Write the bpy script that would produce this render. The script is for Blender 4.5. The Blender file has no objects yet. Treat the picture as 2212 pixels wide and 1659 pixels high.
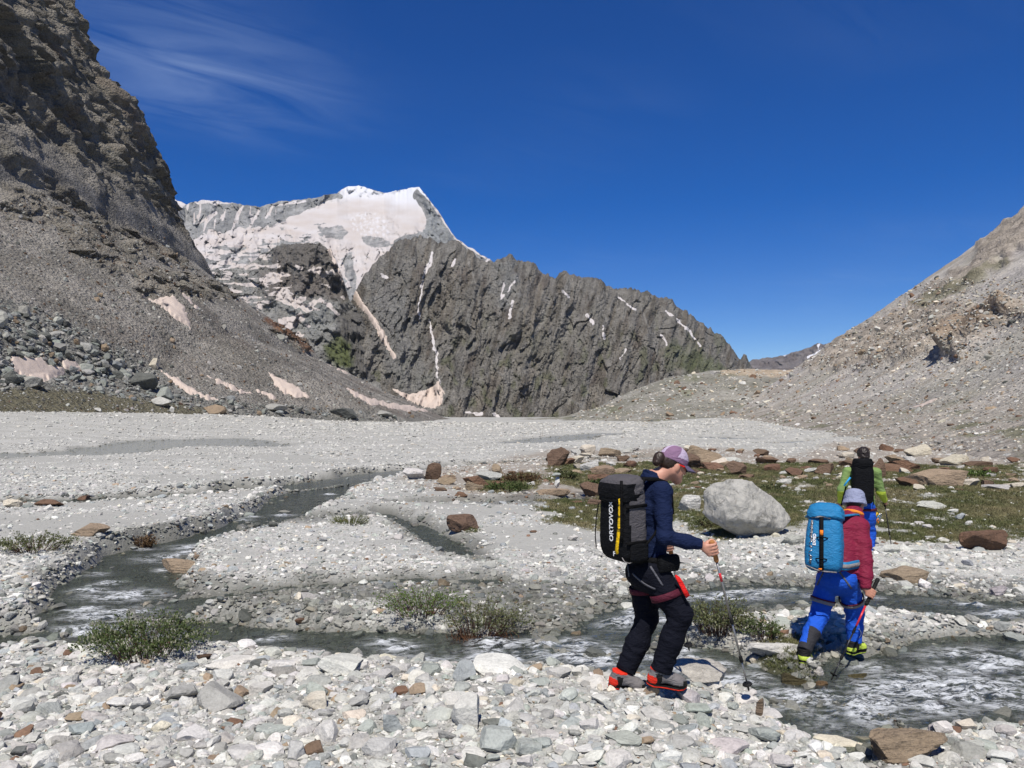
import bpy, bmesh, math, random
import numpy as np
from mathutils import Vector, Matrix
from mathutils.bvhtree import BVHTree

rng = np.random.default_rng(7)
random.seed(7)
SC = bpy.context.scene
COL = SC.collection

# ------------------------------------------------------------------ camera, sky, sun, exposure
CAMZ, FPX, UC, HV = 2.3, 1661.0, 1106.0, 893.0      # eye height, focal length / centre / horizon in 2212-px units of the photograph
cam_d = bpy.data.cameras.new('camera')
cam_d.sensor_fit = 'HORIZONTAL'; cam_d.sensor_width = 36.0
cam_d.lens = 36.0 * FPX / 2212.0
cam_d.shift_y = 63.5 / 2212.0
cam_d.clip_start = 0.05; cam_d.clip_end = 20000
cam = bpy.data.objects.new('camera', cam_d); COL.objects.link(cam)
cam.location = (0, 0, CAMZ); cam.rotation_euler = (math.radians(90), 0, 0)
SC.camera = cam
SC.view_settings.view_transform = 'Standard'; SC.view_settings.look = 'None'
SC.view_settings.exposure = 0.32; SC.view_settings.gamma = 1.0
SC.view_settings.use_curve_mapping = False
SC.cycles.max_bounces = 6; SC.cycles.transparent_max_bounces = 12
SC.cycles.use_adaptive_sampling = True

SUN_EL = math.radians(58)
SUN_TRAVEL = Vector((0.16, 0.987, 0)).normalized()    # horizontal direction the shadows fall
world = bpy.data.worlds.new('World'); SC.world = world; world.use_nodes = True
def build_world():
    nt = world.node_tree; N = nt.nodes; L = nt.links
    for n in list(N): N.remove(n)
    out = N.new('ShaderNodeOutputWorld'); bg = N.new('ShaderNodeBackground')
    sky = N.new('ShaderNodeTexSky'); sky.sky_type = 'NISHITA'; sky.sun_disc = False
    sky.sun_elevation = SUN_EL
    to_sun = -SUN_TRAVEL
    sky.sun_rotation = math.atan2(to_sun.x, to_sun.y)
    sky.altitude = 2600; sky.air_density = 1.0; sky.dust_density = 0.15; sky.ozone_density = 3.0
    bg.inputs['Strength'].default_value = 0.084
    hs = N.new('ShaderNodeHueSaturation'); hs.inputs['Saturation'].default_value = 1.46; hs.inputs['Hue'].default_value = 0.517
    L.new(sky.outputs[0], hs.inputs['Color'])
    # thin cirrus on a flat layer high above
    tc = N.new('ShaderNodeTexCoord'); sep = N.new('ShaderNodeSeparateXYZ'); L.new(tc.outputs['Generated'], sep.inputs[0])
    def m(op, a, b=None, c=None):
        n = N.new('ShaderNodeMath'); n.operation = op
        for i, x in enumerate((a, b, c)):
            if x is None: continue
            if isinstance(x, (int, float)): n.inputs[i].default_value = x
            else: L.new(x, n.inputs[i])
        return n.outputs[0]
    zz = m('MAXIMUM', sep.outputs[2], 0.03)
    px = m('DIVIDE', sep.outputs[0], zz); py = m('DIVIDE', sep.outputs[1], zz)
    cb = N.new('ShaderNodeCombineXYZ'); L.new(px, cb.inputs[0]); L.new(py, cb.inputs[1])
    cd = N.new('ShaderNodeCombineXYZ'); L.new(m('MULTIPLY', m('ADD', m('MULTIPLY', px, 0.80), m('MULTIPLY', py, 0.60)), 1.1), cd.inputs[0]); L.new(m('MULTIPLY', m('SUBTRACT', m('MULTIPLY', px, 0.60), m('MULTIPLY', py, 0.80)), 3.3), cd.inputs[1])
    nz = N.new('ShaderNodeTexNoise'); nz.inputs['Scale'].default_value = 1.6; nz.inputs['Detail'].default_value = 7; nz.inputs['Roughness'].default_value = 0.55; nz.inputs['Distortion'].default_value = 0.9
    L.new(cd.outputs[0], nz.inputs[0])
    n2 = N.new('ShaderNodeTexNoise'); n2.inputs['Scale'].default_value = 0.55; n2.inputs['Detail'].default_value = 2
    L.new(cb.outputs[0], n2.inputs[0])
    # one larger cirrus patch over the cliff, thin streaks elsewhere
    dx = m('SUBTRACT', px, -0.93); dy = m('SUBTRACT', py, 2.25)
    r2 = m('ADD', m('MULTIPLY', m('MULTIPLY', dx, dx), 6.5), m('MULTIPLY', m('MULTIPLY', dy, dy), 3.6))
    blob = m('POWER', 2.718, m('MULTIPLY', r2, -1.0))
    cover = m('ADD', m('MULTIPLY', blob, 0.95), m('MULTIPLY', m('SUBTRACT', n2.outputs[0], 0.5), 0.9))
    st = m('SUBTRACT', nz.outputs[0], 0.34)
    f = m('MULTIPLY', m('MAXIMUM', st, 0.0), m('MAXIMUM', cover, 0.0))
    f = m('MINIMUM', m('MULTIPLY', f, 0.72), 0.5)
    mx = N.new('ShaderNodeMixRGB'); mx.inputs[2].default_value = (4.6, 6.0, 8.6, 1)
    L.new(f, mx.inputs[0]); L.new(hs.outputs[0], mx.inputs[1])
    L.new(mx.outputs[0], bg.inputs['Color']); L.new(bg.outputs[0], out.inputs[0])
build_world()
sun_d = bpy.data.lights.new('sun', 'SUN'); sun_d.energy = 4.6; sun_d.angle = math.radians(0.53); sun_d.color = (1.0, 0.945, 0.865)
sun = bpy.data.objects.new('sun', sun_d); COL.objects.link(sun)
sd = Vector((SUN_TRAVEL.x * math.cos(SUN_EL), SUN_TRAVEL.y * math.cos(SUN_EL), -math.sin(SUN_EL)))
sun.rotation_euler = sd.to_track_quat('-Z', 'Y').to_euler()

# ------------------------------------------------------------------ helpers
def P(u, v, Y):
    """point seen at photo position (u, v) that stands Y metres away"""
    return Vector(((u - UC) / FPX * Y, Y, CAMZ - (v - HV) / FPX * Y))
def G(u, v, z=0.0):
    """plan position of a ground point of height z seen at (u, v)"""
    Y = (CAMZ - z) * FPX / (v - HV)
    return ((u - UC) / FPX * Y, Y)

_perm = np.random.default_rng(3).permutation(256).astype(np.int32)
_perm = np.concatenate([_perm, _perm, _perm])
_g = np.random.default_rng(4).normal(size=(256, 3)); _g /= np.linalg.norm(_g, axis=1)[:, None]
_gx, _gy, _gz = (np.ascontiguousarray(_g[:, k].astype(np.float32)) for k in range(3))
from concurrent.futures import ThreadPoolExecutor
_pool = ThreadPoolExecutor(4)
def perlin(x, y, z=0.0):
    x, y, z = np.broadcast_arrays(np.asarray(x, np.float32), np.asarray(y, np.float32), np.asarray(z, np.float32))
    if x.size < 20000: return _perlin(x, y, z)
    sh = x.shape; xs, ys, zs = (np.array_split(a.ravel(), max(4, x.size // 30000)) for a in (x, y, z))
    return np.concatenate(list(_pool.map(_perlin, xs, ys, zs))).reshape(sh)
def _perlin(x, y, z):
    xi = np.floor(x).astype(np.int32); yi = np.floor(y).astype(np.int32); zi = np.floor(z).astype(np.int32)
    xf = (x - xi).astype(np.float32); yf = (y - yi).astype(np.float32); zf = (z - zi).astype(np.float32)
    xi &= 255; yi &= 255; zi &= 255
    u = xf * xf * xf * (xf * (xf * 6 - 15) + 10); v = yf * yf * yf * (yf * (yf * 6 - 15) + 10); w = zf * zf * zf * (zf * (zf * 6 - 15) + 10)
    r = 0
    for dx in (0, 1):
        wx = u if dx else 1 - u
        A = _perm[xi + dx]
        for dy in (0, 1):
            wy = v if dy else 1 - v
            B = _perm[A + yi + dy]
            for dz in (0, 1):
                wz = w if dz else 1 - w
                h = _perm[B + zi + dz]
                r = r + wx * wy * wz * (_gx[h] * (xf - dx) + _gy[h] * (yf - dy) + _gz[h] * (zf - dz))
    return r * 1.5
def fbm(x, y, z=0.0, o=4, gain=0.5):
    a, s, f = 1.0, 0.0, 1.0
    for i in range(o):
        s = s + a * perlin(np.asarray(x) * f + 17.3 * i, np.asarray(y) * f + 5.1 * i, np.asarray(z) * f + 9.7 * i); a *= gain; f *= 2.03
    return s
def ridged(x, y, z=0.0, o=4, gain=0.55):
    a, s, f = 1.0, 0.0, 1.0
    for i in range(o):
        s = s + a * (1 - 2 * np.abs(perlin(np.asarray(x) * f + 17.3 * i, np.asarray(y) * f + 5.1 * i, np.asarray(z) * f + 9.7 * i))); a *= gain; f *= 2.03
    return s
def _facets(x, y, seed):
    xi = np.floor(x).astype(np.int32); yi = np.floor(y).astype(np.int32); best = np.full(x.shape, 1e9, np.float32); val = np.zeros(x.shape, np.float32)
    for dx in (-1, 0, 1):
        for dy in (-1, 0, 1):
            h = _perm[_perm[(xi + dx) & 255] + ((yi + dy + seed * 31) & 255)]
            cx = xi + dx + .5 + .42 * _gx[h] * 1.6; cy = yi + dy + .5 + .42 * _gy[h] * 1.6
            ex, ey = x - cx, y - cy; d = ex * ex + ey * ey; m = d < best
            h2 = _perm[h + 77]; val = np.where(m, .8 * _gz[h] + 1.1 * (_gx[h2] * ex + _gy[h2] * ey), val); best = np.where(m, d, best)
    return val
def facets(x, y, seed=0):
    """tilted planes meeting in sharp creases: fractured rock"""
    x, y = np.broadcast_arrays(np.asarray(x, np.float32), np.asarray(y, np.float32)); sh = x.shape; n = max(4, x.size // 30000)
    return np.concatenate(list(_pool.map(lambda q: _facets(q[0], q[1], seed), zip(np.array_split(x.ravel(), n), np.array_split(y.ravel(), n))))).reshape(sh)
def sstep(a, b, x):
    t = np.clip((np.asarray(x, float) - a) / (b - a), 0, 1)
    return t * t * (3 - 2 * t)
def seg_dist(x, y, pts):
    """distance to a polyline and position (index + fraction) along it"""
    x, y = np.broadcast_arrays(np.asarray(x, np.float32), np.asarray(y, np.float32))
    if x.size < 20000: return _seg_dist(x, y, pts)
    sh = x.shape; n = max(4, x.size // 30000)
    r = list(_pool.map(lambda q: _seg_dist(q[0], q[1], pts), zip(np.array_split(x.ravel(), n), np.array_split(y.ravel(), n))))
    return np.concatenate([q[0] for q in r]).reshape(sh), np.concatenate([q[1] for q in r]).reshape(sh)
def _seg_dist(x, y, pts):
    best = np.full(np.shape(x), 1e9); pos = np.zeros(np.shape(x))
    for i in range(len(pts) - 1):
        ax, ay = pts[i][:2]; bx, by = pts[i + 1][:2]
        dx, dy = bx - ax, by - ay
        t = np.clip(((x - ax) * dx + (y - ay) * dy) / (dx * dx + dy * dy + 1e-12), 0, 1)
        d = np.hypot(x - ax - t * dx, y - ay - t * dy)
        m = d < best
        best = np.where(m, d, best); pos = np.where(m, i + t, pos)
    return best, pos
def inside(x, y, poly):
    r = np.zeros(np.shape(x), bool)
    n = len(poly)
    for i in range(n):
        x1, y1 = poly[i]; x2, y2 = poly[(i + 1) % n]
        if y1 == y2: continue
        c = ((y1 > y) != (y2 > y)) & (x < (x2 - x1) * (y - y1) / (y2 - y1) + x1)
        r ^= c
    return r
def poly_sd(x, y, poly):
    """signed distance to a closed polygon, positive inside"""
    d, _ = seg_dist(x, y, list(poly) + [poly[0]])
    return np.where(inside(x, y, poly), d, -d)

def mesh_np(name, verts, faces, smooth=True):
    me = bpy.data.meshes.new(name)
    verts = np.asarray(verts, np.float32).reshape(-1, 3)
    me.vertices.add(len(verts)); me.vertices.foreach_set('co', verts.ravel())
    groups = faces if isinstance(faces, (list, tuple)) and len(faces) and isinstance(faces[0], np.ndarray) else [np.asarray(faces)]
    groups = [g for g in groups if len(g)]
    idx = np.concatenate([g.ravel() for g in groups]).astype(np.int32)
    tot = np.concatenate([np.full(len(g), g.shape[1]) for g in groups]).astype(np.int32)
    st = np.concatenate([[0], np.cumsum(tot)[:-1]]).astype(np.int32)
    me.loops.add(len(idx)); me.loops.foreach_set('vertex_index', idx)
    me.polygons.add(len(tot)); me.polygons.foreach_set('loop_start', st); me.polygons.foreach_set('loop_total', tot)
    me.polygons.foreach_set('use_smooth', np.full(len(tot), bool(smooth)))
    me.update(calc_edges=True); me.validate()
    return me
def set_attr(me, name, arr, kind='FLOAT'):
    a = me.attributes.new(name, kind, 'POINT')
    if kind == 'FLOAT': a.data.foreach_set('value', np.asarray(arr, np.float32).ravel())
    elif kind == 'FLOAT_VECTOR': a.data.foreach_set('vector', np.asarray(arr, np.float32).ravel())
    else:
        c = np.ones((len(arr), 4), np.float32); c[:, :3] = arr; a.data.foreach_set('color', c.ravel())
def tag(o, label=None, cat=None, group=None, kind=None):
    if label: o['label'] = label
    if cat: o['category'] = cat
    if group: o['group'] = group
    if kind: o['kind'] = kind
    return o
def link(name, me, mat=None, parent=None):
    o = bpy.data.objects.new(name, me); COL.objects.link(o)
    if mat is not None:
        for x in (mat if isinstance(mat, (list, tuple)) else [mat]): me.materials.append(x)
    if parent is not None:
        o.parent = parent
        if parent.type == 'EMPTY' and parent.parent is None:
            o.matrix_parent_inverse = Matrix.Translation(-Vector(parent.location))
    return o
def empty(name, loc):
    o = bpy.data.objects.new(name, None); COL.objects.link(o); o.location = loc; o.empty_display_size = 0.2
    return o
def grid_faces(nr, nc, mask=None):
    i = np.arange(nr * nc).reshape(nr, nc)
    q = np.stack([i[:-1, :-1], i[:-1, 1:], i[1:, 1:], i[1:, :-1]], -1)
    q = q.reshape(-1, 4) if mask is None else q[mask]
    return q
def compact(verts, faces, *arrs):
    used = np.unique(faces); mp = np.full(len(verts), -1); mp[used] = np.arange(len(used))
    return (verts[used], mp[faces]) + tuple(a[used] for a in arrs)

# ------------------------------------------------------------------ materials
class NT:
    def __init__(self, name):
        self.mat = bpy.data.materials.new(name); self.mat.use_nodes = True
        self.t = self.mat.node_tree; self.N = self.t.nodes; self.L = self.t.links
        self.b = self.N['Principled BSDF']; self.out = self.N['Material Output']
        self.b.inputs['Specular IOR Level'].default_value = 0.25
    def n(self, typ, **kw):
        x = self.N.new('ShaderNode' + typ)
        for k, v in kw.items():
            if k.startswith('i_'):
                s = x.inputs[k[2:].replace('_', ' ')] if not k[2:].isdigit() else x.inputs[int(k[2:])]
                if hasattr(v, 'is_output'): self.L.new(v, s)
                else: s.default_value = v
            else: setattr(x, k, v)
        return x
    def m(self, op, a, b=None, c=None, clamp=False):
        x = self.N.new('ShaderNodeMath'); x.operation = op; x.use_clamp = clamp
        for i, v in enumerate((a, b, c)):
            if v is None: continue
            if hasattr(v, 'is_output'): self.L.new(v, x.inputs[i])
            else: x.inputs[i].default_value = v
        return x.outputs[0]
    def mix(self, f, a, b, mode='MIX'):
        x = self.N.new('ShaderNodeMixRGB'); x.blend_type = mode
        for i, v in enumerate((f, a, b)):
            if hasattr(v, 'is_output'): self.L.new(v, x.inputs[i])
            else: x.inputs[i].default_value = v if i == 0 else (*v, 1)
        return x.outputs[0]
    def noise(self, scale, detail=3, rough=0.55, vec=None, dist=0.0):
        x = self.n('TexNoise'); x.inputs['Scale'].default_value = scale; x.inputs['Detail'].default_value = detail
        x.inputs['Roughness'].default_value = rough; x.inputs['Distortion'].default_value = dist
        if vec is not None: self.L.new(vec, x.inputs['Vector'])
        return x.outputs[0]
    def voro(self, scale, vec=None, feature='F1', out=0, rand=1.0):
        x = self.n('TexVoronoi', feature=feature); x.inputs['Scale'].default_value = scale; x.inputs['Randomness'].default_value = rand
        if vec is not None: self.L.new(vec, x.inputs['Vector'])
        return x.outputs[out]
    def pos(self): return self.n('NewGeometry').outputs['Position']
    def obj(self): return self.n('TexCoord').outputs['Object']
    def attr(self, name, typ='GEOMETRY', out='Color'):
        x = self.n('Attribute', attribute_name=name, attribute_type=typ); return x.outputs[out]
    def ramp(self, f, stops):
        x = self.n('ValToRGB'); self.L.new(f, x.inputs[0]); e = x.color_ramp.elements
        while len(e) < len(stops): e.new(0.5)
        for k, (p, c) in enumerate(stops):
            e[k].position = p; e[k].color = (*(c if isinstance(c, tuple) else (c, c, c)), 1)
        return x.outputs[0]
    def bump(self, h, strength, dist, normal=None):
        x = self.n('Bump'); x.inputs['Strength'].default_value = strength; x.inputs['Distance'].default_value = dist
        self.L.new(h, x.inputs['Height'])
        if normal is not None: self.L.new(normal, x.inputs['Normal'])
        return x.outputs[0]
    def scale(self, vec, s):
        x = self.n('VectorMath', operation='MULTIPLY'); self.L.new(vec, x.inputs[0]); x.inputs[1].default_value = s
        return x.outputs[0]
    def done(self, col, rough=0.85, normal=None):
        if hasattr(col, 'is_output'): self.L.new(col, self.b.inputs['Base Color'])
        else: self.b.inputs['Base Color'].default_value = (*col, 1)
        if hasattr(rough, 'is_output'): self.L.new(rough, self.b.inputs['Roughness'])
        else: self.b.inputs['Roughness'].default_value = rough
        if normal is not None: self.L.new(normal, self.b.inputs['Normal'])
        return self.mat

def mat_plain(name, col, rough=0.6, var=0.25, scale=60, bump=0.0, bscale=400, spec=0.25, metal=0.0, sheen=0.0):
    t = NT(name); o = t.obj()
    c = t.mix(t.m('MULTIPLY', t.noise(scale, 4, vec=o), 1.0), tuple(x * (1 - var) for x in col), tuple(min(1, x * (1 + var)) for x in col))
    nrm = t.bump(t.noise(bscale, 3, vec=o), bump, 0.002) if bump else None
    t.b.inputs['Specular IOR Level'].default_value = spec; t.b.inputs['Metallic'].default_value = metal
    if sheen: t.b.inputs['Sheen Weight'].default_value = sheen
    return t.done(c, rough, nrm)
# ------------------------------------------------------------------ valley floor: gravel bars, braided streams, near bank
def stream(pts):
    """(u, v, water height, half width) -> plan points"""
    return [(*G(u, v, z), z, w) for u, v, z, w in pts]
STREAMS = [
 stream([(1420,990,-.1,.8),(1300,997,-.1,.8),(1180,1001,-.1,.8),(1000,1009,-.12,1.0),(900,1019,-.13,1.1),(768,1037,-.15,1.25),(690,1068,-.15,1.0),(625,1105,-.15,.75),(500,1160,-.16,.7),(310,1202,-.17,.72),(246,1272,-.19,.72),(240,1335,-.21,.85),(225,1385,-.24,.75),(60,1402,-.27,.5),(-200,1412,-.3,.5)]),
 stream([(-300,1090,-.12,.8),(0,1090,-.12,.8),(130,1088,-.12,.8),(300,1080,-.12,.85),(450,1069,-.12,.8),(600,1056,-.13,.8),(740,1041,-.14,.8)]),
 stream([(-300,985,-.02,3.2),(0,986,-.02,3.2),(180,981,-.02,2.6),(300,966,-.02,3.2),(420,953,-.02,5.5),(520,960,-.02,3.2),(590,964,-.02,1.2)]),
 stream([(1000,962,-.06,.6),(1120,958,-.06,1.4),(1200,952,-.06,3.4),(1250,942,-.06,2.2),(1330,937,-.06,2.0)]),
 stream([(1520,946,-.06,2.0),(1600,949,-.06,2.2)]),
 stream([(1690,958,-.06,.9),(1790,950,-.06,.6)]),
 stream([(1330,925,-.06,2.0),(1420,924,-.06,2.4)]),
 stream([(2900,1400,.06,.8),(2212,1462,.0,.95),(1990,1480,.0,.85),(1840,1528,.0,.50),(1710,1524,-.01,.36),(1625,1482,-.02,.32),(1500,1428,-.02,.42),(1400,1418,-.03,.5),(1250,1405,-.05,.55),(1000,1404,-.08,.5),(750,1398,-.12,.45),(500,1388,-.18,.55),(300,1375,-.23,.6)]),
 stream([(2700,1352,.1,.35),(2212,1324,.08,.33),(2000,1306,.07,.3),(1800,1287,.06,.3),(1620,1288,.05,.42),(1500,1300,.03,.45),(1390,1335,.0,.4),(1290,1378,-.04,.35)]),
 stream([(1060,1262,-.06,.12),(900,1258,-.08,.18),(700,1270,-.1,.25),(500,1292,-.14,.3),(390,1315,-.18,.3)]),
 stream([(830,1112,-.08,.12),(900,1142,-.08,.2),(955,1172,-.08,.25),(1020,1205,-.08,.1)]),
 stream([(1260,1078,-.04,.1),(1180,1086,-.04,.22),(1060,1090,-.05,.16),(860,1096,-.06,.12)]),
 stream([(1905,1680,.0,.2),(1850,1630,.0,.22),(1790,1580,.0,.3)]),
 stream([(560,1135,-.1,.1),(700,1128,-.09,.12),(830,1116,-.08,.14)]),
]
RAPID = [(2100,1500,.55),(1960,1520,.45),(2140,1440,.4),(1840,1540,.4),(1750,1515,.3),(1560,1490,.3),(1250,1425,.4),(1080,1420,.35),(900,1425,.3),(1180,1395,.35),(520,1410,.4),(440,1395,.3),(240,1300,.35),(210,1330,.3),(270,1262,.35),(390,1190,.4),(430,1168,.3),(640,1300,.0),(1570,1300,.35),(1640,1290,.3),(2050,1312,.3),(1350,1350,.3),(300,1345,.3)]
RAPID = [(*G(u, v, -0.05), r) for u, v, r in RAPID]
# stones standing in the running water, each with a little white water round it
STREAM_STONES = []
def _stream_stones():
    r = np.random.default_rng(51)
    for st, n, lo, hi in ((STREAMS[7], 46, 0.6, 11.5), (STREAMS[8], 16, .8, 6.5), (STREAMS[0], 22, 6, 12.5)):
        for k in range(n):
            p = r.uniform(lo, hi); i = int(p); t = p - i; a, b = np.array(st[i]), np.array(st[i + 1]); c = a * (1 - t) + b * t
            d = nd = b[:2] - a[:2]; d = d / np.linalg.norm(d); off = r.uniform(-.95, .95) * c[3]
            x, y = c[0] - d[1] * off, c[1] + d[0] * off; w = float(np.clip(np.exp(r.normal(math.log(26), .38)), 13, 58))
            v = HV + (CAMZ - c[2]) * FPX / y; u = UC + x / y * FPX
            if not (-10 < u < 2220): continue
            STREAM_STONES.append((u, v, w * (1.0 if y < 9 else .75)))
            if r.uniform() < .65: RAPID.append((x - d[0] * .12, y - d[1] * .12, .10 + .002 * w))
_stream_stones()
bank_edge = [(-260,1425,-.08),(0,1417,-.05),(200,1434,.0),(430,1442,.08),(600,1426,.18),(750,1414,.28),(850,1430,.33),(1000,1441,.38),(1180,1444,.42),(1270,1470,.45),(1350,1480,.45),(1450,1468,.43),(1600,1468,.36),(1648,1508,.3),(1672,1556,.28),(1760,1592,.27),(1900,1648,.25),(1990,1720,.22),(2010,1900,.2),(1960,2600,.2)]
BANK = [G(*e) for e in bank_edge]; BANKZ = [e[2] for e in bank_edge]
BANK_POLY = BANK + [(1.5, -6), (-12, -6), (-12, 8.2)]
ISLE_POLY = [G(*e) for e in [(1905,1655,.05),(1935,1610,.06),(2010,1575,.06),(2120,1568,.06),(2300,1572,.06),(2600,1600,.06),(2600,2600,.06),(2150,2600,.06)]]
BAR_POLY = [G(u, v, .1) for u, v in [(1420,1390),(1480,1345),(1620,1325),(1800,1318),(2000,1332),(2212,1350),(2500,1365),(2500,1395),(2212,1405),(1990,1418),(1900,1448),(1840,1472),(1740,1486),(1640,1470),(1560,1425)]]
WET_POLYS = [[G(u, v) for u, v in pl] for pl in ([(360,1318),(480,1285),(700,1258),(900,1248),(1080,1245),(1300,1262),(1380,1300),(1370,1385),(1180,1400),(1000,1345),(830,1318),(600,1330),(430,1345)], [(800,1100),(900,1128),(1020,1185),(1040,1215),(960,1200),(880,1160)], [(840,1088),(1060,1080),(1250,1070),(1260,1090),(1060,1100)], [(540,1128),(800,1108),(830,1125),(600,1145)], [(1400,1250),(1700,1262),(2212,1290),(2212,1345),(1900,1320),(1500,1330)])]
TURF_POLYS = [[G(u, v) for u, v in pl] for pl in (
 [(1150,1088),(1230,1080),(1330,1072),(1480,1060),(1500,1090),(1480,1140),(1330,1150),(1180,1140)],
 [(1490,1055),(1700,1050),(1740,1100),(1760,1160),(1560,1185),(1470,1140)],
 [(1700,1050),(1930,1060),(2212,1045),(2500,1060),(2500,1190),(2212,1200),(2050,1205),(1930,1205),(1820,1190),(1730,1130)],
 [(1180,1012),(1400,1005),(1700,1005),(2212,1010),(2212,1045),(1700,1050),(1300,1062),(1180,1050)],
 [(1000,1050),(1150,1030),(1180,1060),(1060,1078)],
 [(1640,1395),(1760,1410),(1740,1480),(1600,1470)])]
RUBBLE_POLY = [G(u, v) for u, v in [(900,1040),(960,1015),(1180,975),(1330,972),(1560,970),(1700,990),(1800,962),(2000,955),(2500,948),(2500,1075),(2000,1065),(1700,1060),(1300,1080),(1000,1078)]]

def ground_fn(x, y):
    x = np.asarray(x, float); y = np.asarray(y, float)
    far = sstep(60, 200, y)
    z = 0.05 * fbm(x / 5.0, y / 7.0, 1.3, 3) + 0.02 * fbm(x / 0.9, y / 1.1, 7.0, 3) * (1 - far) + far * 0.1 * fbm(x / 30, y / 30, 2, 3)
    z = z + 0.03
    z += 2.4 * sstep(28, 68, -x) * sstep(48, 95, y)                     # debris fan on the cliff side
    z += 1.1 * sstep(14, 40, x - 0.10 * y) * sstep(12, 30, y)           # rising towards the grey slope
    z += 0.22 * sstep(2.0, 5.0, x) * sstep(9.6, 11.5, y) * sstep(30, 14, y)
    # terraces of the gravel bars
    z += 0.10 * sstep(-0.08, 0.10, fbm(x / 9.0 + 3, y / 16.0, 4.4, 3)) * sstep(9, 14, y)
    z += 0.13 * sstep(-.15, .2, poly_sd(x, y, BAR_POLY))
    W = np.full(np.shape(x), -9.0); wd = np.full(np.shape(x), 1e9)
    wob = 1 + 0.30 * fbm(x / 1.3, y / 1.5, 3.3, 3)
    chan = np.full(np.shape(x), 9.0); bestn = np.full(np.shape(x), 1e9)
    wsum = 0; wz = 0
    cx = np.interp(y, [s[1] for s in STREAMS[0][5:13]][::-1], [s[0] for s in STREAMS[0][5:13]][::-1])
    outer = sstep(.1, -.2, x - cx) * sstep(10.5, 12, y) * sstep(27, 24, y)
    for si, st in enumerate(STREAMS):
        d, p = seg_dist(x, y, st)
        zz = np.interp(p, np.arange(len(st)), [s[2] for s in st]); hw = np.interp(p, np.arange(len(st)), [s[3] for s in st])
        soft = 0.3 + y * 0.004
        e = (d - hw * wob)                                              # <0 in the water
        w_ = np.exp(-np.clip(e, -1, 40) / (0.25 + 0.01 * y)); wsum = wsum + w_; wz = wz + w_ * zz
        depth = 0.035 + 0.075 * np.clip(-e / np.maximum(hw, .2), 0, 1)
        depth = np.where(hw < .3, depth * .45, depth)
        bed = zz - depth
        if si == 0:                                                     # undercut outer bank of the main stream
            soft = soft * (1 - .25 * outer); z = z + .03 * outer * np.exp(-np.clip(e, 0, 9) / 1.6)
        k = sstep(0.0, 1.0, e / soft)
        sh = bed * (1 - k) + np.maximum(z, zz + 0.015) * k
        z = np.where(e < soft, np.minimum(z, sh) * (1 - k) + sh * k, z)
        chan = np.minimum(chan, e)
    W = wz / np.maximum(wsum, 1e-12)
    # near bank
    sdb = poly_sd(x, y, BANK_POLY) + 0.06 * fbm(x / 0.35, y / 0.35, 8.8, 3)
    bw = 0; bz = 0
    for (bx, by), b in zip(BANK, BANKZ):
        w_ = 1 / ((x - bx) ** 2 + (y - by) ** 2 + .04) ** 1.5; bw = bw + w_; bz = bz + w_ * b
    bz = bz / bw
    bz = bz + 0.05 * np.clip(sdb, 0, 3) * 0.5 + 0.035 * fbm(x / 0.6, y / 0.6, 2.2, 3)
    k = sstep(-0.22, 0.06, sdb)
    z = z * (1 - k) + bz * k
    sdi = poly_sd(x, y, ISLE_POLY) + 0.05 * fbm(x / 0.3, y / 0.3, 5.8, 2)
    ki = sstep(-0.2, 0.05, sdi)
    z = z * (1 - ki) + (0.07 + 0.02 * fbm(x / .4, y / .4, 1.1, 2)) * ki
    # cut bank on the outer side of the main stream
    return z, W, chan, sdb, sdi

def turf_fn(x, y):
    t = np.full(np.shape(x), -9.0)
    for pl in TURF_POLYS: t = np.maximum(t, poly_sd(x, y, pl) / (0.3 + 0.05 * np.asarray(y)))
    n = fbm(np.asarray(x) / 1.1, np.asarray(y) / 1.6, 6.1, 4)
    return np.clip(sstep(-0.35, 0.4, t) * sstep(-0.6, 0.1, n + 0.4 * np.clip(t, -1, .6)), 0, 1)
def rubble_fn(x, y):
    return sstep(-1.2, 1.0, poly_sd(x, y, RUBBLE_POLY) + 1.2 * fbm(np.asarray(x) / 2, np.asarray(y) / 3, 9.1, 3))
def damp_fn(x, y):
    d = np.full(np.shape(x), -9.0)
    x = np.asarray(x, float); y = np.asarray(y, float)
    for pl in WET_POLYS: d = np.maximum(d, poly_sd(x, y, pl))
    return sstep(-.35, .45, d + .55 * fbm(np.asarray(x) / .7, np.asarray(y) / .9, 14.1, 4))
def silt_fn(x, y):
    """0 = cobbles, 1 = smooth sand and silt"""
    x = np.asarray(x, float); y = np.asarray(y, float)
    return sstep(-0.08, 0.30, fbm(x / 3.6 + 9, y / 1.8, 12.5, 3) + 0.08) * (1 - .85 * sstep(0, 1.2, x) * sstep(14, 12, y))

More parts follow.
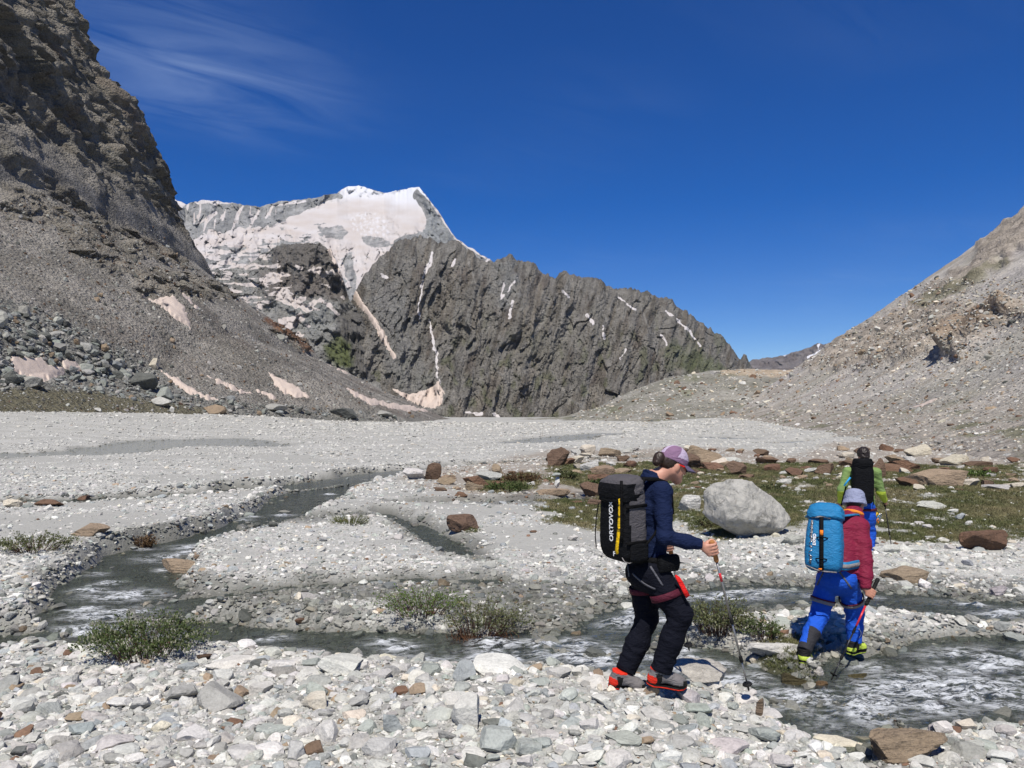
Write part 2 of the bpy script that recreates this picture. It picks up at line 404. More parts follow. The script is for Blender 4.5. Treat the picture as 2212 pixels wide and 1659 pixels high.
def build_ground():
    nr, nc = 580, 560
    a = np.linspace(0, 1, nr)
    Y = -3 + 4.2 * (np.exp(a * math.log(440 / 4.2)) - 1) + a * 3.0
    A = np.linspace(-0.86, 0.86, nc)
    X = A[None, :] * (Y[:, None] + 4.6); YY = np.broadcast_to(Y[:, None], X.shape).copy()
    z, W, chan, sdb, sdi = ground_fn(X, YY)
    V = np.stack([X, YY, z], -1).reshape(-1, 3)
    me = mesh_np('ground', V, grid_faces(nr, nc))
    bvh = BVHTree.FromPolygons([tuple(q) for q in V.tolist()], grid_faces(nr, nc).tolist())
    hw = z - W
    wet = sstep(0.10, 0.0, hw) * (chan < 1.5) * sstep(.02, -.1, sdb)
    wet = np.maximum(wet, 0.85 * sstep(0.5, 0.0, chan + 0.35 * fbm(X / .8, YY / .8, 4.1, 3)) * sstep(0.05, -.15, sdb))
    wet = np.maximum(wet, .8 * damp_fn(X, YY) * (sdb < -.05))
    wet = wet * (1 - .6 * sstep(22, 45, YY))  # far wet tone lightened to stand in for sky reflected there
    set_attr(me, 'wet', np.clip(wet, 0, 1)); set_attr(me, 'turf', turf_fn(X, YY)); set_attr(me, 'rubble', rubble_fn(X, YY)); set_attr(me, 'silt', silt_fn(X, YY))
    t = NT('valley gravel'); p = t.pos()
    v1 = t.voro(16, p, out=1); v2 = t.voro(45, p, out=1)
    g1 = t.m('MULTIPLY', t.n('SeparateColor', i_0=v1).outputs[0], 1.0)
    g2 = t.n('SeparateColor', i_0=v2).outputs[1]
    c = t.ramp(g1, [(0, (.30, .302, .288)), (.5, (.40, .402, .385)), (1, (.50, .495, .475))])
    c = t.mix(.5, c, t.ramp(g2, [(0, (.22, .225, .215)), (.55, (.36, .365, .35)), (.93, (.47, .46, .44)), (1, (.38, .27, .17))]))
    big = t.noise(.35, 4, vec=p)
    c = t.mix(t.m('MULTIPLY', big, .5), c, (.37, .372, .35))
    silt = t.attr('silt', out='Fac')
    c = t.mix(t.m('MULTIPLY', silt, .65), c, t.mix(t.noise(30, 4, vec=p), (.25, .25, .23), (.35, .35, .33)))
    rub = t.attr('rubble', out='Fac')
    rc = t.ramp(t.noise(5, 5, .7, vec=p), [(.3, (.10, .075, .055)), (.5, (.24, .20, .16)), (.7, (.33, .31, .28))])
    c = t.mix(t.m('MULTIPLY', rub, .7), c, rc)
    turf = t.attr('turf', out='Fac')
    tc = t.ramp(t.noise(22, 4, .7, vec=p), [(.3, (.05, .055, .024)), (.55, (.10, .105, .045)), (.75, (.17, .15, .09))])
    c = t.mix(t.m('MULTIPLY', turf, .9), c, tc)
    c = t.mix(1.0, c, (1.0, .995, .97), 'MULTIPLY')
    wet_ = t.attr('wet', out='Fac')
    c = t.mix(t.m('MULTIPLY', wet_, .85), c, t.mix(1.0, c, (.30, .30, .27), 'MULTIPLY'), 'MIX')
    h = t.m('ADD', t.m('MULTIPLY', t.voro(16, p), .6), t.m('MULTIPLY', t.voro(45, p), .35))
    nrm = t.bump(h, .55, .03)
    nrm = t.bump(t.noise(1.6, 6, .65, vec=p), .5, .12, nrm)
    rough = t.m('SUBTRACT', .92, t.m('MULTIPLY', wet_, .55))
    o = link('ground', me, t.done(c, rough, nrm))
    tag(o, 'pale grey gravel floor of the braided valley plain', 'ground', kind='structure')
    # water
    nr, nc = 620, 560
    a = np.linspace(0, 1, nr)
    Y = 4.3 + 5.0 * (np.exp(a * math.log(100 / 5.0)) - 1)
    A = np.linspace(-0.78, 0.78, nc)
    X = A[None, :] * (Y[:, None] + 0.6); YY = np.broadcast_to(Y[:, None], X.shape).copy()
    z, W, chan, sdb, sdi = ground_fn(X, YY)
    near = sstep(30, 8, YY)
    rap = np.zeros(X.shape)
    for rx, ry, r in RAPID:
        r = max(r, 1e-3)
        rap = np.maximum(rap, np.exp(-(((X - rx) / (r * 1.15)) ** 2 + ((YY - ry) / (r * .72)) ** 2)))
    rap = rap * sstep(0.05, -0.25, chan) * np.clip(.55 + .9 * fbm(X / .28, YY / .2, 5.5, 3), 0, 1.2)
    rip = 0.009 * fbm(X / .17, YY / .13, 2.5, 3) + 0.014 * fbm(X / .5, YY / .35, 6.5, 2)
    Wz = W + near * rip + rap * (0.022 * ridged(X / .30, YY / .16, 3.1, 3) + 0.012 + .020 * fbm(X / .06, YY / .05, 1.7, 3))
    m = (chan < 0.35) & (z < Wz + 0.12)
    fm = m[:-1, :-1] | m[1:, :-1] | m[:-1, 1:] | m[1:, 1:]
    V = np.stack([X, YY, Wz], -1).reshape(-1, 3)
    V, F, rp = compact(V, grid_faces(nr, nc, fm), rap.ravel())
    me = mesh_np('stream', V, F)
    set_attr(me, 'rapid', rp); set_attr(me, 'silty', sstep(18, 42, V[:, 1]))  # far water paled with distance: grey sky reflection painted in, plus silt
    t = NT('stream water'); p = t.pos()
    ps = t.scale(p, (1.0, 1.5, 1.0))
    nrm = t.bump(t.noise(11, 5, .65, vec=ps, dist=.6), .9, .04)
    nrm = t.bump(t.noise(42, 3, .6, vec=ps), .35, .010, nrm)
    gl = t.n('BsdfGlossy', i_Roughness=.06, i_Color=(1, 1, 1, 1)); t.L.new(nrm, gl.inputs['Normal'])
    tr = t.n('BsdfTransparent', i_Color=(.62, .68, .64, 1))
    di = t.n('BsdfDiffuse', i_Color=(.125, .135, .125, 1)); t.L.new(nrm, di.inputs['Normal'])
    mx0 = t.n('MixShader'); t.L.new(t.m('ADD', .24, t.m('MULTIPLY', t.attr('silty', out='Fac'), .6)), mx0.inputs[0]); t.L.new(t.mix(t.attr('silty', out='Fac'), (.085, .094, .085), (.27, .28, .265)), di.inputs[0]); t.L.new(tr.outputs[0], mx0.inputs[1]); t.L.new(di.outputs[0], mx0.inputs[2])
    fr = t.n('Fresnel', i_IOR=1.33); t.L.new(nrm, fr.inputs['Normal'])
    mx1 = t.n('MixShader'); t.L.new(t.m('MULTIPLY', fr.outputs[0], .6), mx1.inputs[0]); t.L.new(mx0.outputs[0], mx1.inputs[1]); t.L.new(gl.outputs[0], mx1.inputs[2])
    fo = t.n('BsdfDiffuse', i_Color=(.74, .77, .79, 1)); t.L.new(nrm, fo.inputs['Normal'])
    fn = t.noise(6.5, 9, .76, vec=t.scale(p, (.7, 1.5, 1)), dist=1.3)
    f2 = t.noise(38, 6, .75, vec=t.scale(p, (.5, 1.35, 1)), dist=.5)
    rp_ = t.attr('rapid', out='Fac')
    crest = t.ramp(t.m('ADD', t.m('MULTIPLY', fn, .75), t.m('MULTIPLY', f2, .25)), [(.46, 0.0), (.52, .6), (.63, 1.0)])
    ff = t.m('MULTIPLY', crest, t.m('MINIMUM', t.m('MULTIPLY', t.m('POWER', rp_, .7), 1.8), .92))
    mx2 = t.n('MixShader'); t.L.new(ff, mx2.inputs[0]); t.L.new(mx1.outputs[0], mx2.inputs[1]); t.L.new(fo.outputs[0], mx2.inputs[2])
    t.L.new(mx2.outputs[0], t.out.inputs[0]); t.N.remove(t.b)
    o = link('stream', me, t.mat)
    tag(o, 'clear shallow meltwater stream braiding over grey gravel', 'stream', kind='structure')
    return bvh
GROUND_BVH = build_ground()
# ------------------------------------------------------------------ valley sides and mountains
def rock_mat(name, bump_scale, bump_dist, detail_scale, snow_thr=(.42, .58), strength=.8, strata=None, nz=(1, 1, 1)):
    t = NT(name); p = t.scale(t.pos(), nz)
    col = t.attr('col')
    d1 = t.noise(detail_scale, 6, .7, vec=p); d2 = t.noise(detail_scale * 5.3, 4, .7, vec=p)
    f = t.m('ADD', t.m('MULTIPLY', d1, 1.3), t.m('MULTIPLY', d2, 1.0))
    c = t.mix(1.0, col, t.ramp(t.m('MULTIPLY', f, .5), [(.32, .38), (.57, 1.0), (.85, 1.7)]), 'MULTIPLY')
    h = t.m('ADD', t.noise(bump_scale, 8, .68, vec=p), t.m('MULTIPLY', t.voro(bump_scale * 2.2, p), .5))
    nrm = t.bump(h, strength, bump_dist)
    sn = t.attr('snow', out='Fac')
    sf = t.ramp(t.m('ADD', sn, t.m('MULTIPLY', t.m('SUBTRACT', t.noise(detail_scale * 3, 5, .7, vec=p), .5), .55)), [(snow_thr[0], 0.0), (snow_thr[1], 1.0)])
    dirty = t.attr('dust', out='Fac')
    sc = t.mix(dirty, (.56, .57, .60), t.mix(t.noise(detail_scale * .6, 5, vec=p), (.335, .28, .24), (.425, .375, .335)))
    c = t.mix(sf, c, sc)
    n2 = t.n('MixRGB'); 
    flat = t.bump(t.noise(bump_scale * .7, 4, vec=p), .25, bump_dist * .3)
    vm = t.n('Mix', data_type='VECTOR'); t.L.new(sf, vm.inputs['Factor']); t.L.new(nrm, vm.inputs[4]); t.L.new(flat, vm.inputs[5])
    t.N.remove(n2)
    t.b.inputs['Specular IOR Level'].default_value = .12
    return t.done(c, .9, vm.outputs[1])
TERRAIN = {}
def add_terrain(name, V, nr, nc, col, mat, label, cat, snow=None, dust=None):
    V = V.reshape(-1, 3); F = grid_faces(nr, nc)
    me = mesh_np(name, V, F)
    set_attr(me, 'col', col.reshape(-1, 3), 'FLOAT_COLOR')
    set_attr(me, 'snow', np.zeros(len(V)) if snow is None else snow); set_attr(me, 'dust', np.ones(len(V)) if dust is None else dust)
    o = link(name, me, mat); tag(o, label, cat, kind='structure')
    TERRAIN[name] = (V, F, o)
    return o
def cmix(a, b, t): return np.asarray(a) * (1 - t[..., None]) + np.asarray(b) * t[..., None]
def uv_of(V): return UC + V[..., 0] / V[..., 1] * FPX, HV + (CAMZ - V[..., 2]) / V[..., 1] * FPX
def px_poly(u, v, poly, feather, seed=0, rough=6.0, fx=25.0, fy=25.0):
    d = poly_sd(u, v, poly) + rough * fbm(u / fx, v / fy, seed + .7, 4)
    return sstep(-feather, feather, d)
def px_line(u, v, pts, seed=0, rough=2.0):
    """(u, v, halfwidth) polyline mask"""
    d, p = seg_dist(u, v, pts); hw = np.interp(p, np.arange(len(pts)), [q[2] for q in pts])
    return sstep(1.2, -1.2, d - hw + rough * fbm(u / 9, v / 12, seed + .3, 3))

def build_cliff_side():
    # profile of the end of the spur at Y = 300 (see silhouette in the photograph)
    sil = [(960,897),(940,889),(850,850),(760,803),(690,772),(660,738),(600,692),(520,640),(470,602),(418,560),(408,515),(398,495),(385,460),(365,430),(340,375),(310,305),(275,215),(205,95),(140,0),(90,-90),(40,-190),(-20,-320)]
    prof = [P(u, v, 300) for u, v in sil]
    px = np.array([p.x for p in prof]); pz = np.array([p.z for p in prof]) - .0
    # resample the profile by arc length
    s = np.concatenate([[0], np.cumsum(np.hypot(np.diff(px), np.diff(pz)))])
    nc = 400; ss = np.linspace(0, s[-1], nc); ss = s[-1] * (np.linspace(0, 1, nc) ** 1.15)
    X0 = np.interp(ss, s, px); Z0 = np.interp(ss, s, pz)
    X0 = np.concatenate([[-8, -14, -20], X0]); Z0 = np.concatenate([[-3, -1.5, 0.2], Z0]); nc += 3
    nr = 500
    a = np.linspace(0, 1, nr); Y = 62 * (300 / 62) ** (a / .86); 
    X = np.broadcast_to(X0[None], (nr, nc)).copy(); Z = np.broadcast_to(Z0[None], (nr, nc)).copy(); YY = np.broadcast_to(Y[:, None], (nr, nc)).copy()
    drop = np.interp(Y, [60, 105, 150, 172, 196, 600], [19, 17.2, 14.3, 9, 1.2, 0])[:, None]
    Z = Z - drop
    fall = np.clip((YY - 300) / 120, 0, 1)
    Z = Z - fall ** 1.3 * (Z0[None] * .9 + 14)
    cl = sstep(64, 76, Z0)[None] * np.ones((nr, 1))            # cliff part
    # lower edge of the cliff climbs towards the viewer
    ctop = sstep(0, 26, Z - (62 + (300 - YY) * .02) + 8 * fbm(YY / 40, X / 30, 1.1, 3)); cl = ctop
    # two flat buttress shoulders and gullies across the cliff
    wz_ = 6 * fbm(YY / 25, Z / 25, 7.7, 2)
    rel = 4.2 * ridged((YY + wz_) / 44 + Z / 90, Z / 80, .5, 2) + 3.2 * facets((YY + wz_) / 17 + Z / 60, Z / 15, 1) + 2.0 * facets((YY + .3 * wz_) / 6.5 + Z / 14, Z / 5.2, 2) + 1.1 * facets(YY / 2.7, Z / 2.3, 3) + .45 * np.abs(fbm(YY / 1.4, Z / 1.2, X / 3, 2)) + 4.5
    lim = sstep(300, 286, YY); 
    X = X + cl * (rel - 9.0) * .95
    tal = (1 - cl)
    streak = fbm(YY / 7 , Z0[None] / 90, 2.2, 3)
    Z = Z + tal * (.9 * fbm(YY / 22, X / 40, 5, 3) + .28 * fbm(YY / 2.4, X / 2.6, 4, 3) + .35 * streak) * sstep(0, 8, Z)
    # outcrops
    V = np.stack([X, YY, Z], -1); u, v = uv_of(V)
    oc = np.zeros(X.shape)
    for poly in ([(285,600),(310,575),(360,578),(398,600),(390,645),(330,650),(300,640)], [(0,395),(90,420),(160,470),(260,520),(320,545),(300,560),(200,540),(100,480),(0,470)], [(130,520),(200,545),(330,580),(420,590),(480,612),(500,640),(430,650),(300,600),(200,575)], [(600,690),(650,715),(690,760),(640,752),(590,715)],[(0,300),(60,350),(160,420),(280,500),(400,560),(420,585),(330,560),(200,490),(80,400),(0,350)]):
        oc = np.maximum(oc, px_poly(u, v, poly, 10, 3, 14))
    oc *= tal
    V[..., 0] += oc * (2.0 * facets(YY / 7, Z / 4, 4) + .9 * facets(YY / 2.4, Z / 1.6, 5) + .4)
    V[..., 2] += oc * (.7 * facets(YY / 4, X / 3.5, 6))
    u, v = uv_of(V)
    # colours
    n1 = fbm(YY / 14, Z / 14, X / 14, 4); n2 = fbm(YY / 4, Z / 30, 3.3, 3)
    talus = cmix((.172, .161, .141), (.265, .248, .22), sstep(-.5, .6, n1 + .6 * streak))
    talus = cmix(talus, (.15, .125, .105), sstep(.1, .7, fbm(YY / 30 + 4, X / 22, 8, 3)) * .5)
    rockc = cmix((.12, .11, .09), (.22, .20, .165), sstep(-.6, .6, n1 + .3 * n2))
    rockc = cmix(rockc, (.13, .095, .07), sstep(.2, .8, fbm(YY / 18, Z / 26, 15, 3)) * .6)
    rockc = cmix(rockc, (.20, .19, .16), sstep(.25, .7, fbm(YY / 9 + Z / 20, Z / 25, 25, 3)) * .7)
    col = cmix(talus, rockc, np.clip(cl + oc * .85, 0, 1))
    # rockfall area: bluish green-grey debris, grass at the toe
    fallz = px_poly(u, v, [(-60,640),(60,660),(200,720),(330,790),(460,860),(700,890),(920,905),(900,930),(0,930),(-60,900)], 12, 6, 16)
    col = cmix(col, (.19, .19, .172), fallz * .8 * tal)
    toe = px_poly(u, v, [(-60,842),(100,838),(250,850),(330,868),(440,880),(440,905),(-60,905)], 6, 9, 9) * tal
    col = cmix(col, (.13, .118, .07), toe * .8)
    rust = px_poly(u, v, [(575,690),(610,695),(650,722),(690,765),(660,760),(620,725)], 6, 2, 10)
    col = cmix(col, (.16, .075, .035), rust * .8)
    m = rock_mat('cliff and scree rock', .7, 1.3, .36, strength=1.0)
    return add_terrain('scree_slope', V, nr, nc, col, m, 'dark rock cliff above a grey-brown scree slope', 'cliff')
build_cliff_side()

def build_right_slope():
    nr, nc = 430, 360
    Y = 12 * (340 / 12) ** np.linspace(0, 1, nr)
    xb = np.interp(Y, [10, 30, 45, 126, 250, 400], [15, 22, 26, 43, 64, 86])
    t = np.linspace(0, 1, nc) ** 1.6 * 210 - 6
    X = xb[:, None] + t[None]; YY = np.broadcast_to(Y[:, None], X.shape).copy()
    tt = np.broadcast_to(t[None], X.shape)
    Z = np.interp(t, [-6, 0, 6, 14, 30, 60, 100, 204], [-1.5, .5, 2.4, 6.2, 16.5, 37.5, 66, 140])[None] * np.ones((nr, 1)) + np.interp(Y, [30, 60, 300], [.0, .4, .8])[:, None]
    fall = np.clip((YY - 252) / 90, 0, 1); Z = Z - fall ** 1.4 * (Z * .85 + 8)
    up = sstep(4, 30, tt)
    rel = 3.0 * ridged(YY / 42 - X / 120, X / 55, 2.5, 3) + .6 * fbm(YY / 6, X / 5, 8.5, 3)
    Z = Z + up * (rel - 2.5) * .45 + .10 * fbm(YY / 1.6, X / 1.6, 1.5, 3)
    V = np.stack([X, YY, Z], -1); u, v = uv_of(V)
    oc = np.zeros(X.shape)
    for poly in ([(2120,520),(2230,440),(2230,520),(2180,560),(2120,575),(2085,585)], [(1980,640),(2060,590),(2140,560),(2180,570),(2080,620),(2000,655)], [(1840,715),(1990,650),(2110,660),(2130,690),(2000,760),(1900,790),(1760,800),(1740,790)], [(2035,745),(2060,715),(2120,695),(2212,655),(2230,680),(2130,730),(2080,770),(2040,768)]):
        oc = np.maximum(oc, px_poly(u, v, poly, 9, 4, 12))
    Z2 = oc * (2.3 * ridged(YY / 14 + X / 30, X / 9, 3, 4) + .8 * fbm(YY / 2.5, X / 2.2, 6, 3) - .8)
    V[..., 2] += Z2 * .4; V[..., 0] -= Z2 * .3
    # overhanging rusty crag with a dark hollow under its lower end
    crag = px_poly(u, v, [(2040,752),(2058,722),(2105,704),(2200,662),(2212,676),(2130,725),(2085,752),(2050,764)], 4, 2, 5)
    V[..., 2] += crag * 1.5; V[..., 0] -= crag * 1.8
    n1 = fbm(YY / 16, X / 12, Z / 14, 4)
    col = cmix((.31, .292, .26), (.41, .385, .345), sstep(-.5, .6, n1))
    col = cmix(col, (.27, .255, .255), sstep(.0, .6, fbm(YY / 26 + X / 18, X / 70, 3, 3)) * .6)
    col = cmix(col, (.24, .235, .18), sstep(.1, .6, fbm(YY / 20, X / 30 , 13, 3)) * .35)
    col = cmix(col, (.26, .21, .155), sstep(.15, .75, fbm(YY / 12 + X / 14, X / 22, 23, 3)) * .55 * sstep(4, 14, tt))
    rc = cmix((.20, .172, .138), (.35, .305, .25), sstep(-.5, .5, fbm(YY / 5, X / 4, Z / 3, 4)))
    col = cmix(col, rc, oc * .85)
    col = cmix(col, (.24, .17, .11), crag * .6)
    green = px_poly(u, v, [(1960,660),(2080,605),(2160,560),(2180,570),(2090,625),(1990,672)], 5, 5, 10) * .6
    col = cmix(col, (.12, .12, .06), green)
    low = sstep(12, 2, tt)
    col = cmix(col, (.25, .225, .19), low * .7)
    col = cmix(col, (.11, .115, .06), low * sstep(.15, .5, fbm(YY / 6, X / 2.2, 33, 3)) * .7)
    m = rock_mat('pale scree rock', 1.1, .45, .6, strength=.8)
    add_terrain('hillside', V, nr, nc, col, m, 'pale grey-beige scree hillside with rusty outcrops', 'hillside')
build_right_slope()

def build_moraine():
    nr, nc = 240, 300
    sil = [(1120,908),(1200,905),(1290,880),(1360,845),(1440,815),(1530,801),(1620,796),(1700,799),(1800,790),(1900,800)]
    pts = [P(u, v, 300) for u, v in sil]
    X1 = np.linspace(2, 150, nc); hz = np.interp(X1, [p.x for p in pts], [p.z for p in pts])
    Y = np.linspace(150, 380, nr); X = np.broadcast_to(X1[None], (nr, nc)).copy(); YY = np.broadcast_to(Y[:, None], (nr, nc)).copy()
    w = np.where(YY < 300, np.clip(1 - (300 - YY) / np.interp(X1, [0, 40, 150], [60, 105, 140])[None], 0, 1), np.clip(1 - (YY - 300) / 80, 0, 1)); w = w ** 1.25
    Z = -.6 + (hz[None] + .6) * w + (1.4 * ridged(X / 28, YY / 40, 1.5, 3) - 1.2) * w * (1 - w) * 3 + .35 * fbm(X / 5, YY / 5, 2.5, 3) * sstep(0, .15, w)
    V = np.stack([X, YY, Z], -1); u, v = uv_of(V)
    col = cmix((.18, .175, .145), (.25, .24, .21), sstep(-.5, .6, fbm(X / 12, YY / 16, 3, 4)))
    col = cmix(col, (.13, .135, .08), sstep(.2, .6, fbm(X / 8, YY / 20, 8, 3)) * .6)
    top = px_poly(u, v, [(1560,800),(1620,790),(1720,790),(1720,812),(1640,815),(1560,808)], 4, 1, 5)
    col = cmix(col, (.36, .29, .21), top * .8)
    add_terrain('moraine_hill', V, nr, nc, col, rock_mat('moraine rubble', .8, .6, .4, strength=.75), 'low rounded grey-green moraine hill below the dark rock wall', 'hill')
build_moraine()

def sheet(name, top, bot, dtop, dbot, step, relief, jag, label, cat, colfn, mat, power=.9, seed=0):
    u0, u1 = top[0][0], top[-1][0]
    nu = int((u1 - u0) / step); U = np.linspace(u0, u1, nu)
    vt = np.interp(U, [p[0] for p in top], [p[1] for p in top]); vb = np.interp(U, [p[0] for p in bot], [p[1] for p in bot])
    jg = jag * ridged(U / 22, seed * 1.7, .3, 4) - jag * .6
    nv = int(max(vb - vt) / step); tt = np.linspace(0, 1, nv)
    uu = np.broadcast_to(U[None], (nv, nu)).copy(); vv = vb[None] + (vt - vb)[None] * tt[:, None] + jg[None] * tt[:, None] ** 10; T = np.broadcast_to(tt[:, None], (nv, nu))
    dt = np.interp(U, [p[0] for p in dtop], [p[1] for p in dtop]); db = np.interp(U, [p[0] for p in dbot], [p[1] for p in dbot])
    D = db[None] + (dt - db)[None] * T ** power - relief(uu, vv, T)
    V = np.stack([(uu - UC) / FPX * D, D, CAMZ - (vv - HV) / FPX * D], -1)
    back = []
    for k in (1, 2, 3, 4):                                             # the far side falls away behind the crest
        b = V[-1].copy(); b[:, 1] += 25 * k * k; b[:, 2] -= 14 * k * k; back.append(b)
    col, snow, dust = colfn(uu, vv, T)
    V = np.concatenate([V, np.stack(back)], 0)
    ext = lambda a: np.concatenate([a] + [a[-1:]] * 4, 0)
    add_terrain(name, V, nv + 4, nu, ext(col), mat, label, cat, ext(snow).ravel(), ext(dust).ravel())

# ---- dark rock wall closing the valley
def wall_relief(u, v, T):
    s = u + (v - 600) * .22
    w = .25 + .75 * np.sin(np.clip(T, 0, 1) * math.pi) ** .5
    wu = 30 * fbm(u / 90, v / 90, 2, 3); wv = 30 * fbm(u / 90, v / 90, 22, 3)
    return w * (15 * ridged((s + wu) / 150, v / 420, .5, 2, .5) + 7.5 * ridged((s + wu * .5) / 44, v / 420, 6.5, 2, .5) + 3.0 * fbm((s + wu) / 55, (v + wv) / 80, 1.5, 3) + 3.2 * facets((s + wu * .7) / 24, (v + wv * .6) / 85, 1) + 1.9 * facets((s + wu * .3) / 10, (v + wv * .3) / 26, 2) + 1.0 * facets(s / 4.6, v / 9, 3) + .6 * fbm(u / 4, v / 4, 4, 2)) - 18
GULLIES = [[(935,545,2),(925,575,5),(912,600,2.5),(905,690,1.5)], [(925,690,2),(930,715,3),(938,745,3.5),(945,800,2.5),(948,830,2)], [(1090,610,2),(1085,640,3)],[(1107,650,2),(1100,685,3.5)], [(1218,628,2),(1228,640,3)], [(1268,680,2),(1280,700,3)], [(1303,705,2),(1305,730,3)], [(1335,640,1.5),(1370,668,2.5)], [(1440,672,1.5),(1495,720,3),(1510,748,2)], [(1425,718,1.5),(1440,745,2.5)], [(1350,755,2),(1340,775,2)], [(985,560,2),(978,575,3)], [(820,590,2),(835,600,4)], [(1118,600,1),(1080,650,1)],[(1005,890,1),(1040,895,4)], [(1060,890,2),(1085,906,4)]]
def wall_col(u, v, T):
    n = fbm(u / 60, v / 60, 3, 4); n2 = fbm(u / 14 + v / 40, v / 30, 5, 4)
    col = cmix((.108, .096, .079), (.185, .168, .142), sstep(-.6, .7, n + .6 * n2))
    col = cmix(col, (.085, .068, .06), sstep(.1, .6, fbm(u / 45, v / 70, 15, 3)) * .6)
    col = cmix(col, (.185, .18, .165), sstep(.30, .62, ridged((u + v * .28) / 34, v / 190, 9, 3) * .5 + .25 * n2) * .6)
    col = cmix(col, (.20, .193, .175), sstep(.18, .5, fbm((u + v * .25) / 7, v / 55, 19, 4)) * .5)
    col = cmix(col, (.055, .05, .044), sstep(.2, .5, fbm((u + v * .25) / 10, v / 70, 29, 4)) * .5)
    col = cmix(col, (.085, .095, .045), sstep(.15, .55, fbm(u / 26, v / 40, 21, 3)) * .55 * sstep(640, 780, v))
    for pl, c in (([(790,600),(880,640),(900,760),(960,850),(940,900),(860,880),(830,760)], (.18, .178, .168)), ([(1440,760),(1500,740),(1560,800),(1520,830),(1470,800)], (.085, .10, .045)), ([(1110,720),(1180,700),(1230,760),(1180,800),(1120,770)], (.15, .142, .12)),([(1065,560),(1110,560),(1120,610),(1085,660),(1075,620)], (.18, .185, .18)), ([(1330,610),(1400,610),(1450,640),(1380,640)], (.06, .06, .05))):
        col = cmix(col, c, px_poly(u, v, pl, 18, 3, 26) * .7)
    # thin pale debris runnels
    for i, g in enumerate([[(1180,690,1),(1140,740,2),(1100,790,1)],[(1200,770,1),(1190,800,1.5),(1230,860,2),(1260,880,3)],[(1060,700,1),(1030,760,1.5)],[(1340,780,1.5),(1355,800,3)],[(960,850,2),(948,880,8)],[(1075,800,2),(1110,850,2)],[(1010,560,1),(1030,620,1.5),(1040,700,1)],[(1290,640,1),(1330,740,2)],[(1380,650,1),(1420,760,2)]]):
        col = cmix(col, (.22, .21, .19), px_line(u, v, g, i) * .7)
    sn = np.zeros(u.shape)
    for i, g in enumerate(GULLIES): sn = np.maximum(sn, px_line(u + 5 * fbm(u / 20, v / 26, 3.1, 2), v, [(a, b, c * .85) for a, b, c in g], i, 3.0))
    sn = np.maximum(sn, px_poly(u, v, [(1040,545),(1065,560),(1050,566)], 2, 1, 2))
    return col, sn, np.full(u.shape, .55)
sheet('rock_wall', [(735,700),(760,640),(790,585),(830,545),(860,515),(905,507),(930,512),(950,520),(985,515),(1010,533),(1040,556),(1062,562),(1080,556),(1112,553),(1145,560),(1165,585),(1200,594),(1225,583),(1245,598),(1272,590),(1300,603),(1330,624),(1372,620),(1400,628),(1450,648),(1490,674),(1530,703),(1560,723),(1585,752),(1600,772),(1612,763),(1628,800),(1660,830)],
      [(735,860),(800,880),(1000,912),(1660,912)], [(735,590),(1100,560),(1660,600)], [(735,470),(1000,430),(1660,440)], 1.75, wall_relief, 7,
      'dark brown-grey rock wall with jagged crest and thin snow gullies', 'mountain', wall_col, rock_mat('dark wall rock', .26, 3.2, .15, strength=1.0), seed=1)

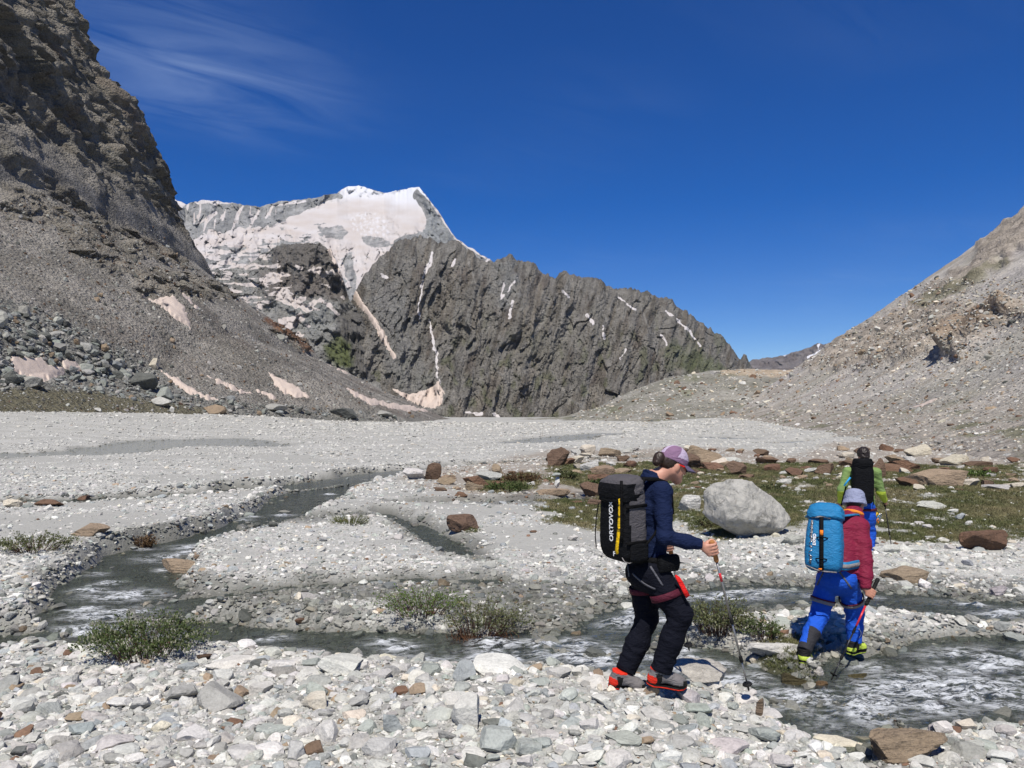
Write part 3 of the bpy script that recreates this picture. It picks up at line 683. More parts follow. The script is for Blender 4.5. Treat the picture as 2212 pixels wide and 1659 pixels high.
# ---- middle spur with the dark knob, slabs and snow ledges
def spur_relief(u, v, T):
    k = px_poly(u, v, [(590,530),(650,520),(715,535),(735,590),(700,590),(600,585)], 10, 1, 8)
    cl = px_poly(u, v, [(740,690),(780,720),(800,815),(745,800),(735,740)], 8, 1, 6)
    s = u - (v - 600) * .12
    return 11 * ridged(s / 110, v / 130, .9, 3) + 3.5 * facets(s / 30, v / 34, 4) + 1.8 * facets(s / 11, v / 12, 5) + .9 * facets(u / 5, v / 5, 6) + k * 3.5 * ridged(u / 16, v / 60, 3, 2) + cl * 8 * ridged(u / 14, v / 60, 5, 2) - 16
def spur_col(u, v, T):
    n = fbm(u / 40, v / 40, 3, 4); n2 = fbm(u / 10 + v / 30, v / 18, 5, 4)
    col = cmix((.155, .152, .14), (.23, .228, .213), sstep(-.6, .6, n + .5 * n2))
    col = cmix(col, (.115, .105, .093), px_poly(u, v, [(585,530),(650,518),(718,535),(742,590),(730,600),(600,590)], 6, 1, 8) * .95)
    col = cmix(col, (.105, .09, .078), px_poly(u, v, [(560,590),(740,585),(760,640),(700,650),(640,640),(580,640)], 12, 2, 14) * .8)
    col = cmix(col, (.19, .195, .185), px_poly(u, v, [(600,660),(700,640),(740,680),(690,730),(640,710)], 12, 3, 12) * .8)
    col = cmix(col, (.09, .085, .078), px_poly(u, v, [(720,680),(790,650),(860,790),(840,830),(800,815),(750,790),(735,730)], 12, 4, 14) * .85)
    col = cmix(col, (.075, .09, .03), px_poly(u, v, [(695,745),(730,730),(755,745),(760,790),(735,795),(705,775)], 8, 4, 8) * .9)
    sn = np.zeros(u.shape)
    for i, pl in enumerate(([(635,572),(660,580),(695,575),(690,590),(660,588)], [(600,630),(620,625),(640,645),(665,640),(650,655),(690,670),(660,672),(610,655),(590,650)], [(690,590),(720,582),(725,590),(700,598)], [(560,600),(590,590),(600,605),(575,620),(565,612)], [(660,655),(690,645),(700,650),(670,662)], [(700,655),(720,660),(740,685),(715,672)], [(605,690),(640,680),(650,672),(655,690),(620,715),(600,705)], [(630,730),(645,720),(660,722),(640,735)], [(480,640),(520,650),(560,690),(545,690),(500,662)], [(660,700),(672,705),(668,712)],[(700,615),(720,612),(716,622)],[(735,640),(755,645),(745,650)])):
        sn = np.maximum(sn, px_poly(u, v, pl, 2.0, i, 6, 14, 14))
    sn = np.maximum(sn, .95 * sstep(.02, .26, fbm(u / 36 + v / 60, v / 10, 31, 3)) * px_poly(u, v, [(400,580),(580,540),(640,600),(600,640),(560,680),(470,650),(400,620)], 12, 2, 10))
    return col, sn, np.full(u.shape, .8)
sheet('rock_spur', [(380,585),(430,590),(480,580),(530,572),(580,540),(600,527),(650,522),(690,526),(715,540),(738,590),(752,640),(790,690),(820,740),(850,790),(880,850),(900,905)],
      [(380,780),(500,760),(640,800),(760,850),(900,915)], [(380,640),(900,520)], [(380,520),(900,430)], 1.8, spur_relief, 4,
      'grey rock spur with a dark blocky knob and snow ledges', 'mountain', spur_col, rock_mat('spur rock', .22, 3.0, .12, strength=.9), seed=2)

# ---- snow-capped mountain
def peak_relief(u, v, T):
    gl = px_poly(u, v, [(560,500),(640,460),(720,430),(905,400),(915,440),(930,470),(900,500),(850,510),(800,540),(700,500)], 14, 1, 8)
    rock = 22 * ridged((u + v * .2) / 60, v / 90, .9, 2) + 8 * facets(u / 20, v / 30, 7) + 4 * facets(u / 7, v / 9, 8)
    ridge = px_poly(u, v, [(898,400),(985,515),(985,600),(900,600),(890,500),(930,470),(905,430)], 8, 3, 4)
    ice = px_poly(u, v, [(745,470),(800,455),(870,470),(860,505),(800,520),(770,510)], 8, 5, 8)
    return rock * (1 - gl) * .8 + gl * (14 * fbm(u / 90, v / 50, 1, 2)) + ice * (4 * ridged(u / 12, v / 12, 8, 3)) - 14
def peak_col(u, v, T):
    n = fbm(u / 30, v / 30, 3, 4); n2 = fbm(u / 8 + v / 22, v / 14, 5, 4)
    col = cmix((.16, .162, .16), (.245, .245, .24), sstep(-.6, .6, n + .5 * n2))
    sn = np.zeros(u.shape); A = lambda x: np.maximum(sn, x)
    # main glacier and summit dome
    sn = A(px_poly(u, v, [(560,505),(600,480),(650,460),(700,440),(735,425),(730,415),(755,398),(780,398),(830,414),(905,400),(900,412),(893,425),(905,445),(930,455),(928,475),(912,500),(880,505),(860,515),(835,545),(850,570),(790,572),(760,560),(700,500),(650,505),(600,520)], 3, 1, 7))
    sn = A(px_poly(u, v, [(400,520),(450,500),(520,492),(600,490),(640,500),(600,520),(540,530),(470,530),(420,545)], 3, 2, 9))
    sn = A(px_poly(u, v, [(700,500),(760,530),(840,545),(870,570),(790,590),(770,640),(745,610),(720,560)], 3, 4, 10))
    strk = sstep(-.26, .06, fbm(u / 34 + v / 70, v / 9, 31, 4))
    zone = px_poly(u, v, [(410,520),(600,490),(720,500),(720,545),(600,545),(560,590),(430,600)], 10, 5, 8)
    sn = A(zone * strk)
    # ridge snow
    gul = .8 * sstep(.30, .5, fbm(u / 9 + v / 60, v / 55, 41, 3)) * px_poly(u, v, [(380,430),(560,445),(640,440),(600,465),(560,490),(480,500),(400,505)], 6, 5, 5)
    sn = A(gul * .95)
    sn = A(px_poly(u, v, [(365,425),(385,428),(402,440),(380,462),(362,470)], 2, 6, 2)); sn = A(px_poly(u, v, [(420,432),(440,426),(500,436),(470,441),(430,441)], 2, 6, 4))
    for i, g in enumerate([[(425,485,1.5),(465,460,4),(445,480,3),(440,500,1)], [(500,500,1),(515,460,4),(525,445,2)], [(540,490,2),(560,455,3)], [(575,470,2),(590,445,2)], [(905,405,5),(930,432,5),(960,478,3),(985,515,3),(1015,535,2.5),(1055,560,3)], [(590,445,1),(640,436,3)], [(640,440,1),(660,434,2)]]):
        sn = np.maximum(sn, px_line(u, v, g, i, 1.4))
    sn = sn * (1 - px_poly(u, v, [(892,418),(905,410),(930,440),(945,480),(915,500),(920,470),(905,445)], 3, 7, 4) * .85)
    rocks = sstep(.28, .5, fbm(u / 20, v / 8, 61, 3)) * px_poly(u, v, [(560,500),(700,470),(740,500),(700,560),(560,560)], 8, 8, 8)
    for pl in ([(690,490),(730,483),(760,500),(740,520),(700,515)], [(780,510),(830,515),(850,530),(800,540)], [(735,560),(760,545),(770,600),(765,630),(745,600)]):
        rocks = np.maximum(rocks, px_poly(u, v, pl, 3, 9, 8))
    sn = sn * (1 - rocks * .6)
    col = cmix(col, (.19, .20, .20), px_poly(u, v, [(900,410),(990,520),(940,530),(910,500),(930,470)], 6, 4, 6) * .8)
    dust = np.clip(sstep(405, 450, v) * .7 + .2 * fbm(u / 50, v / 14, 71, 3), 0, .85) * (1 - .7 * px_poly(u, v, [(830,395),(920,400),(920,450),(850,450)], 20, 2, 10))
    ice = px_poly(u, v, [(748,470),(800,458),(850,480),(840,505),(800,515),(770,505)], 6, 5, 8) * sstep(-.1, .4, fbm(u / 7, v / 6, 81, 3))
    dust = dust * (1 - ice * .45)
    return col, sn, dust
sheet('snow_mountain', [(330,440),(362,432),(375,428),(402,440),(440,430),(470,434),(500,437),(530,442),(560,446),(600,434),(640,432),(700,422),(728,417),(752,402),(775,399),(830,416),(870,408),(905,402),(920,420),(950,460),(970,492),(985,514),(1015,534),(1062,562),(1090,580)],
      [(330,700),(500,720),(900,740),(1090,740)], [(330,1250),(780,1300),(905,1200),(1090,950)], [(330,800),(700,760),(1090,780)], 1.7, peak_relief, 2.2,
      'snow-capped mountain with a dusty pink glacier below twin summits', 'mountain', peak_col, rock_mat('high mountain rock', .06, 7.0, .035, (.40, .56), strength=.7), power=1.0, seed=3)

# ---- long snow couloir and fan between the spur and the wall, far ridge on the right
def ridge_col(u, v, T):
    col = cmix((.11, .095, .09), (.15, .135, .13), sstep(-.5, .5, fbm(u / 20, v / 12, 2, 3)))
    sn = np.zeros(u.shape)
    for pl in ([(1742,770),(1765,760),(1790,748),(1812,742),(1790,755),(1760,768),(1745,775)], [(1690,768),(1700,766),(1695,770)], [(1765,745),(1772,742),(1768,755)]): sn = np.maximum(sn, px_poly(u, v, pl, 1.5, 2, 2, 8, 8))
    return col, sn, np.full(u.shape, .1)
sheet('distant_ridge', [(1600,790),(1625,776),(1660,772),(1700,764),(1740,752),(1765,742),(1778,743),(1790,740),(1815,738),(1840,748),(1900,760)], [(1600,830),(1900,830)], [(1600,1900),(1900,1900)], [(1600,1500),(1900,1500)], 1.6, lambda u, v, T: 30 * ridged(u / 30, v / 30, 3, 3), 2,
      'far grey-brown ridge with a small white snowfield', 'ridge', ridge_col, rock_mat('far ridge rock', .03, 9, .02), seed=5)

# ------------------------------------------------------------------ lookups on the terrain
BVH = {k: BVHTree.FromPolygons([tuple(p) for p in V.tolist()], F.tolist()) for k, (V, F, o) in TERRAIN.items() if k in ('scree_slope', 'hillside', 'moraine_hill', 'rock_wall', 'rock_spur')}
def hit(u, v, names=('scree_slope', 'hillside', 'moraine_hill')):
    o = Vector((0, 0, CAMZ)); d = P(u, v, 1.0) - o; d.normalize()
    best = None
    for nme in names:
        h = BVH[nme].ray_cast(o, d)
        if h[0] is not None and (best is None or h[3] < best[3]): best = h
    return best

SNOW = NT('old dusty snow'); _p = SNOW.pos()
SNOW_MAT = SNOW.done(SNOW.mix(SNOW.noise(.5, 6, .7, vec=_p), (.42, .34, .285), (.55, .475, .415)), .6, SNOW.bump(SNOW.noise(1.2, 5, vec=_p), .5, .25))
def snow_patch(poly, label, lift, names, step=1.5, seed=0, rough=5):
    SNOW_POLYS.append(poly)
    us = [p[0] for p in poly]; vs = [p[1] for p in poly]
    U = np.arange(min(us) - 4, max(us) + 4, step); Vv = np.arange(min(vs) - 4, max(vs) + 4, step)
    uu, vv = np.meshgrid(U, Vv)
    d = poly_sd(uu, vv, poly) + rough * fbm(uu / 9, vv / 9, seed + .4, 4) * 1.0
    pts = np.zeros(uu.shape + (3,)); ok = np.zeros(uu.shape, bool)
    for i in range(uu.shape[0]):
        for j in range(uu.shape[1]):
            if d[i, j] < -3: continue
            h = hit(uu[i, j], vv[i, j], names)
            if h is None: continue
            off = lift * (min(max(d[i, j] / 5.0, -1), 1))
            n = h[1] if h[1].y < 0 else -h[1]
            q = h[0] + Vector((0, -.35, .94)) * off
            pts[i, j] = q; ok[i, j] = True
    m = ok[:-1, :-1] & ok[1:, :-1] & ok[:-1, 1:] & ok[1:, 1:]
    # do not bridge depth jumps
    dep = pts[..., 1]; jump = np.abs(dep[:-1, :-1] - dep[1:, 1:]) < dep[:-1, :-1] * .12
    F = grid_faces(*uu.shape, m & jump)
    if not len(F): return
    V, F = compact(pts.reshape(-1, 3), F)
    o = link('snow_patch', mesh_np('snow_patch', V, F), SNOW_MAT)
    tag(o, label, 'snow patch', 'old snow patches')
LS = ('scree_slope',)
SNOW_POLYS = []
for i, (poly, lab) in enumerate([
 ([(22,775),(55,770),(90,775),(110,790),(135,795),(150,800),(120,815),(90,828),(55,818),(30,805)], 'broad pinkish snow patch among the blocks of the rockfall'),
 ([(125,780),(150,778),(175,790),(188,802),(165,803),(140,796)], 'narrow pinkish snow patch above the broad one in the rockfall'),
 ([(345,800),(380,815),(410,835),(450,855),(488,866),(450,864),(400,845),(370,825)], 'long pink snow strip running down beside the rockfall blocks'),
 ([(448,812),(475,820),(510,838),(545,850),(515,848),(480,832)], 'thin dusty snow strip on the lower scree slope'),
 ([(555,840),(575,848),(600,858),(590,862),(565,853)], 'small snow sliver at the foot of the scree'),
 ([(578,803),(596,815),(625,825),(650,840),(668,858),(640,858),(605,846),(594,830)], 'leaf-shaped snow patch low on the scree slope'),
 ([(308,640),(330,650),(360,640),(372,638),(392,655),(410,690),(412,710),(380,690),(350,665)], 'ragged snow patch below the dark outcrop on the scree'),
 ([(388,625),(396,630),(428,665),(424,668),(395,640)], 'thin straight snow streak beside the dark outcrop'),
 ([(690,768),(720,780),(770,810),(750,808),(710,788)], 'thin snow strip on the crest of the scree slope'),
 ([(748,838),(790,855),(830,868),(850,880),(800,872),(765,858)], 'long snow patch at the far foot of the scree'),
 ([(830,872),(855,870),(900,880),(945,892),(890,888),(845,884)], 'flat snow tongue where the scree meets the gravel plain'),
 ([(640,520),(625,500)], None)]):
    if lab: snow_patch(poly, lab, .5, LS, 1.6, i)
snow_patch([(700,520),(725,560),(745,590),(765,625),(790,660),(812,690),(828,715),(840,745),(858,775),(848,772),(825,735),(805,700),(785,672),(765,650),(750,620),(730,590),(712,550)], 'long pinkish snow couloir falling between the spur and the dark wall', 2.0, ('rock_wall', 'rock_spur'), 2, 31, 4)
snow_patch([(845,838),(880,852),(900,850),(935,835),(948,822),(958,850),(955,875),(935,882),(905,876),(885,865)], 'fan of avalanche snow at the foot of the dark wall', 1.2, ('rock_wall', 'rock_spur', 'scree_slope'), 2, 33, 4)
snow_patch([(1968,880),(1990,872),(2025,858),(2022,864),(1990,878)], 'thin pale snow strip on the beige hillside', .15, ('hillside',), 1.2, 35, 1.5)
# ------------------------------------------------------------------ stones, rocks, boulders
_ico_cache = {}
def ico(sub):
    if sub not in _ico_cache:
        bm = bmesh.new(); bmesh.ops.create_icosphere(bm, subdivisions=sub, radius=1.0)
        V = np.array([v.co[:] for v in bm.verts]); F = np.array([[v.index for v in f.verts] for f in bm.faces]); bm.free()
        _ico_cache[sub] = (V, F)
    return _ico_cache[sub]
def rock_verts(seed, sub=3, planes=12, dmin=.42, dmax=.82, amp=.05, slabby=0.0):
    r = np.random.default_rng(seed); V, F = ico(sub); V = V.copy()
    for k in range(planes):
        n = r.normal(size=3); n /= np.linalg.norm(n); d = r.uniform(dmin, dmax)
        e = np.maximum(V @ n - d, 0); V -= e[:, None] * n
    if slabby:
        n = np.array([r.normal() * .15, r.normal() * .15, 1.0]); n /= np.linalg.norm(n)
        for s in (1, -1):
            e = np.maximum(V @ (n * s) - (1 - slabby) * r.uniform(.7, 1), 0); V -= e[:, None] * n * s
    if amp:
        L = np.linalg.norm(V, axis=1, keepdims=True)
        a = fbm(V[:, 0] * 1.7 + seed, V[:, 1] * 1.7, V[:, 2] * 1.7, 2) + .5 * ridged(V[:, 0] * 4 + seed, V[:, 1] * 4, V[:, 2] * 4, 2)
        V = V * (1 + amp * a[:, None])
    lo, hi = V.min(0), V.max(0)
    return (V - (lo + hi) / 2) / (hi - lo) * 2, F           # unit box -1..1
def rock_mesh(name, seed, sub, planes, amp, slabby=0.0, smooth=False):
    V, F = rock_verts(seed, sub, planes, amp=amp, slabby=slabby)
    return mesh_np(name, V, F, smooth)

def stone_material(name, bump_scale, dist, inst=True, spec_rust=.35, strength=.6, scl=1.0, layered=False):
    t = NT(name)
    tint = t.attr('tint', 'INSTANCER'); wet = t.attr('wetness', 'INSTANCER', 'Fac')
    p = t.pos()
    n1 = t.noise(9 * scl, 5, .7, vec=p); n2 = t.noise(55 * scl, 4, .7, vec=p)
    tint = t.mix(1.0, tint, (1.0, .995, .97), 'MULTIPLY')
    c = t.mix(1.0, tint, t.ramp(t.m('ADD', t.m('MULTIPLY', n1, .5), t.m('MULTIPLY', n2, .5)), [(.3, .62), (.5, .98), (.72, 1.30)]), 'MULTIPLY')
    st = t.ramp(t.noise(6 * scl, 5, .65, vec=p, dist=1.0), [(.60, 0.0), (.76, 1.0)])
    c = t.mix(t.m('MULTIPLY', st, spec_rust), c, t.mix(.5, tint, (.30, .185, .09)))
    c = t.mix(t.m('MULTIPLY', wet, .9), c, t.mix(1.0, c, (.28, .285, .25), 'MULTIPLY'))
    h = t.m('ADD', t.noise(bump_scale, 6, .7, vec=p), t.m('MULTIPLY', t.voro(bump_scale * 1.6, p), .35))
    if layered: h = t.m('ADD', h, t.m('MULTIPLY', t.noise(4, 5, .7, vec=t.scale(p, (1, 1, 7)), dist=.6), 1.3))
    return t.done(c, t.m('SUBTRACT', .88, t.m('MULTIPLY', wet, .5)), t.bump(h, strength, dist))
STONE_MAT = stone_material('river stone', 30, .02)
ROCK_MAT = stone_material('weathered rock', 12, .05, spec_rust=.5, strength=.95, scl=.6, layered=True)
BLOCK_MAT = stone_material('rockfall block', .9, .5, spec_rust=.15, strength=.7, scl=.06)

PAL = {'white': (.555, .548, .515), 'pale': (.46, .455, .427), 'grey': (.335, .333, .312), 'green': (.315, .335, .31), 'blue': (.31, .33, .335), 'cream': (.53, .485, .40), 'tan': (.285, .22, .155), 'rust': (.175, .105, .07), 'dark': (.13, .135, .125), 'brown': (.15, .10, .07), 'pink': (.43, .405, .395)}
def pick_tints(n, names, w, r):
    k = r.choice(len(names), n, p=np.array(w) / np.sum(w)); base = np.array([PAL[x] for x in names])[k]
    return base * np.exp(r.normal(0, .16, (n, 1))) * np.exp(r.normal(0, .012, (n, 3))), k

KIT = {}
def kit(name, meshes, mat):
    c = bpy.data.collections.new(name)
    for i, me in enumerate(meshes):
        me.materials.append(mat); o = bpy.data.objects.new(f'{name}_{i:02d}', me); c.objects.link(o)
    KIT[name] = (c, len(meshes)); return c
kit('cobble', [rock_mesh('cobble', 100 + i, 2, 12 + i % 6, .03, .0 if i % 3 else .35) for i in range(14)], STONE_MAT)
kit('block', [rock_mesh('block', 200 + i, 2, 9 + i % 4, .05, .25 if i % 2 else 0) for i in range(12)], BLOCK_MAT)

def scatter(name, kit_name, pos, rot, scl, tint, wet, label, cat):
    me = bpy.data.meshes.new(name); me.vertices.add(len(pos)); me.vertices.foreach_set('co', np.asarray(pos, np.float32).ravel())
    n = KIT[kit_name][1]
    set_attr(me, 'srot', rot, 'FLOAT_VECTOR'); set_attr(me, 'sscl', scl, 'FLOAT_VECTOR'); set_attr(me, 'tint', tint, 'FLOAT_COLOR'); set_attr(me, 'wetness', wet)
    a = me.attributes.new('sidx', 'INT', 'POINT'); a.data.foreach_set('value', np.random.default_rng(len(pos)).integers(0, n, len(pos)).astype(np.int32))
    o = link(name, me)
    ng = bpy.data.node_groups.new('scatter_' + name, 'GeometryNodeTree')
    ng.interface.new_socket('Geometry', in_out='INPUT', socket_type='NodeSocketGeometry'); ng.interface.new_socket('Geometry', in_out='OUTPUT', socket_type='NodeSocketGeometry')
    N, L = ng.nodes, ng.links
    gi = N.new('NodeGroupInput'); go = N.new('NodeGroupOutput'); iop = N.new('GeometryNodeInstanceOnPoints'); ci = N.new('GeometryNodeCollectionInfo')
    ci.inputs['Collection'].default_value = KIT[kit_name][0]; ci.inputs['Separate Children'].default_value = True; ci.inputs['Reset Children'].default_value = True
    def na(nm, typ):
        x = N.new('GeometryNodeInputNamedAttribute'); x.data_type = typ; x.inputs['Name'].default_value = nm; return x.outputs['Attribute']
    L.new(gi.outputs[0], iop.inputs['Points']); L.new(ci.outputs[0], iop.inputs['Instance']); iop.inputs['Pick Instance'].default_value = True
    L.new(na('sidx', 'INT'), iop.inputs['Instance Index']); L.new(na('srot', 'FLOAT_VECTOR'), iop.inputs['Rotation']); L.new(na('sscl', 'FLOAT_VECTOR'), iop.inputs['Scale'])
    L.new(iop.outputs[0], go.inputs[0])
    md = o.modifiers.new('scatter', 'NODES'); md.node_group = ng
    tag(o, label, cat, kind='stuff'); return o

def build_gravel():
    r = np.random.default_rng(11)
    X, Y, S = [], [], []
    edges = [3.0, 4.2, 5.5, 7, 9, 12, 16, 21, 28, 38, 52, 72, 100, 140, 190]
    for y0, y1 in zip(edges[:-1], edges[1:]):
        ym = (y0 + y1) / 2; area = (y1 - y0) * (1.42 * ym + 1.0)
        med = max(.017, (.00115 if ym < 30 else .00092) * ym)
        mean_area = (2 * med) ** 2 * .78 * 1.6
        n = int(min(area * 1.0 / mean_area, 22000 if y1 < 60 else 11000))
        y = r.uniform(y0, y1, n); x = r.uniform(-1, 1, n) * (.71 * y + .5)
        s = np.clip(np.exp(r.normal(math.log(med), .64, n)), med * .4, max(.11, med * 3.2))
        X.append(x); Y.append(y); S.append(s)
    n = 26000; y = 3.2 + 4.3 * r.uniform(0, 1, n) ** .9; X.append(r.uniform(-1, 1, n) * (.71 * y + .4)); Y.append(y); S.append(np.exp(r.normal(math.log(.0105), .35, n)))   # grit
    for st, n in ((STREAMS[0], 5200), (STREAMS[1], 1600), (STREAMS[7], 2600), (STREAMS[8], 1400)):      # cobbles along the water's edge
        p = r.uniform(0, len(st) - 1.001, n); i = p.astype(int); t = (p - i)[:, None]; A = np.array(st); c = A[i] * (1 - t) + A[i + 1] * t; d = A[i + 1][:, :2] - A[i][:, :2]; d /= np.linalg.norm(d, axis=1, keepdims=True)
        off = (c[:, 3] * 1.05 + np.abs(r.normal(0, .22, n)) + .004 * c[:, 1]) * r.choice([-1, 1], n)
        X.append(c[:, 0] - d[:, 1] * off); Y.append(c[:, 1] + d[:, 0] * off); S.append(np.clip(np.exp(r.normal(math.log(.032), .45, n)), .015, .10) * np.clip(c[:, 1] / 16, .9, 1.6))
    x, y, s = map(np.concatenate, (X, Y, S))
    z, W, chan, sdb, sdi = ground_fn(x, y)
    silt = silt_fn(x, y) * (sdb < .0) * sstep(120, 40, y) * (chan > .7); turf = turf_fn(x, y); rub = rubble_fn(x, y)
    under = (chan < 0) & (sdb < -.1) & (sdi < -.1)
    keep = r.uniform(size=len(x)) > np.maximum(np.maximum(.88 * silt, .42 * sstep(9, 18, y)) * ~under, np.maximum(.86 * turf, .35 * under))
    x, y, s, z, W, chan, sdb, sdi, rub, under, turf = (a[keep] for a in (x, y, s, z, W, chan, sdb, sdi, rub, under, turf))
    n = len(x)
    names = ['white', 'pale', 'grey', 'green', 'blue', 'cream', 'tan', 'rust', 'dark', 'pink']
    tint, k = pick_tints(n, names, [22, 34, 20, 10, 7, 3.2, 1.8, .7, 1.4, 2.5], r)
    t2, _ = pick_tints(n, ['rust', 'brown', 'tan', 'cream', 'pale', 'grey'], [2, 2, 3, 2, 3, 2], r)
    m = (r.uniform(size=n) < rub * .6) & ~under; tint[m] = t2[m]
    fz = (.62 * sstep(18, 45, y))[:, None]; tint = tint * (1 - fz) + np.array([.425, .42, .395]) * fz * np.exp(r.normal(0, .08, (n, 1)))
    wet = np.clip(sstep(.07, .0, z - W) * (chan < .6) * (sdb < .02) * (sdi < .02), 0, 1)
    wet = np.maximum(wet, .95 * damp_fn(x, y) * (sdb < -.05) * (r.uniform(size=n) < .85))
    wet = np.maximum(wet, .85 * sstep(.45, 0, chan + .3 * fbm(x / .8, y / .8, 4.1, 3)) * (sdb < -.05) * (sdi < -.02) * (r.uniform(size=n) < .8))
    fl = r.uniform(.38, .75, n); el = r.uniform(.62, .95, n)
    scl = np.stack([s, s * el, s * fl], -1)
    rot = np.stack([r.normal(0, .22, n), r.normal(0, .22, n), r.uniform(0, 6.28, n)], -1)
    pos = np.stack([x, y, z + s * fl * r.uniform(-.35, .32, n)], -1)
    scatter('gravel', 'cobble', pos, rot, scl, tint, wet, 'countless pale grey and white stones covering the gravel bars', 'gravel')
    print('gravel', n)
build_gravel()

def build_debris():
    r = np.random.default_rng(12)
    def sample(n, box, names, ok, within=None):
        out = []
        uu, vv = r.uniform(box[0], box[2], n), r.uniform(box[1], box[3], n); m = np.ones(n, bool) if within is None else inside(uu, vv, within)
        for q in SNOW_POLYS: m &= ~inside(uu, vv, q)
        for u, v in zip(uu[m].tolist(), vv[m].tolist()):
            h = hit(u, v, names)
            if h is None or not ok(u, v, h): continue
            out.append((u, v, *h[0], *h[1]))
        return np.array(out)
    # scree on both sides
    a = sample(20000, (-320, 430, 960, 905), ('scree_slope',), lambda u, v, h: h[0].z < 62 + 6 * math.sin(h[0].y * .1))
    s = np.exp(r.normal(math.log(.125), .55, len(a))) * (a[:, 3] / 150); n = len(a)
    tint, _ = pick_tints(n, ['grey', 'dark', 'brown', 'pale', 'tan'], [5, 2.5, 2, 3, .8], r); tint *= .70
    sc = np.stack([s, s * r.uniform(.6, 1, n), s * r.uniform(.4, .8, n)], -1); rot = r.uniform(0, 6.28, (n, 3))
    scatter('scree', 'block', a[:, 2:5], rot, sc, tint, np.zeros(n), 'loose grey scree stones strewn over the slope under the cliff', 'scree')
    b = sample(17000, (1240, 600, 2500, 975), ('hillside', 'moraine_hill'), lambda u, v, h: True)
    n = len(b); s = np.exp(r.normal(math.log(.13), .5, n)) * (b[:, 3] / 100)
    tint, _ = pick_tints(n, ['pale', 'grey', 'cream', 'tan', 'brown', 'rust', 'dark'], [4, 5, 2.5, 2.5, 1.0, .4, .6], r); tint *= .95
    sc = np.stack([s, s * r.uniform(.6, 1, n), s * r.uniform(.35, .7, n)], -1); rot = r.normal(0, .4, (n, 3)); rot[:, 2] = r.uniform(0, 6.28, n)
    scatter('hillside_scree', 'block', b[:, 2:5], rot, sc, tint, np.zeros(n), 'loose beige and grey stones strewn over the pale hillside', 'scree')
    # rockfall blocks
    poly = [(-320,620),(-40,640),(60,655),(150,690),(230,735),(320,785),(420,845),(560,872),(760,885),(915,903),(900,913),(440,893),(300,868),(150,845),(-40,850),(-320,850)]
    pa = np.array(poly, float)
    c = sample(7000, (-320, 620, 915, 913), ('scree_slope',), lambda u, v, h: True, poly)
    n = len(c); s = np.exp(r.normal(math.log(.42), .5, n)) * (c[:, 3] / 150)
    edge = poly_sd(c[:, 0], c[:, 1], poly); s *= .6 + .5 * sstep(0, 40, edge)
    big = np.argsort(-s)[:1]
    tint, kcol = pick_tints(n, ['green', 'grey', 'blue', 'pale', 'tan', 'dark'], [5, 5, 2, 2, .7, 2], r); tint *= .66
    el = r.uniform(.6, 1, n); fl = r.uniform(.45, .9, n)
    sc = np.stack([s, s * el, s * fl], -1); rot = r.normal(0, .45, (n, 3)); rot[:, 2] = r.uniform(0, 6.28, n)
    pos = c[:, 2:5].copy(); pos[:, 2] += s * .25
    order = np.argsort(-s)
    vis = (c[order, 0] > -10); order = np.concatenate([order[vis], order[~vis]]); top, rest = order[:150], order[150:]
    scatter('rockfall_rubble', 'block', pos[rest], rot[rest], sc[rest], tint[rest], np.zeros(len(rest)), 'green-grey rubble of the rockfall at the foot of the scree', 'rubble')
    kit_objs = list(KIT['block'][0].objects)
    for q, i in enumerate(top):
        o = bpy.data.objects.new('boulder', kit_objs[q % len(kit_objs)].data); COL.objects.link(o)
        o.location = pos[i]; o.rotation_euler = rot[i]; o.scale = sc[i]; o['tint'] = tint[i].tolist(); o['wetness'] = 0.0
        cn = ['green-grey', 'mid-grey', 'bluish grey', 'pale grey', 'tan', 'dark grey'][kcol[i]]; sz = 'bulky' if q < 50 else 'smaller'; fm = 'flat-topped' if fl[i] < .62 else 'blocky'
        tag(o, f'{sz} {fm} {cn} boulder in the rockfall below the scree', 'boulder', f'{sz} {fm} {cn} rockfall boulders')
    for u, v, w, h_, cl, lab in [(300,843,64,44,'dark','large dark grey block with a shaded front in the rockfall'), (182,808,32,26,'green','rounded grey-green boulder beside the narrow snow patch'), (345,880,46,26,'pale','pale grey boulder at the foot of the rockfall blocks'), (62,838,56,28,'grey','wide grey boulder below the broad pink snow patch'), (20,830,36,34,'dark','dark boulder standing against the broad pink snow patch'), (455,897,60,26,'tan','flat tan-grey slab boulder at the edge of the gravel plain'), (590,892,54,22,'grey','low grey boulder where rockfall meets the gravel plain'), (350,865,40,34,'green','green-grey boulder with a pointed top under the dark block'), (740,905,64,26,'dark','dark wedge-shaped boulder far along the foot of the scree'), (208,891,18,10,'white','small white boulder alone at the edge of the grassy toe'), (370,893,12,16,'white','small upright pale boulder on the plain below the rockfall'), (830,905,40,20,'grey','last grey boulder along the scree foot, beside the plain'), (90,735,30,20,'dark','dark boulder high in the rockfall field'), (222,760,28,20,'tan','tan boulder high in the rockfall field'), (330,800,26,30,'cream','tall cream boulder above the large dark block')]:
        hh = hit(u, v - 2, ('scree_slope',))
        if hh is None: 
            x, y = G(u, v, 1.0); y = min(y, 140); hh = (Vector(((u - UC) / FPX * y, y, CAMZ - (v - HV) / FPX * y)),)
        y = hh[0].y; o = bpy.data.objects.new('boulder', rock_mesh('boulder', 900 + int(u), 3, 11, .05)); COL.objects.link(o); o.data.materials.append(BLOCK_MAT)
        sw, sh = w / FPX * y / 2, h_ / FPX * y / 2
        o.location = hh[0] + Vector((0, sw * .6, sh * .75)); o.scale = (sw * .9, sw * .8, sh * .95); o.rotation_euler = (0, 0, r.uniform(-.3, .3)); o['tint'] = [k * .85 for k in PAL[cl]]; o['wetness'] = 0.0
        tag(o, lab, 'boulder')
build_debris()

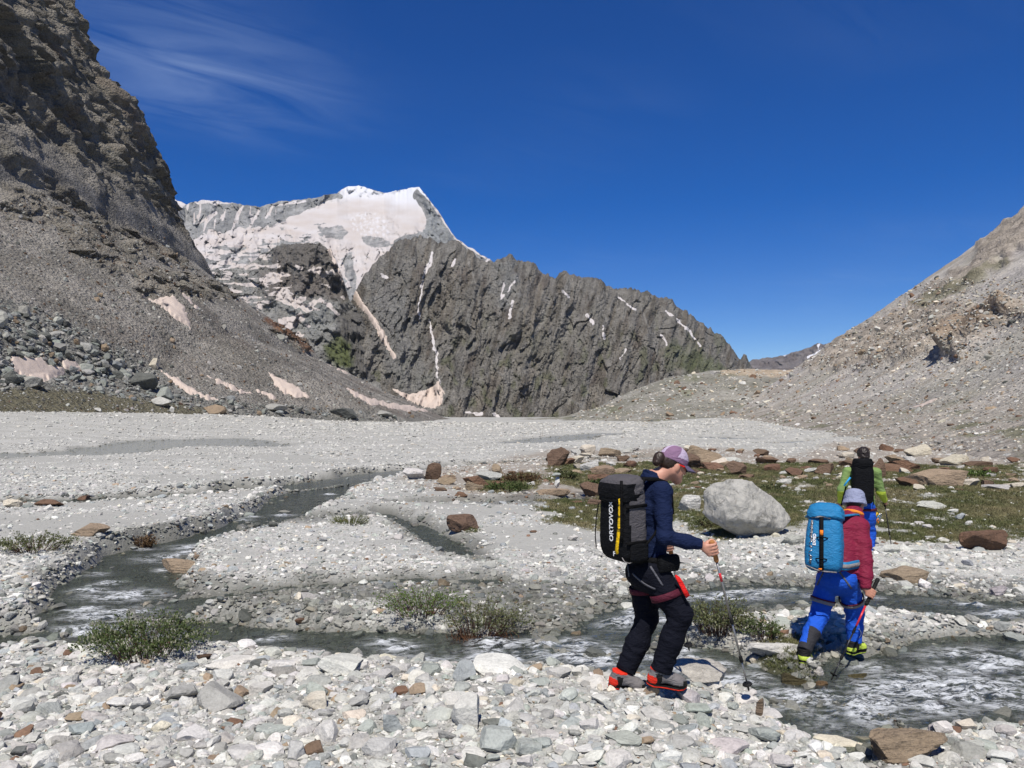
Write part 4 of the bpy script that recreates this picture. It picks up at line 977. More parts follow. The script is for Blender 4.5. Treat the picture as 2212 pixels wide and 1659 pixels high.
def ground_at(u, v):
    o = Vector((0, 0, CAMZ)); h = GROUND_BVH.ray_cast(o, (P(u, v, 1.0) - o).normalized())
    return h[0].x, h[0].y, h[0].z

HERO = [rock_mesh('rock_form', 300 + i, 4, 15 + i % 5, .085, (0, .3, .5)[i % 3]) for i in range(15)]
for me in HERO: me.materials.append(ROCK_MAT)
NEAR = [rock_mesh('stone_form', 400 + i, 3, 11 + i % 5, .035, (0, .25, .45)[i % 3]) for i in range(24)]
for me in NEAR: me.materials.append(STONE_MAT)
_ri = [0]
def put_rock(name, u, v, w, h, tint, label, cat, group=None, forms=HERO, wet=0.0, roll=0.0, depth=.8, sink=.18, jit=True):
    x, y, z = ground_at(u, v)
    _ri[0] += 1; r = np.random.default_rng(5000 + _ri[0])
    slab = w / max(h, 1) > 2.2
    cand = [f for i, f in enumerate(forms) if (i % 3 > 0) == slab] or forms
    o = bpy.data.objects.new(name, cand[_ri[0] % len(cand)]); COL.objects.link(o)
    sw = w / FPX * y / 2; sh = h / FPX * y / 2; sd_ = sw * depth
    sh_eff = max(sh * 1.0 - sd_ * .5 * (v - HV) / FPX * 1.2, sh * .55)
    o.scale = (sw * 1.04, sd_, sh_eff / (1 - sink)); o.location = (x, y + sd_ * .75, z + sh_eff * (1 - 2 * sink * .6))
    o.rotation_euler = (r.normal(0, .08), roll, r.uniform(-.35, .35) + (math.pi if r.uniform() < .5 else 0))
    if isinstance(tint, str): tint = PAL[tint]
    f_ = float(np.exp(r.normal(0, .08))); o['tint'] = [float(q) * f_ * float(np.exp(r.normal(0, .012))) for q in tint]; o['wetness'] = float(wet)
    tag(o, label, cat, group); return o

WORD = {'white': 'chalk-white', 'pale': 'pale grey', 'grey': 'mid-grey', 'green': 'greenish grey', 'blue': 'blue-grey', 'cream': 'cream-coloured', 'tan': 'tan', 'rust': 'rust-orange', 'dark': 'dark grey', 'brown': 'dark brown', 'pink': 'pinkish grey'}
ROCKS = [ # u, v, w, h, colour, label
 (896,1036,56,28,'white','smooth white rock leaning against a brown block by the stream'), (935,1036,34,38,'brown','upright dark brown block beside the white rock by the stream'),
 (1208,1008,48,44,'brown','pointed brown rock rising at the tip of the rubble by the stream'), (1246,1001,32,18,'cream','cream rock behind the pointed brown rock'),
 (1318,987,54,20,'tan','tan slab lying on the far edge of the rust-coloured rubble'), (1074,1029,24,28,'tan','tan upright stone between the stream and the bushes'),
 (1026,1051,58,26,'rust','reddish block heap beside the bushes near the stream'), (961,1047,46,16,'tan','flat tan slab below the brown block by the stream'),
 (950,1061,30,9,'brown','thin dark brown slab on pale gravel below the tan slab'), (997,1073,30,12,'rust','rust-brown stone at the edge of the green bush'),
 (1303,1027,54,22,'tan','broad tan rock behind the hiker\'s dark backpack'), (1360,1011,30,17,'rust','rust-red block in the rubble behind the dark backpack'),
 (1348,1024,38,13,'tan','small tan rock beside the rust-red block in the rubble'), (1280,1073,52,34,'brown','dark brown rock with orange face beside the dark backpack'),
 (1290,1093,42,16,'brown','low dark brown rock under the orange-faced rock'), (1245,1089,28,8,'rust','thin orange flake of rock at the edge of the turf'),
 (999,1150,68,42,'brown','brown triangular slab alone on pale gravel in mid plain'), (1152,1151,16,7,'rust','small rust stone at the edge of the green turf'),
 (1238,1168,24,13,'white','small white stone on gravel near the dark backpack'),
 (1526,999,74,38,'tan','large brown-tan slab on the skyline of the rubble'), (1500,1013,46,38,'brown','dark brown rock just beyond the lilac cap'),
 (1543,1017,46,19,'rust','rust rock in front of the large brown-tan slab'), (1594,1028,44,34,'brown','brown angular rock between the slab and the big boulder'),
 (1581,1001,46,15,'pale','pale flat rock beside the large brown-tan slab'), (1672,1019,46,18,'rust','low rust rock behind the big pale boulder'),
 (1694,1027,20,11,'white','small white rock behind the big pale boulder'), (1492,1103,46,36,'white','round whitish rock on turf beside the big boulder'),
 (1483,1217,46,11,'pale','flat pale stone on the turf edge below the big boulder'), (2029,1053,128,42,'tan','long tan layered slab in the rubble beyond the turf'),
 (1940,1021,68,21,'rust','long rust-brown rock ledge behind the green-sleeved hiker'), (2119,1008,62,13,'brown','dark rust ledge at the far edge of the rubble'),
 (2050,1001,52,13,'tan','flat tan rock between two rust ledges'), (1720,1030,42,21,'rust','dark rust boulder behind the pale big boulder\'s crown'),
 (1772,1002,42,12,'brown','dark red-brown flat rock near the plain\'s far edge'), (1901,1032,28,44,'brown','dark brown block just behind the green-sleeved hiker'),
 (2138,1191,120,50,'rust','big rust-brown slab lying on the turf'), (2106,1184,34,18,'green','greenish slab leaning on the big rust-brown slab'),
 (2022,1101,60,19,'pale','long pale stone lying on the turf'), (1963,1259,88,35,'tan','square-cut tan block at the edge of the white cobbles'),
 (1925,1195,52,21,'white','white flat stone at the trekking pole of the green-sleeved hiker'), (1984,1193,52,13,'pale','thin pale slab at the lower turf edge'),
 (2009,1143,24,11,'white','small white stone in the middle of the turf'), (2013,1165,26,9,'white','flat white stone in the lower turf'),
 (2077,1124,24,17,'blue','bluish grey pointed stone on the turf'), (2064,1108,26,9,'white','small white flake beside the long pale stone'),
 (2160,1061,58,16,'pale','pale slab at the far turf edge'), (1715,1177,48,25,'pale','flat whitish slab in the shade side of the big boulder'),
 (2162,1287,40,25,'pink','pinkish white angular stone among the cobbles by the side stream'), (2200,1393,44,30,'green','greenish rounded rock at the stream margin'),
 (1805,1414,36,32,'blue','pointed blue-grey stone between the red-jacketed hiker\'s boots'), (1842,1447,52,31,'green','wet greenish rock under the red-jacketed hiker\'s forward boot'),
 (1769,1465,31,26,'pale','pale stone beside the red-jacketed hiker\'s rear boot'), (1961,1429,36,19,'dark','dark wet rock standing in the stream'),
 (1897,1516,42,14,'tan','tan rock awash in the rapids'), (2033,1536,24,28,'rust','rust-orange stone sticking out of the rapids'),
 (1673,1421,104,36,'white','long white flat rock behind the red-jacketed hiker\'s rear boot'),
 (188,1158,84,29,'tan','brown-tan block standing alone on the left gravel bar'), (18,1097,40,21,'cream','cream rock on the islet in the side channel'),
 (60,1096,18,12,'grey','small grey rock on the islet in the side channel'), (103,1093,60,16,'rust','rust rocks ledge on the islet in the side channel'),
 (178,1081,24,12,'rust','small rust rock standing in the side channel'), (135,1075,20,10,'dark','small dark rock at the head of the side-channel islet'),
 (67,1393,30,23,'pale','rounded pale boulder at the edge of the stream pool'), (437,1426,34,17,'brown','wet rust-brown rock at the mouth of the near channel'),
 (1345,1291,28,22,'white','white angular stone behind the dark-trousered hiker'), (1643,1546,22,40,'tan','orange-brown wet rock on the cut edge of the near bank'),
]
for u, v, w, h, c, lab in ROCKS:
    lab = lab.replace(' left ', ' near ')
    wetv = .55 if 'wet' in lab or 'awash' in lab or 'rapids' in lab else 0.0
    put_rock('rock', u, v, w, h, c, lab, 'rock', wet=wetv, depth=.7 if w < 90 else .5)
def stream_stones():
    r = np.random.default_rng(52)
    for u, v, w in STREAM_STONES:
        c = ['green', 'grey', 'blue', 'dark', 'pale', 'white', 'tan'][r.choice(7, p=[.24, .24, .16, .1, .12, .08, .06])]
        put_rock('stone', u, v, w, w * r.uniform(.4, .6), c, f'wet {WORD[c]} stone standing in the running stream', 'stone', f'wet {WORD[c]} stones in the stream', NEAR, wet=float(r.uniform(.3, .9)), sink=.15)
stream_stones()
def rubble_rocks():
    r = np.random.default_rng(31); k = 0
    while k < 150:
        u, v = r.uniform(930, 2212), r.uniform(968, 1062)
        x, y = G(u, v)
        if poly_sd(np.array([x]), np.array([y]), RUBBLE_POLY)[0] < .3 or (1150 < u < 1250 and v > 1032): continue
        w = float(np.clip(np.exp(r.normal(math.log(21), .45)), 9, 56)); c = ['rust', 'brown', 'tan', 'cream', 'pale', 'grey'][r.choice(6, p=[.16, .20, .26, .12, .18, .08])]
        put_rock('rock', u, v, w, w * r.uniform(.32, .62), c, f'{WORD[c]} angular rock in the rubble band beyond the turf', 'rock', f'{WORD[c]} rocks in the rubble band'); k += 1
rubble_rocks()
put_rock('rock', 1978, 1640, 165, 84, 'tan', 'large layered brown rock jutting into the stream at the cobble spit', 'rock', wet=.15, depth=.7)
put_rock('rock', 385, 1242, 100, 36, 'tan', 'log-like tan rock lying along the stream edge', 'rock', roll=-.3, depth=.35)
put_rock('rock', 1724, 1484, 58, 36, (.10, .085, .04), 'mossy brown rock in the water beside the rear boot', 'rock', wet=.4)
put_rock('rock', 1856, 1482, 54, 34, (.11, .09, .04), 'mossy brown rock at the trekking pole tip in the stream', 'rock', wet=.4)
put_rock('rock', 1773, 1494, 34, 26, (.16, .10, .05), 'orange-brown wet stone between two mossy rocks', 'rock', wet=.4)
put_rock('rock', 1524, 1480, 118, 66, (.52, .49, .44), 'broad pale stepping rock at the tip of the bank', 'rock', depth=1.15, sink=.3)
put_rock('rock', 1499, 1427, 38, 22, 'blue', 'small grey stone lying on the far side of the pale stepping rock', 'rock')

STONES = [(488,1446,108,30,'white'),(476,1473,42,31,'pale'),(733,1456,88,48,'pale'),(458,1536,114,64,'grey'),(385,1515,68,40,'grey'),(675,1534,57,42,'cream'),(585,1591,75,26,'green'),(630,1577,44,34,'cream'),(413,1602,78,30,'white'),(167,1588,49,30,'blue'),(156,1559,42,20,'tan'),(675,1635,46,38,'brown'),(637,1647,40,50,'pale'),(231,1619,87,32,'pink'),(30,1646,20,14,'rust'),
 (1079,1457,122,30,'white'),(1002,1471,48,44,'blue'),(1209,1464,52,26,'pale'),(1248,1462,26,22,'white'),(1179,1544,52,17,'pale'),(1078,1628,88,62,'green'),(1004,1575,68,80,'pale'),(1348,1612,77,27,'green'),(1300,1523,44,27,'white'),(845,1584,48,48,'blue'),(762,1558,50,28,'cream'),(1274,1586,44,36,'pale'),(1024,1659,57,36,'dark'),
 (1511,1546,64,32,'green'),(1659,1605,68,40,'green'),(1815,1625,94,38,'cream'),(1585,1631,82,38,'pink'),(1545,1491,32,26,'white'),(2043,1585,42,31,'white'),(2097,1581,40,28,'cream'),(2140,1600,36,26,'pale'),(2110,1625,50,30,'grey'),(2180,1590,40,24,'pink'),(2060,1650,46,30,'pale'),(2170,1650,60,36,'white'),(900,1500,40,24,'tan'),(560,1500,50,30,'pale'),(300,1480,46,20,'white'),(90,1480,40,18,'pale'),(250,1530,60,28,'white'),(60,1560,56,24,'grey'),(340,1580,40,26,'cream'),(520,1640,70,30,'pale'),(770,1620,60,34,'grey'),(900,1640,56,30,'blue'),(1180,1600,50,26,'white'),(1430,1560,52,26,'pale'),(1480,1620,64,30,'grey'),(1400,1530,28,22,'white'),(1440,1535,26,24,'grey'),(1370,1560,30,18,'cream'),(660,1470,50,26,'white'),(820,1470,46,26,'pale'),(600,1450,60,30,'white'),(870,1455,44,24,'pale'),(930,1460,50,28,'green')]
def stone_tags(c, size):
    k = 'large' if size > 45 else 'small'
    return f'{k} {WORD[c]} angular stone on the near gravel bank', f'{k} {WORD[c]} stones on the near gravel bank'
for u, v, w, h, c in STONES:
    lab, grp = stone_tags(c, w)
    if u > 1900: lab, grp = f'{WORD[c]} stone on the cobble spit beside the layered brown rock', f'{WORD[c]} stones on the cobble spit'
    put_rock('stone', u, v, w, h, c, lab, 'stone', grp, NEAR, depth=.85, sink=.3)
def build_near_stones():
    r = np.random.default_rng(21); used = [(u, v, w) for u, v, w, h, c in STONES]; k = 0; tries = 0
    names = ['white', 'pale', 'grey', 'green', 'blue', 'cream', 'tan', 'rust', 'dark', 'pink']; wts = np.array([24, 32, 18, 11, 9, 4, 1.2, .5, 1.5, 4]); wts = wts / wts.sum()
    while k < 215 and tries < 4000:
        tries += 1
        u, v = r.uniform(-20, 1900), r.uniform(1440, 1680); w = float(np.clip(np.exp(r.normal(math.log(30), .35)), 17, 64))
        x, y = G(u, v, .35)
        if poly_sd(np.array([x]), np.array([y]), BANK_POLY)[0] < .12: continue
        if any(abs(u - a) < (w + b) * .40 and abs(v - w * .2 - d + b * .2) < (w + b) * .22 for a, d, b in used): continue
        if 1300 < u < 1500 and 1455 < v < 1515: continue
        used.append((u, v, w)); c = names[r.choice(len(names), p=wts)]
        lab, grp = stone_tags(c, w)
        put_rock('stone', u, v, w, w * r.uniform(.42, .75), c, lab, 'stone', grp, NEAR, depth=.85, sink=.3); k += 1
build_near_stones()

def big_boulder():
    V, F = rock_verts(83, 5, 13, .58, .92, .045)
    V = V.copy()
    # undercut below, domed above
    zc = V[:, 2]
    V[:, 0] *= np.where(zc < -.2, 1 - .30 * np.clip((-zc - .2) / .8, 0, 1) ** 1.3, 1); V[:, 1] *= np.where(zc < -.2, 1 - .5 * np.clip((-zc - .2) / .8, 0, 1), 1)
    n = ridged(V[:, 0] * 2.6, V[:, 1] * 2.6, V[:, 2] * 2.6, 4) * .03 + .028 * fbm(V[:, 0] * 6, V[:, 1] * 6, V[:, 2] * 6, 4)
    V = V * (1 + n[:, None])
    x, y, z = ground_at(1632, 1163)
    w = 186 / FPX * y / 2; h = 126 / FPX * y / 2
    V = V * np.array([w, w * .8, h * 1.06])
    V = V @ np.array(Matrix.Rotation(.06, 3, 'Y')).T
    me = mesh_np('boulder', V, F); o = link('boulder', me, None)
    t = NT('pale gneiss'); p = t.pos()
    c = t.ramp(t.m('ADD', t.m('MULTIPLY', t.noise(2.2, 7, .72, vec=p), .6), t.m('MULTIPLY', t.noise(16, 5, .75, vec=p), .4)), [(.31, (.17, .168, .15)), (.45, (.38, .37, .335)), (.64, (.50, .485, .44))])
    c = t.mix(t.ramp(t.noise(3.4, 6, .8, vec=p, dist=.8), [(.53, 0.0), (.64, .7)]), c, (.12, .115, .10))
    h_ = t.m('ADD', t.noise(5, 8, .75, vec=p), t.m('MULTIPLY', t.voro(9, p), .4))
    me.materials.append(t.done(c, .9, t.bump(h_, .9, .09)))
    o.location = (x, y + w * .62, z + h * .86)
    tag(o, 'big rounded pale grey boulder resting on the turf', 'boulder')
big_boulder()
def cairn():
    x, y, z = ground_at(1195, 1070)
    put_rock('rock', 1195, 1071, 74, 17, 'tan', 'low flat tan slab carrying a small cairn', 'rock', depth=.55)
    root = empty('cairn', (x, y, z)); tag(root, 'little cairn of one upright stone capped by a flat one', 'cairn')
    zz = z + 14 / FPX * y
    for i, (du, w, h, c) in enumerate([(10, 11, 27, 'white'), (8, 20, 9, 'green')]):
        q = bpy.data.objects.new('stone', NEAR[(i * 5 + 3) % 24]); COL.objects.link(q); q.parent = root; q.matrix_parent_inverse = Matrix.Translation(-Vector(root.location))
        sw, sh = w / FPX * y / 2, h / FPX * y / 2
        q.location = (x + du / FPX * y, y + .3, zz + sh * .92); q.scale = (sw, sw, sh); q['tint'] = list(PAL[c]); q['wetness'] = 0.0
        zz += 2 * sh * .9
cairn()
# ------------------------------------------------------------------ low alpine shrubs and turf
def leaf_mat(name, a, b, rough=.6, trans=.25):
    t = NT(name); p = t.pos()
    c = t.mix(t.noise(38, 3, .6, vec=p), a, b)
    t.b.inputs['Specular IOR Level'].default_value = .2
    t.done(c, rough)
    tl = t.n('BsdfTranslucent'); t.L.new(c, tl.inputs[0]); mx = t.n('MixShader', i_0=trans)
    t.L.new(t.b.outputs[0], mx.inputs[1]); t.L.new(tl.outputs[0], mx.inputs[2]); t.L.new(mx.outputs[0], t.out.inputs[0])
    return t.mat
LEAF = {'green': leaf_mat('willow leaves', (.042, .068, .018), (.105, .135, .045)), 'olive': leaf_mat('olive leaves', (.07, .085, .035), (.16, .17, .075)), 'dry': leaf_mat('dry leaves', (.075, .045, .022), (.17, .11, .055)), 'grass': leaf_mat('grass blades', (.06, .075, .02), (.17, .18, .06)), 'bright': leaf_mat('fresh leaves', (.06, .11, .02), (.15, .20, .06))}
TWIG = mat_plain('brown twigs', (.075, .042, .028), .8, .4, 30)
CATKIN = leaf_mat('pale catkins', (.26, .27, .17), (.40, .40, .28), .8, .2)
ROOTS = mat_plain('rust-brown roots', (.11, .05, .022), .8, .5, 40)
def quads_leaves(c, d, n, L, W):
    """diamond leaves: centre, direction, normal"""
    s = np.cross(d, n); s /= np.linalg.norm(s, axis=1, keepdims=True) + 1e-9
    L = np.asarray(L)[:, None]; W = np.asarray(W)[:, None]
    V = np.stack([c, c + d * L * .5 + s * W, c + d * L + n * L * .12, c + d * L * .5 - s * W], 1)
    return V.reshape(-1, 3), np.arange(len(c) * 4).reshape(-1, 4)
def shrub(u, v, w, h, kind, label, leaves=900, stems=70, catkins=0, lean=0.0, roots=0, seed=0, name='willow_shrub'):
    r = np.random.default_rng(600 + seed); x, y, z = ground_at(u, v)
    W = w / FPX * y / 2; Hh = h / FPX * y; D = W * .75; y += D * .5
    z = float(ground_fn(np.array([x]), np.array([y]))[0][0])
    root = empty(name, (x, y, z)); tag(root, label, 'shrub', None)
    base = np.array([x, y, z]); thick = max(.0022, .00035 * y)
    V, F, tips, tdir, tpos = [], [], [], [], []
    nv = 0
    pts_all = []
    for k in range(stems):
        a = r.uniform(0, 2 * math.pi); q = math.sqrt(r.uniform(0, 1)); b0 = base + np.array([math.cos(a) * W * .55 * q, math.sin(a) * D * .55 * q, -.02])
        out = np.array([math.cos(a) * W * (.25 + .45 * q) + lean * Hh, math.sin(a) * D * (.25 + .45 * q), Hh * r.uniform(.45, 1.05) * (1 - .45 * q * q)])
        pts = [b0 + out * t * np.array([1, 1, 1]) + np.array([0, 0, Hh * .18 * math.sin(t * 3.14)]) + r.normal(0, W * .025, 3) * t for t in (0, .25, .5, .75, 1.0)]
        if kind == 'grass': pts = [b0 + out * np.array([.5, .5, 1]) * t for t in (0, .25, .5, .75, 1.0)]
        pts_all.append(np.array(pts))
        for i, p in enumerate(pts):
            rad = thick * (1.2 - .9 * i / 4)
            for j in range(3):
                ang = 2.09 * j; V.append(p + rad * np.array([math.cos(ang), math.sin(ang), 0]))
        for i in range(4):
            for j in range(3): F.append([nv + i * 3 + j, nv + i * 3 + (j + 1) % 3, nv + (i + 1) * 3 + (j + 1) % 3, nv + (i + 1) * 3 + j])
        nv += 15
    link('stems', mesh_np('stems', V, np.array(F)), TWIG if kind != 'grass' else LEAF['grass'], root)
    A = np.array(pts_all)
    def along(n, lo, hi):
        k = r.integers(0, stems, n); t = r.uniform(lo, hi, n) * 4; i = np.minimum(t.astype(int), 3); f = (t - i)[:, None]
        return A[k, i] * (1 - f) + A[k, i + 1] * f, A[k, i + 1] - A[k, i]
    c, d = along(leaves, .35 if kind != 'grass' else .05, 1.0); d /= np.linalg.norm(d, axis=1, keepdims=True) + 1e-9
    c = c + r.normal(0, W * .03, c.shape); dd = d * .5 + r.normal(0, .6, d.shape); dd /= np.linalg.norm(dd, axis=1, keepdims=True)
    n = r.normal(0, .6, d.shape) + np.array([0, -.2, .8]); n /= np.linalg.norm(n, axis=1, keepdims=True)
    Ls = np.clip(r.normal(.024, .006, leaves), .012, .05) * max(1, y / 9)
    LV, LF = quads_leaves(c, dd, n, Ls, Ls * (.27 if kind != 'grass' else .1)); lo = link('leaves', mesh_np('leaves', LV, LF, False), LEAF[kind], root); lo['kind'] = 'stuff'
    if catkins:
        c, d = along(catkins, .55, 1.0); up = np.array([0, 0, 1.0]) + r.normal(0, .22, (catkins, 3)); up /= np.linalg.norm(up, axis=1, keepdims=True); VV, FF = [], []
        for i in range(catkins):
            L_ = r.uniform(.022, .038); a_ = np.cross(up[i], [0, 1, 0]); a_ /= np.linalg.norm(a_); b_ = np.cross(up[i], a_); m = len(VV)
            for t, rr in ((0, .3), (.3, 1), (.75, .85), (1, .2)):
                for j in range(5): VV.append(c[i] + up[i] * L_ * t + .0052 * rr * (math.cos(j * 1.2566) * a_ + math.sin(j * 1.2566) * b_))
            for q in range(3):
                for j in range(5): FF.append([m + q * 5 + j, m + q * 5 + (j + 1) % 5, m + q * 5 + 5 + (j + 1) % 5, m + q * 5 + 5 + j])
        co = link('catkins', mesh_np('catkins', VV, np.array(FF)), CATKIN, root); co['kind'] = 'stuff'
    if roots:
        V, F = [], []
        for k in range(roots):
            a = r.uniform(-1, 1); p = base + np.array([a * W * .8, -D * .5 * r.uniform(.2, 1.1), Hh * .25 * r.uniform(.2, 1)]); m = len(V); q = p.copy()
            for i in range(5):
                for j in range(3): V.append(q + .0035 * np.array([math.cos(2.09 * j), math.sin(2.09 * j), 0]))
                q = q + np.array([r.normal(0, .05), -.03 + r.normal(0, .02), -Hh * .07 * r.uniform(.3, 1.4)])
            for i in range(4):
                for j in range(3): F.append([m + i * 3 + j, m + i * 3 + (j + 1) % 3, m + i * 3 + 3 + (j + 1) % 3, m + i * 3 + 3 + j])
        link('roots', mesh_np('roots', V, np.array(F)), ROOTS, root)['kind'] = 'stuff'
    return root
shrub(288, 1436, 255, 104, 'green', 'green willow shrub with pale catkins at the edge of the near bank', 5200, 200, 420, seed=1)
shrub(905, 1352, 200, 66, 'bright', 'low bright green willow on the stony islet', 1800, 110, 0, seed=2)
shrub(1040, 1392, 170, 108, 'olive', 'taller willow with exposed rust-brown roots on the stony islet', 1900, 120, 20, lean=.15, roots=130, seed=3)
shrub(1560, 1392, 150, 84, 'olive', 'olive-grey willow thicket beside the far stream bank', 3000, 150, 60, seed=4)
shrub(1652, 1388, 76, 62, 'green', 'small leafy willow beside the long white flat rock', 900, 60, 20, seed=5)
shrub(58, 1197, 150, 48, 'olive', 'broad olive shrub on the gravel bar across the stream', 1900, 110, 0, seed=6)
shrub(306, 1186, 52, 34, 'dry', 'dry brown shrub overhanging the cut stream bank', 700, 70, 0, seed=7)
shrub(752, 1134, 112, 28, 'grass', 'thin tuft of tall grass on pale mid-plain gravel', 700, 120, 0, seed=8, name='grass_tuft')
shrub(1098, 1063, 92, 24, 'green', 'low green shrub beside the rubble near the stream', 1300, 80, 0, seed=9)
shrub(1128, 1043, 76, 24, 'dry', 'dry brown shrub behind the low green shrub', 900, 80, 0, seed=10)
shrub(1224, 1036, 52, 22, 'olive', 'small grey-green shrub behind the little cairn', 800, 50, 0, seed=11)
shrub(2116, 1031, 66, 16, 'bright', 'fresh green cushion shrub beside the long tan slab', 800, 60, 0, seed=12)
shrub(1540, 1140, 66, 34, 'olive', 'dry olive shrub tucked against the big boulder', 900, 60, 0, seed=13)
shrub(1022, 1150, 40, 12, 'grass', 'small grass tuft at the foot of the brown triangular slab', 300, 40, 0, seed=14, name='grass_tuft')
shrub(1300, 1048, 46, 14, 'green', 'tiny green shrub among tan rocks behind the dark backpack', 500, 40, 0, seed=15)
shrub(1672, 1060, 60, 16, 'olive', 'low olive shrub behind the crown of the big boulder', 700, 50, 0, seed=16)

def build_turf():
    r = np.random.default_rng(41); ms = []
    for q in range(6):
        n = 16; c = np.stack([r.normal(0, .35, n), r.normal(0, .35, n), np.zeros(n)], -1); d = np.stack([r.normal(0, .45, n), r.normal(0, .45, n), np.ones(n)], -1); d /= np.linalg.norm(d, axis=1, keepdims=True)
        s = r.normal(0, 1, (n, 3)); V, F = quads_leaves(c, d, s / np.linalg.norm(s, axis=1, keepdims=True), r.uniform(.6, 1.3, n), np.full(n, .055)); ms.append(mesh_np('tuft', V, F, False))
    t = NT('alpine grass'); tint = t.attr('tint', 'INSTANCER'); t.done(tint, .7); kit('tuft', ms, t.mat)
    N_ = 90000; y = 6.2 * (34 / 6.2) ** r.uniform(0, 1, N_); x = r.uniform(-.1, .78, N_) * y
    m = turf_fn(x, y) > r.uniform(.15, .9, N_); x, y = x[m], y[m]
    z, W, chan, sdb, sdi = ground_fn(x, y); k = (chan > .12) & (sdb < -.1); x, y, z = x[k], y[k], z[k]; n = len(x)
    s = r.uniform(.028, .062, n) * np.clip(y / 13, .8, 1.7); mix = np.clip(fbm(x / 1.4, y / 1.4, 3.3, 3) * .9 + .45 + r.normal(0, .2, n), 0, 1)[:, None]
    tint = (np.array([.085, .098, .034]) * (1 - mix) + np.array([.195, .168, .088]) * mix) * np.exp(r.normal(0, .2, (n, 1)))
    scatter('grass', 'tuft', np.stack([x, y, z - .005], -1), np.stack([r.normal(0, .1, n), r.normal(0, .1, n), r.uniform(0, 6.28, n)], -1), np.stack([s * 1.3, s * 1.3, s], -1), tint, np.zeros(n), 'short green-brown alpine grass growing between the stones', 'grass')
    print('tufts', n)
build_turf()
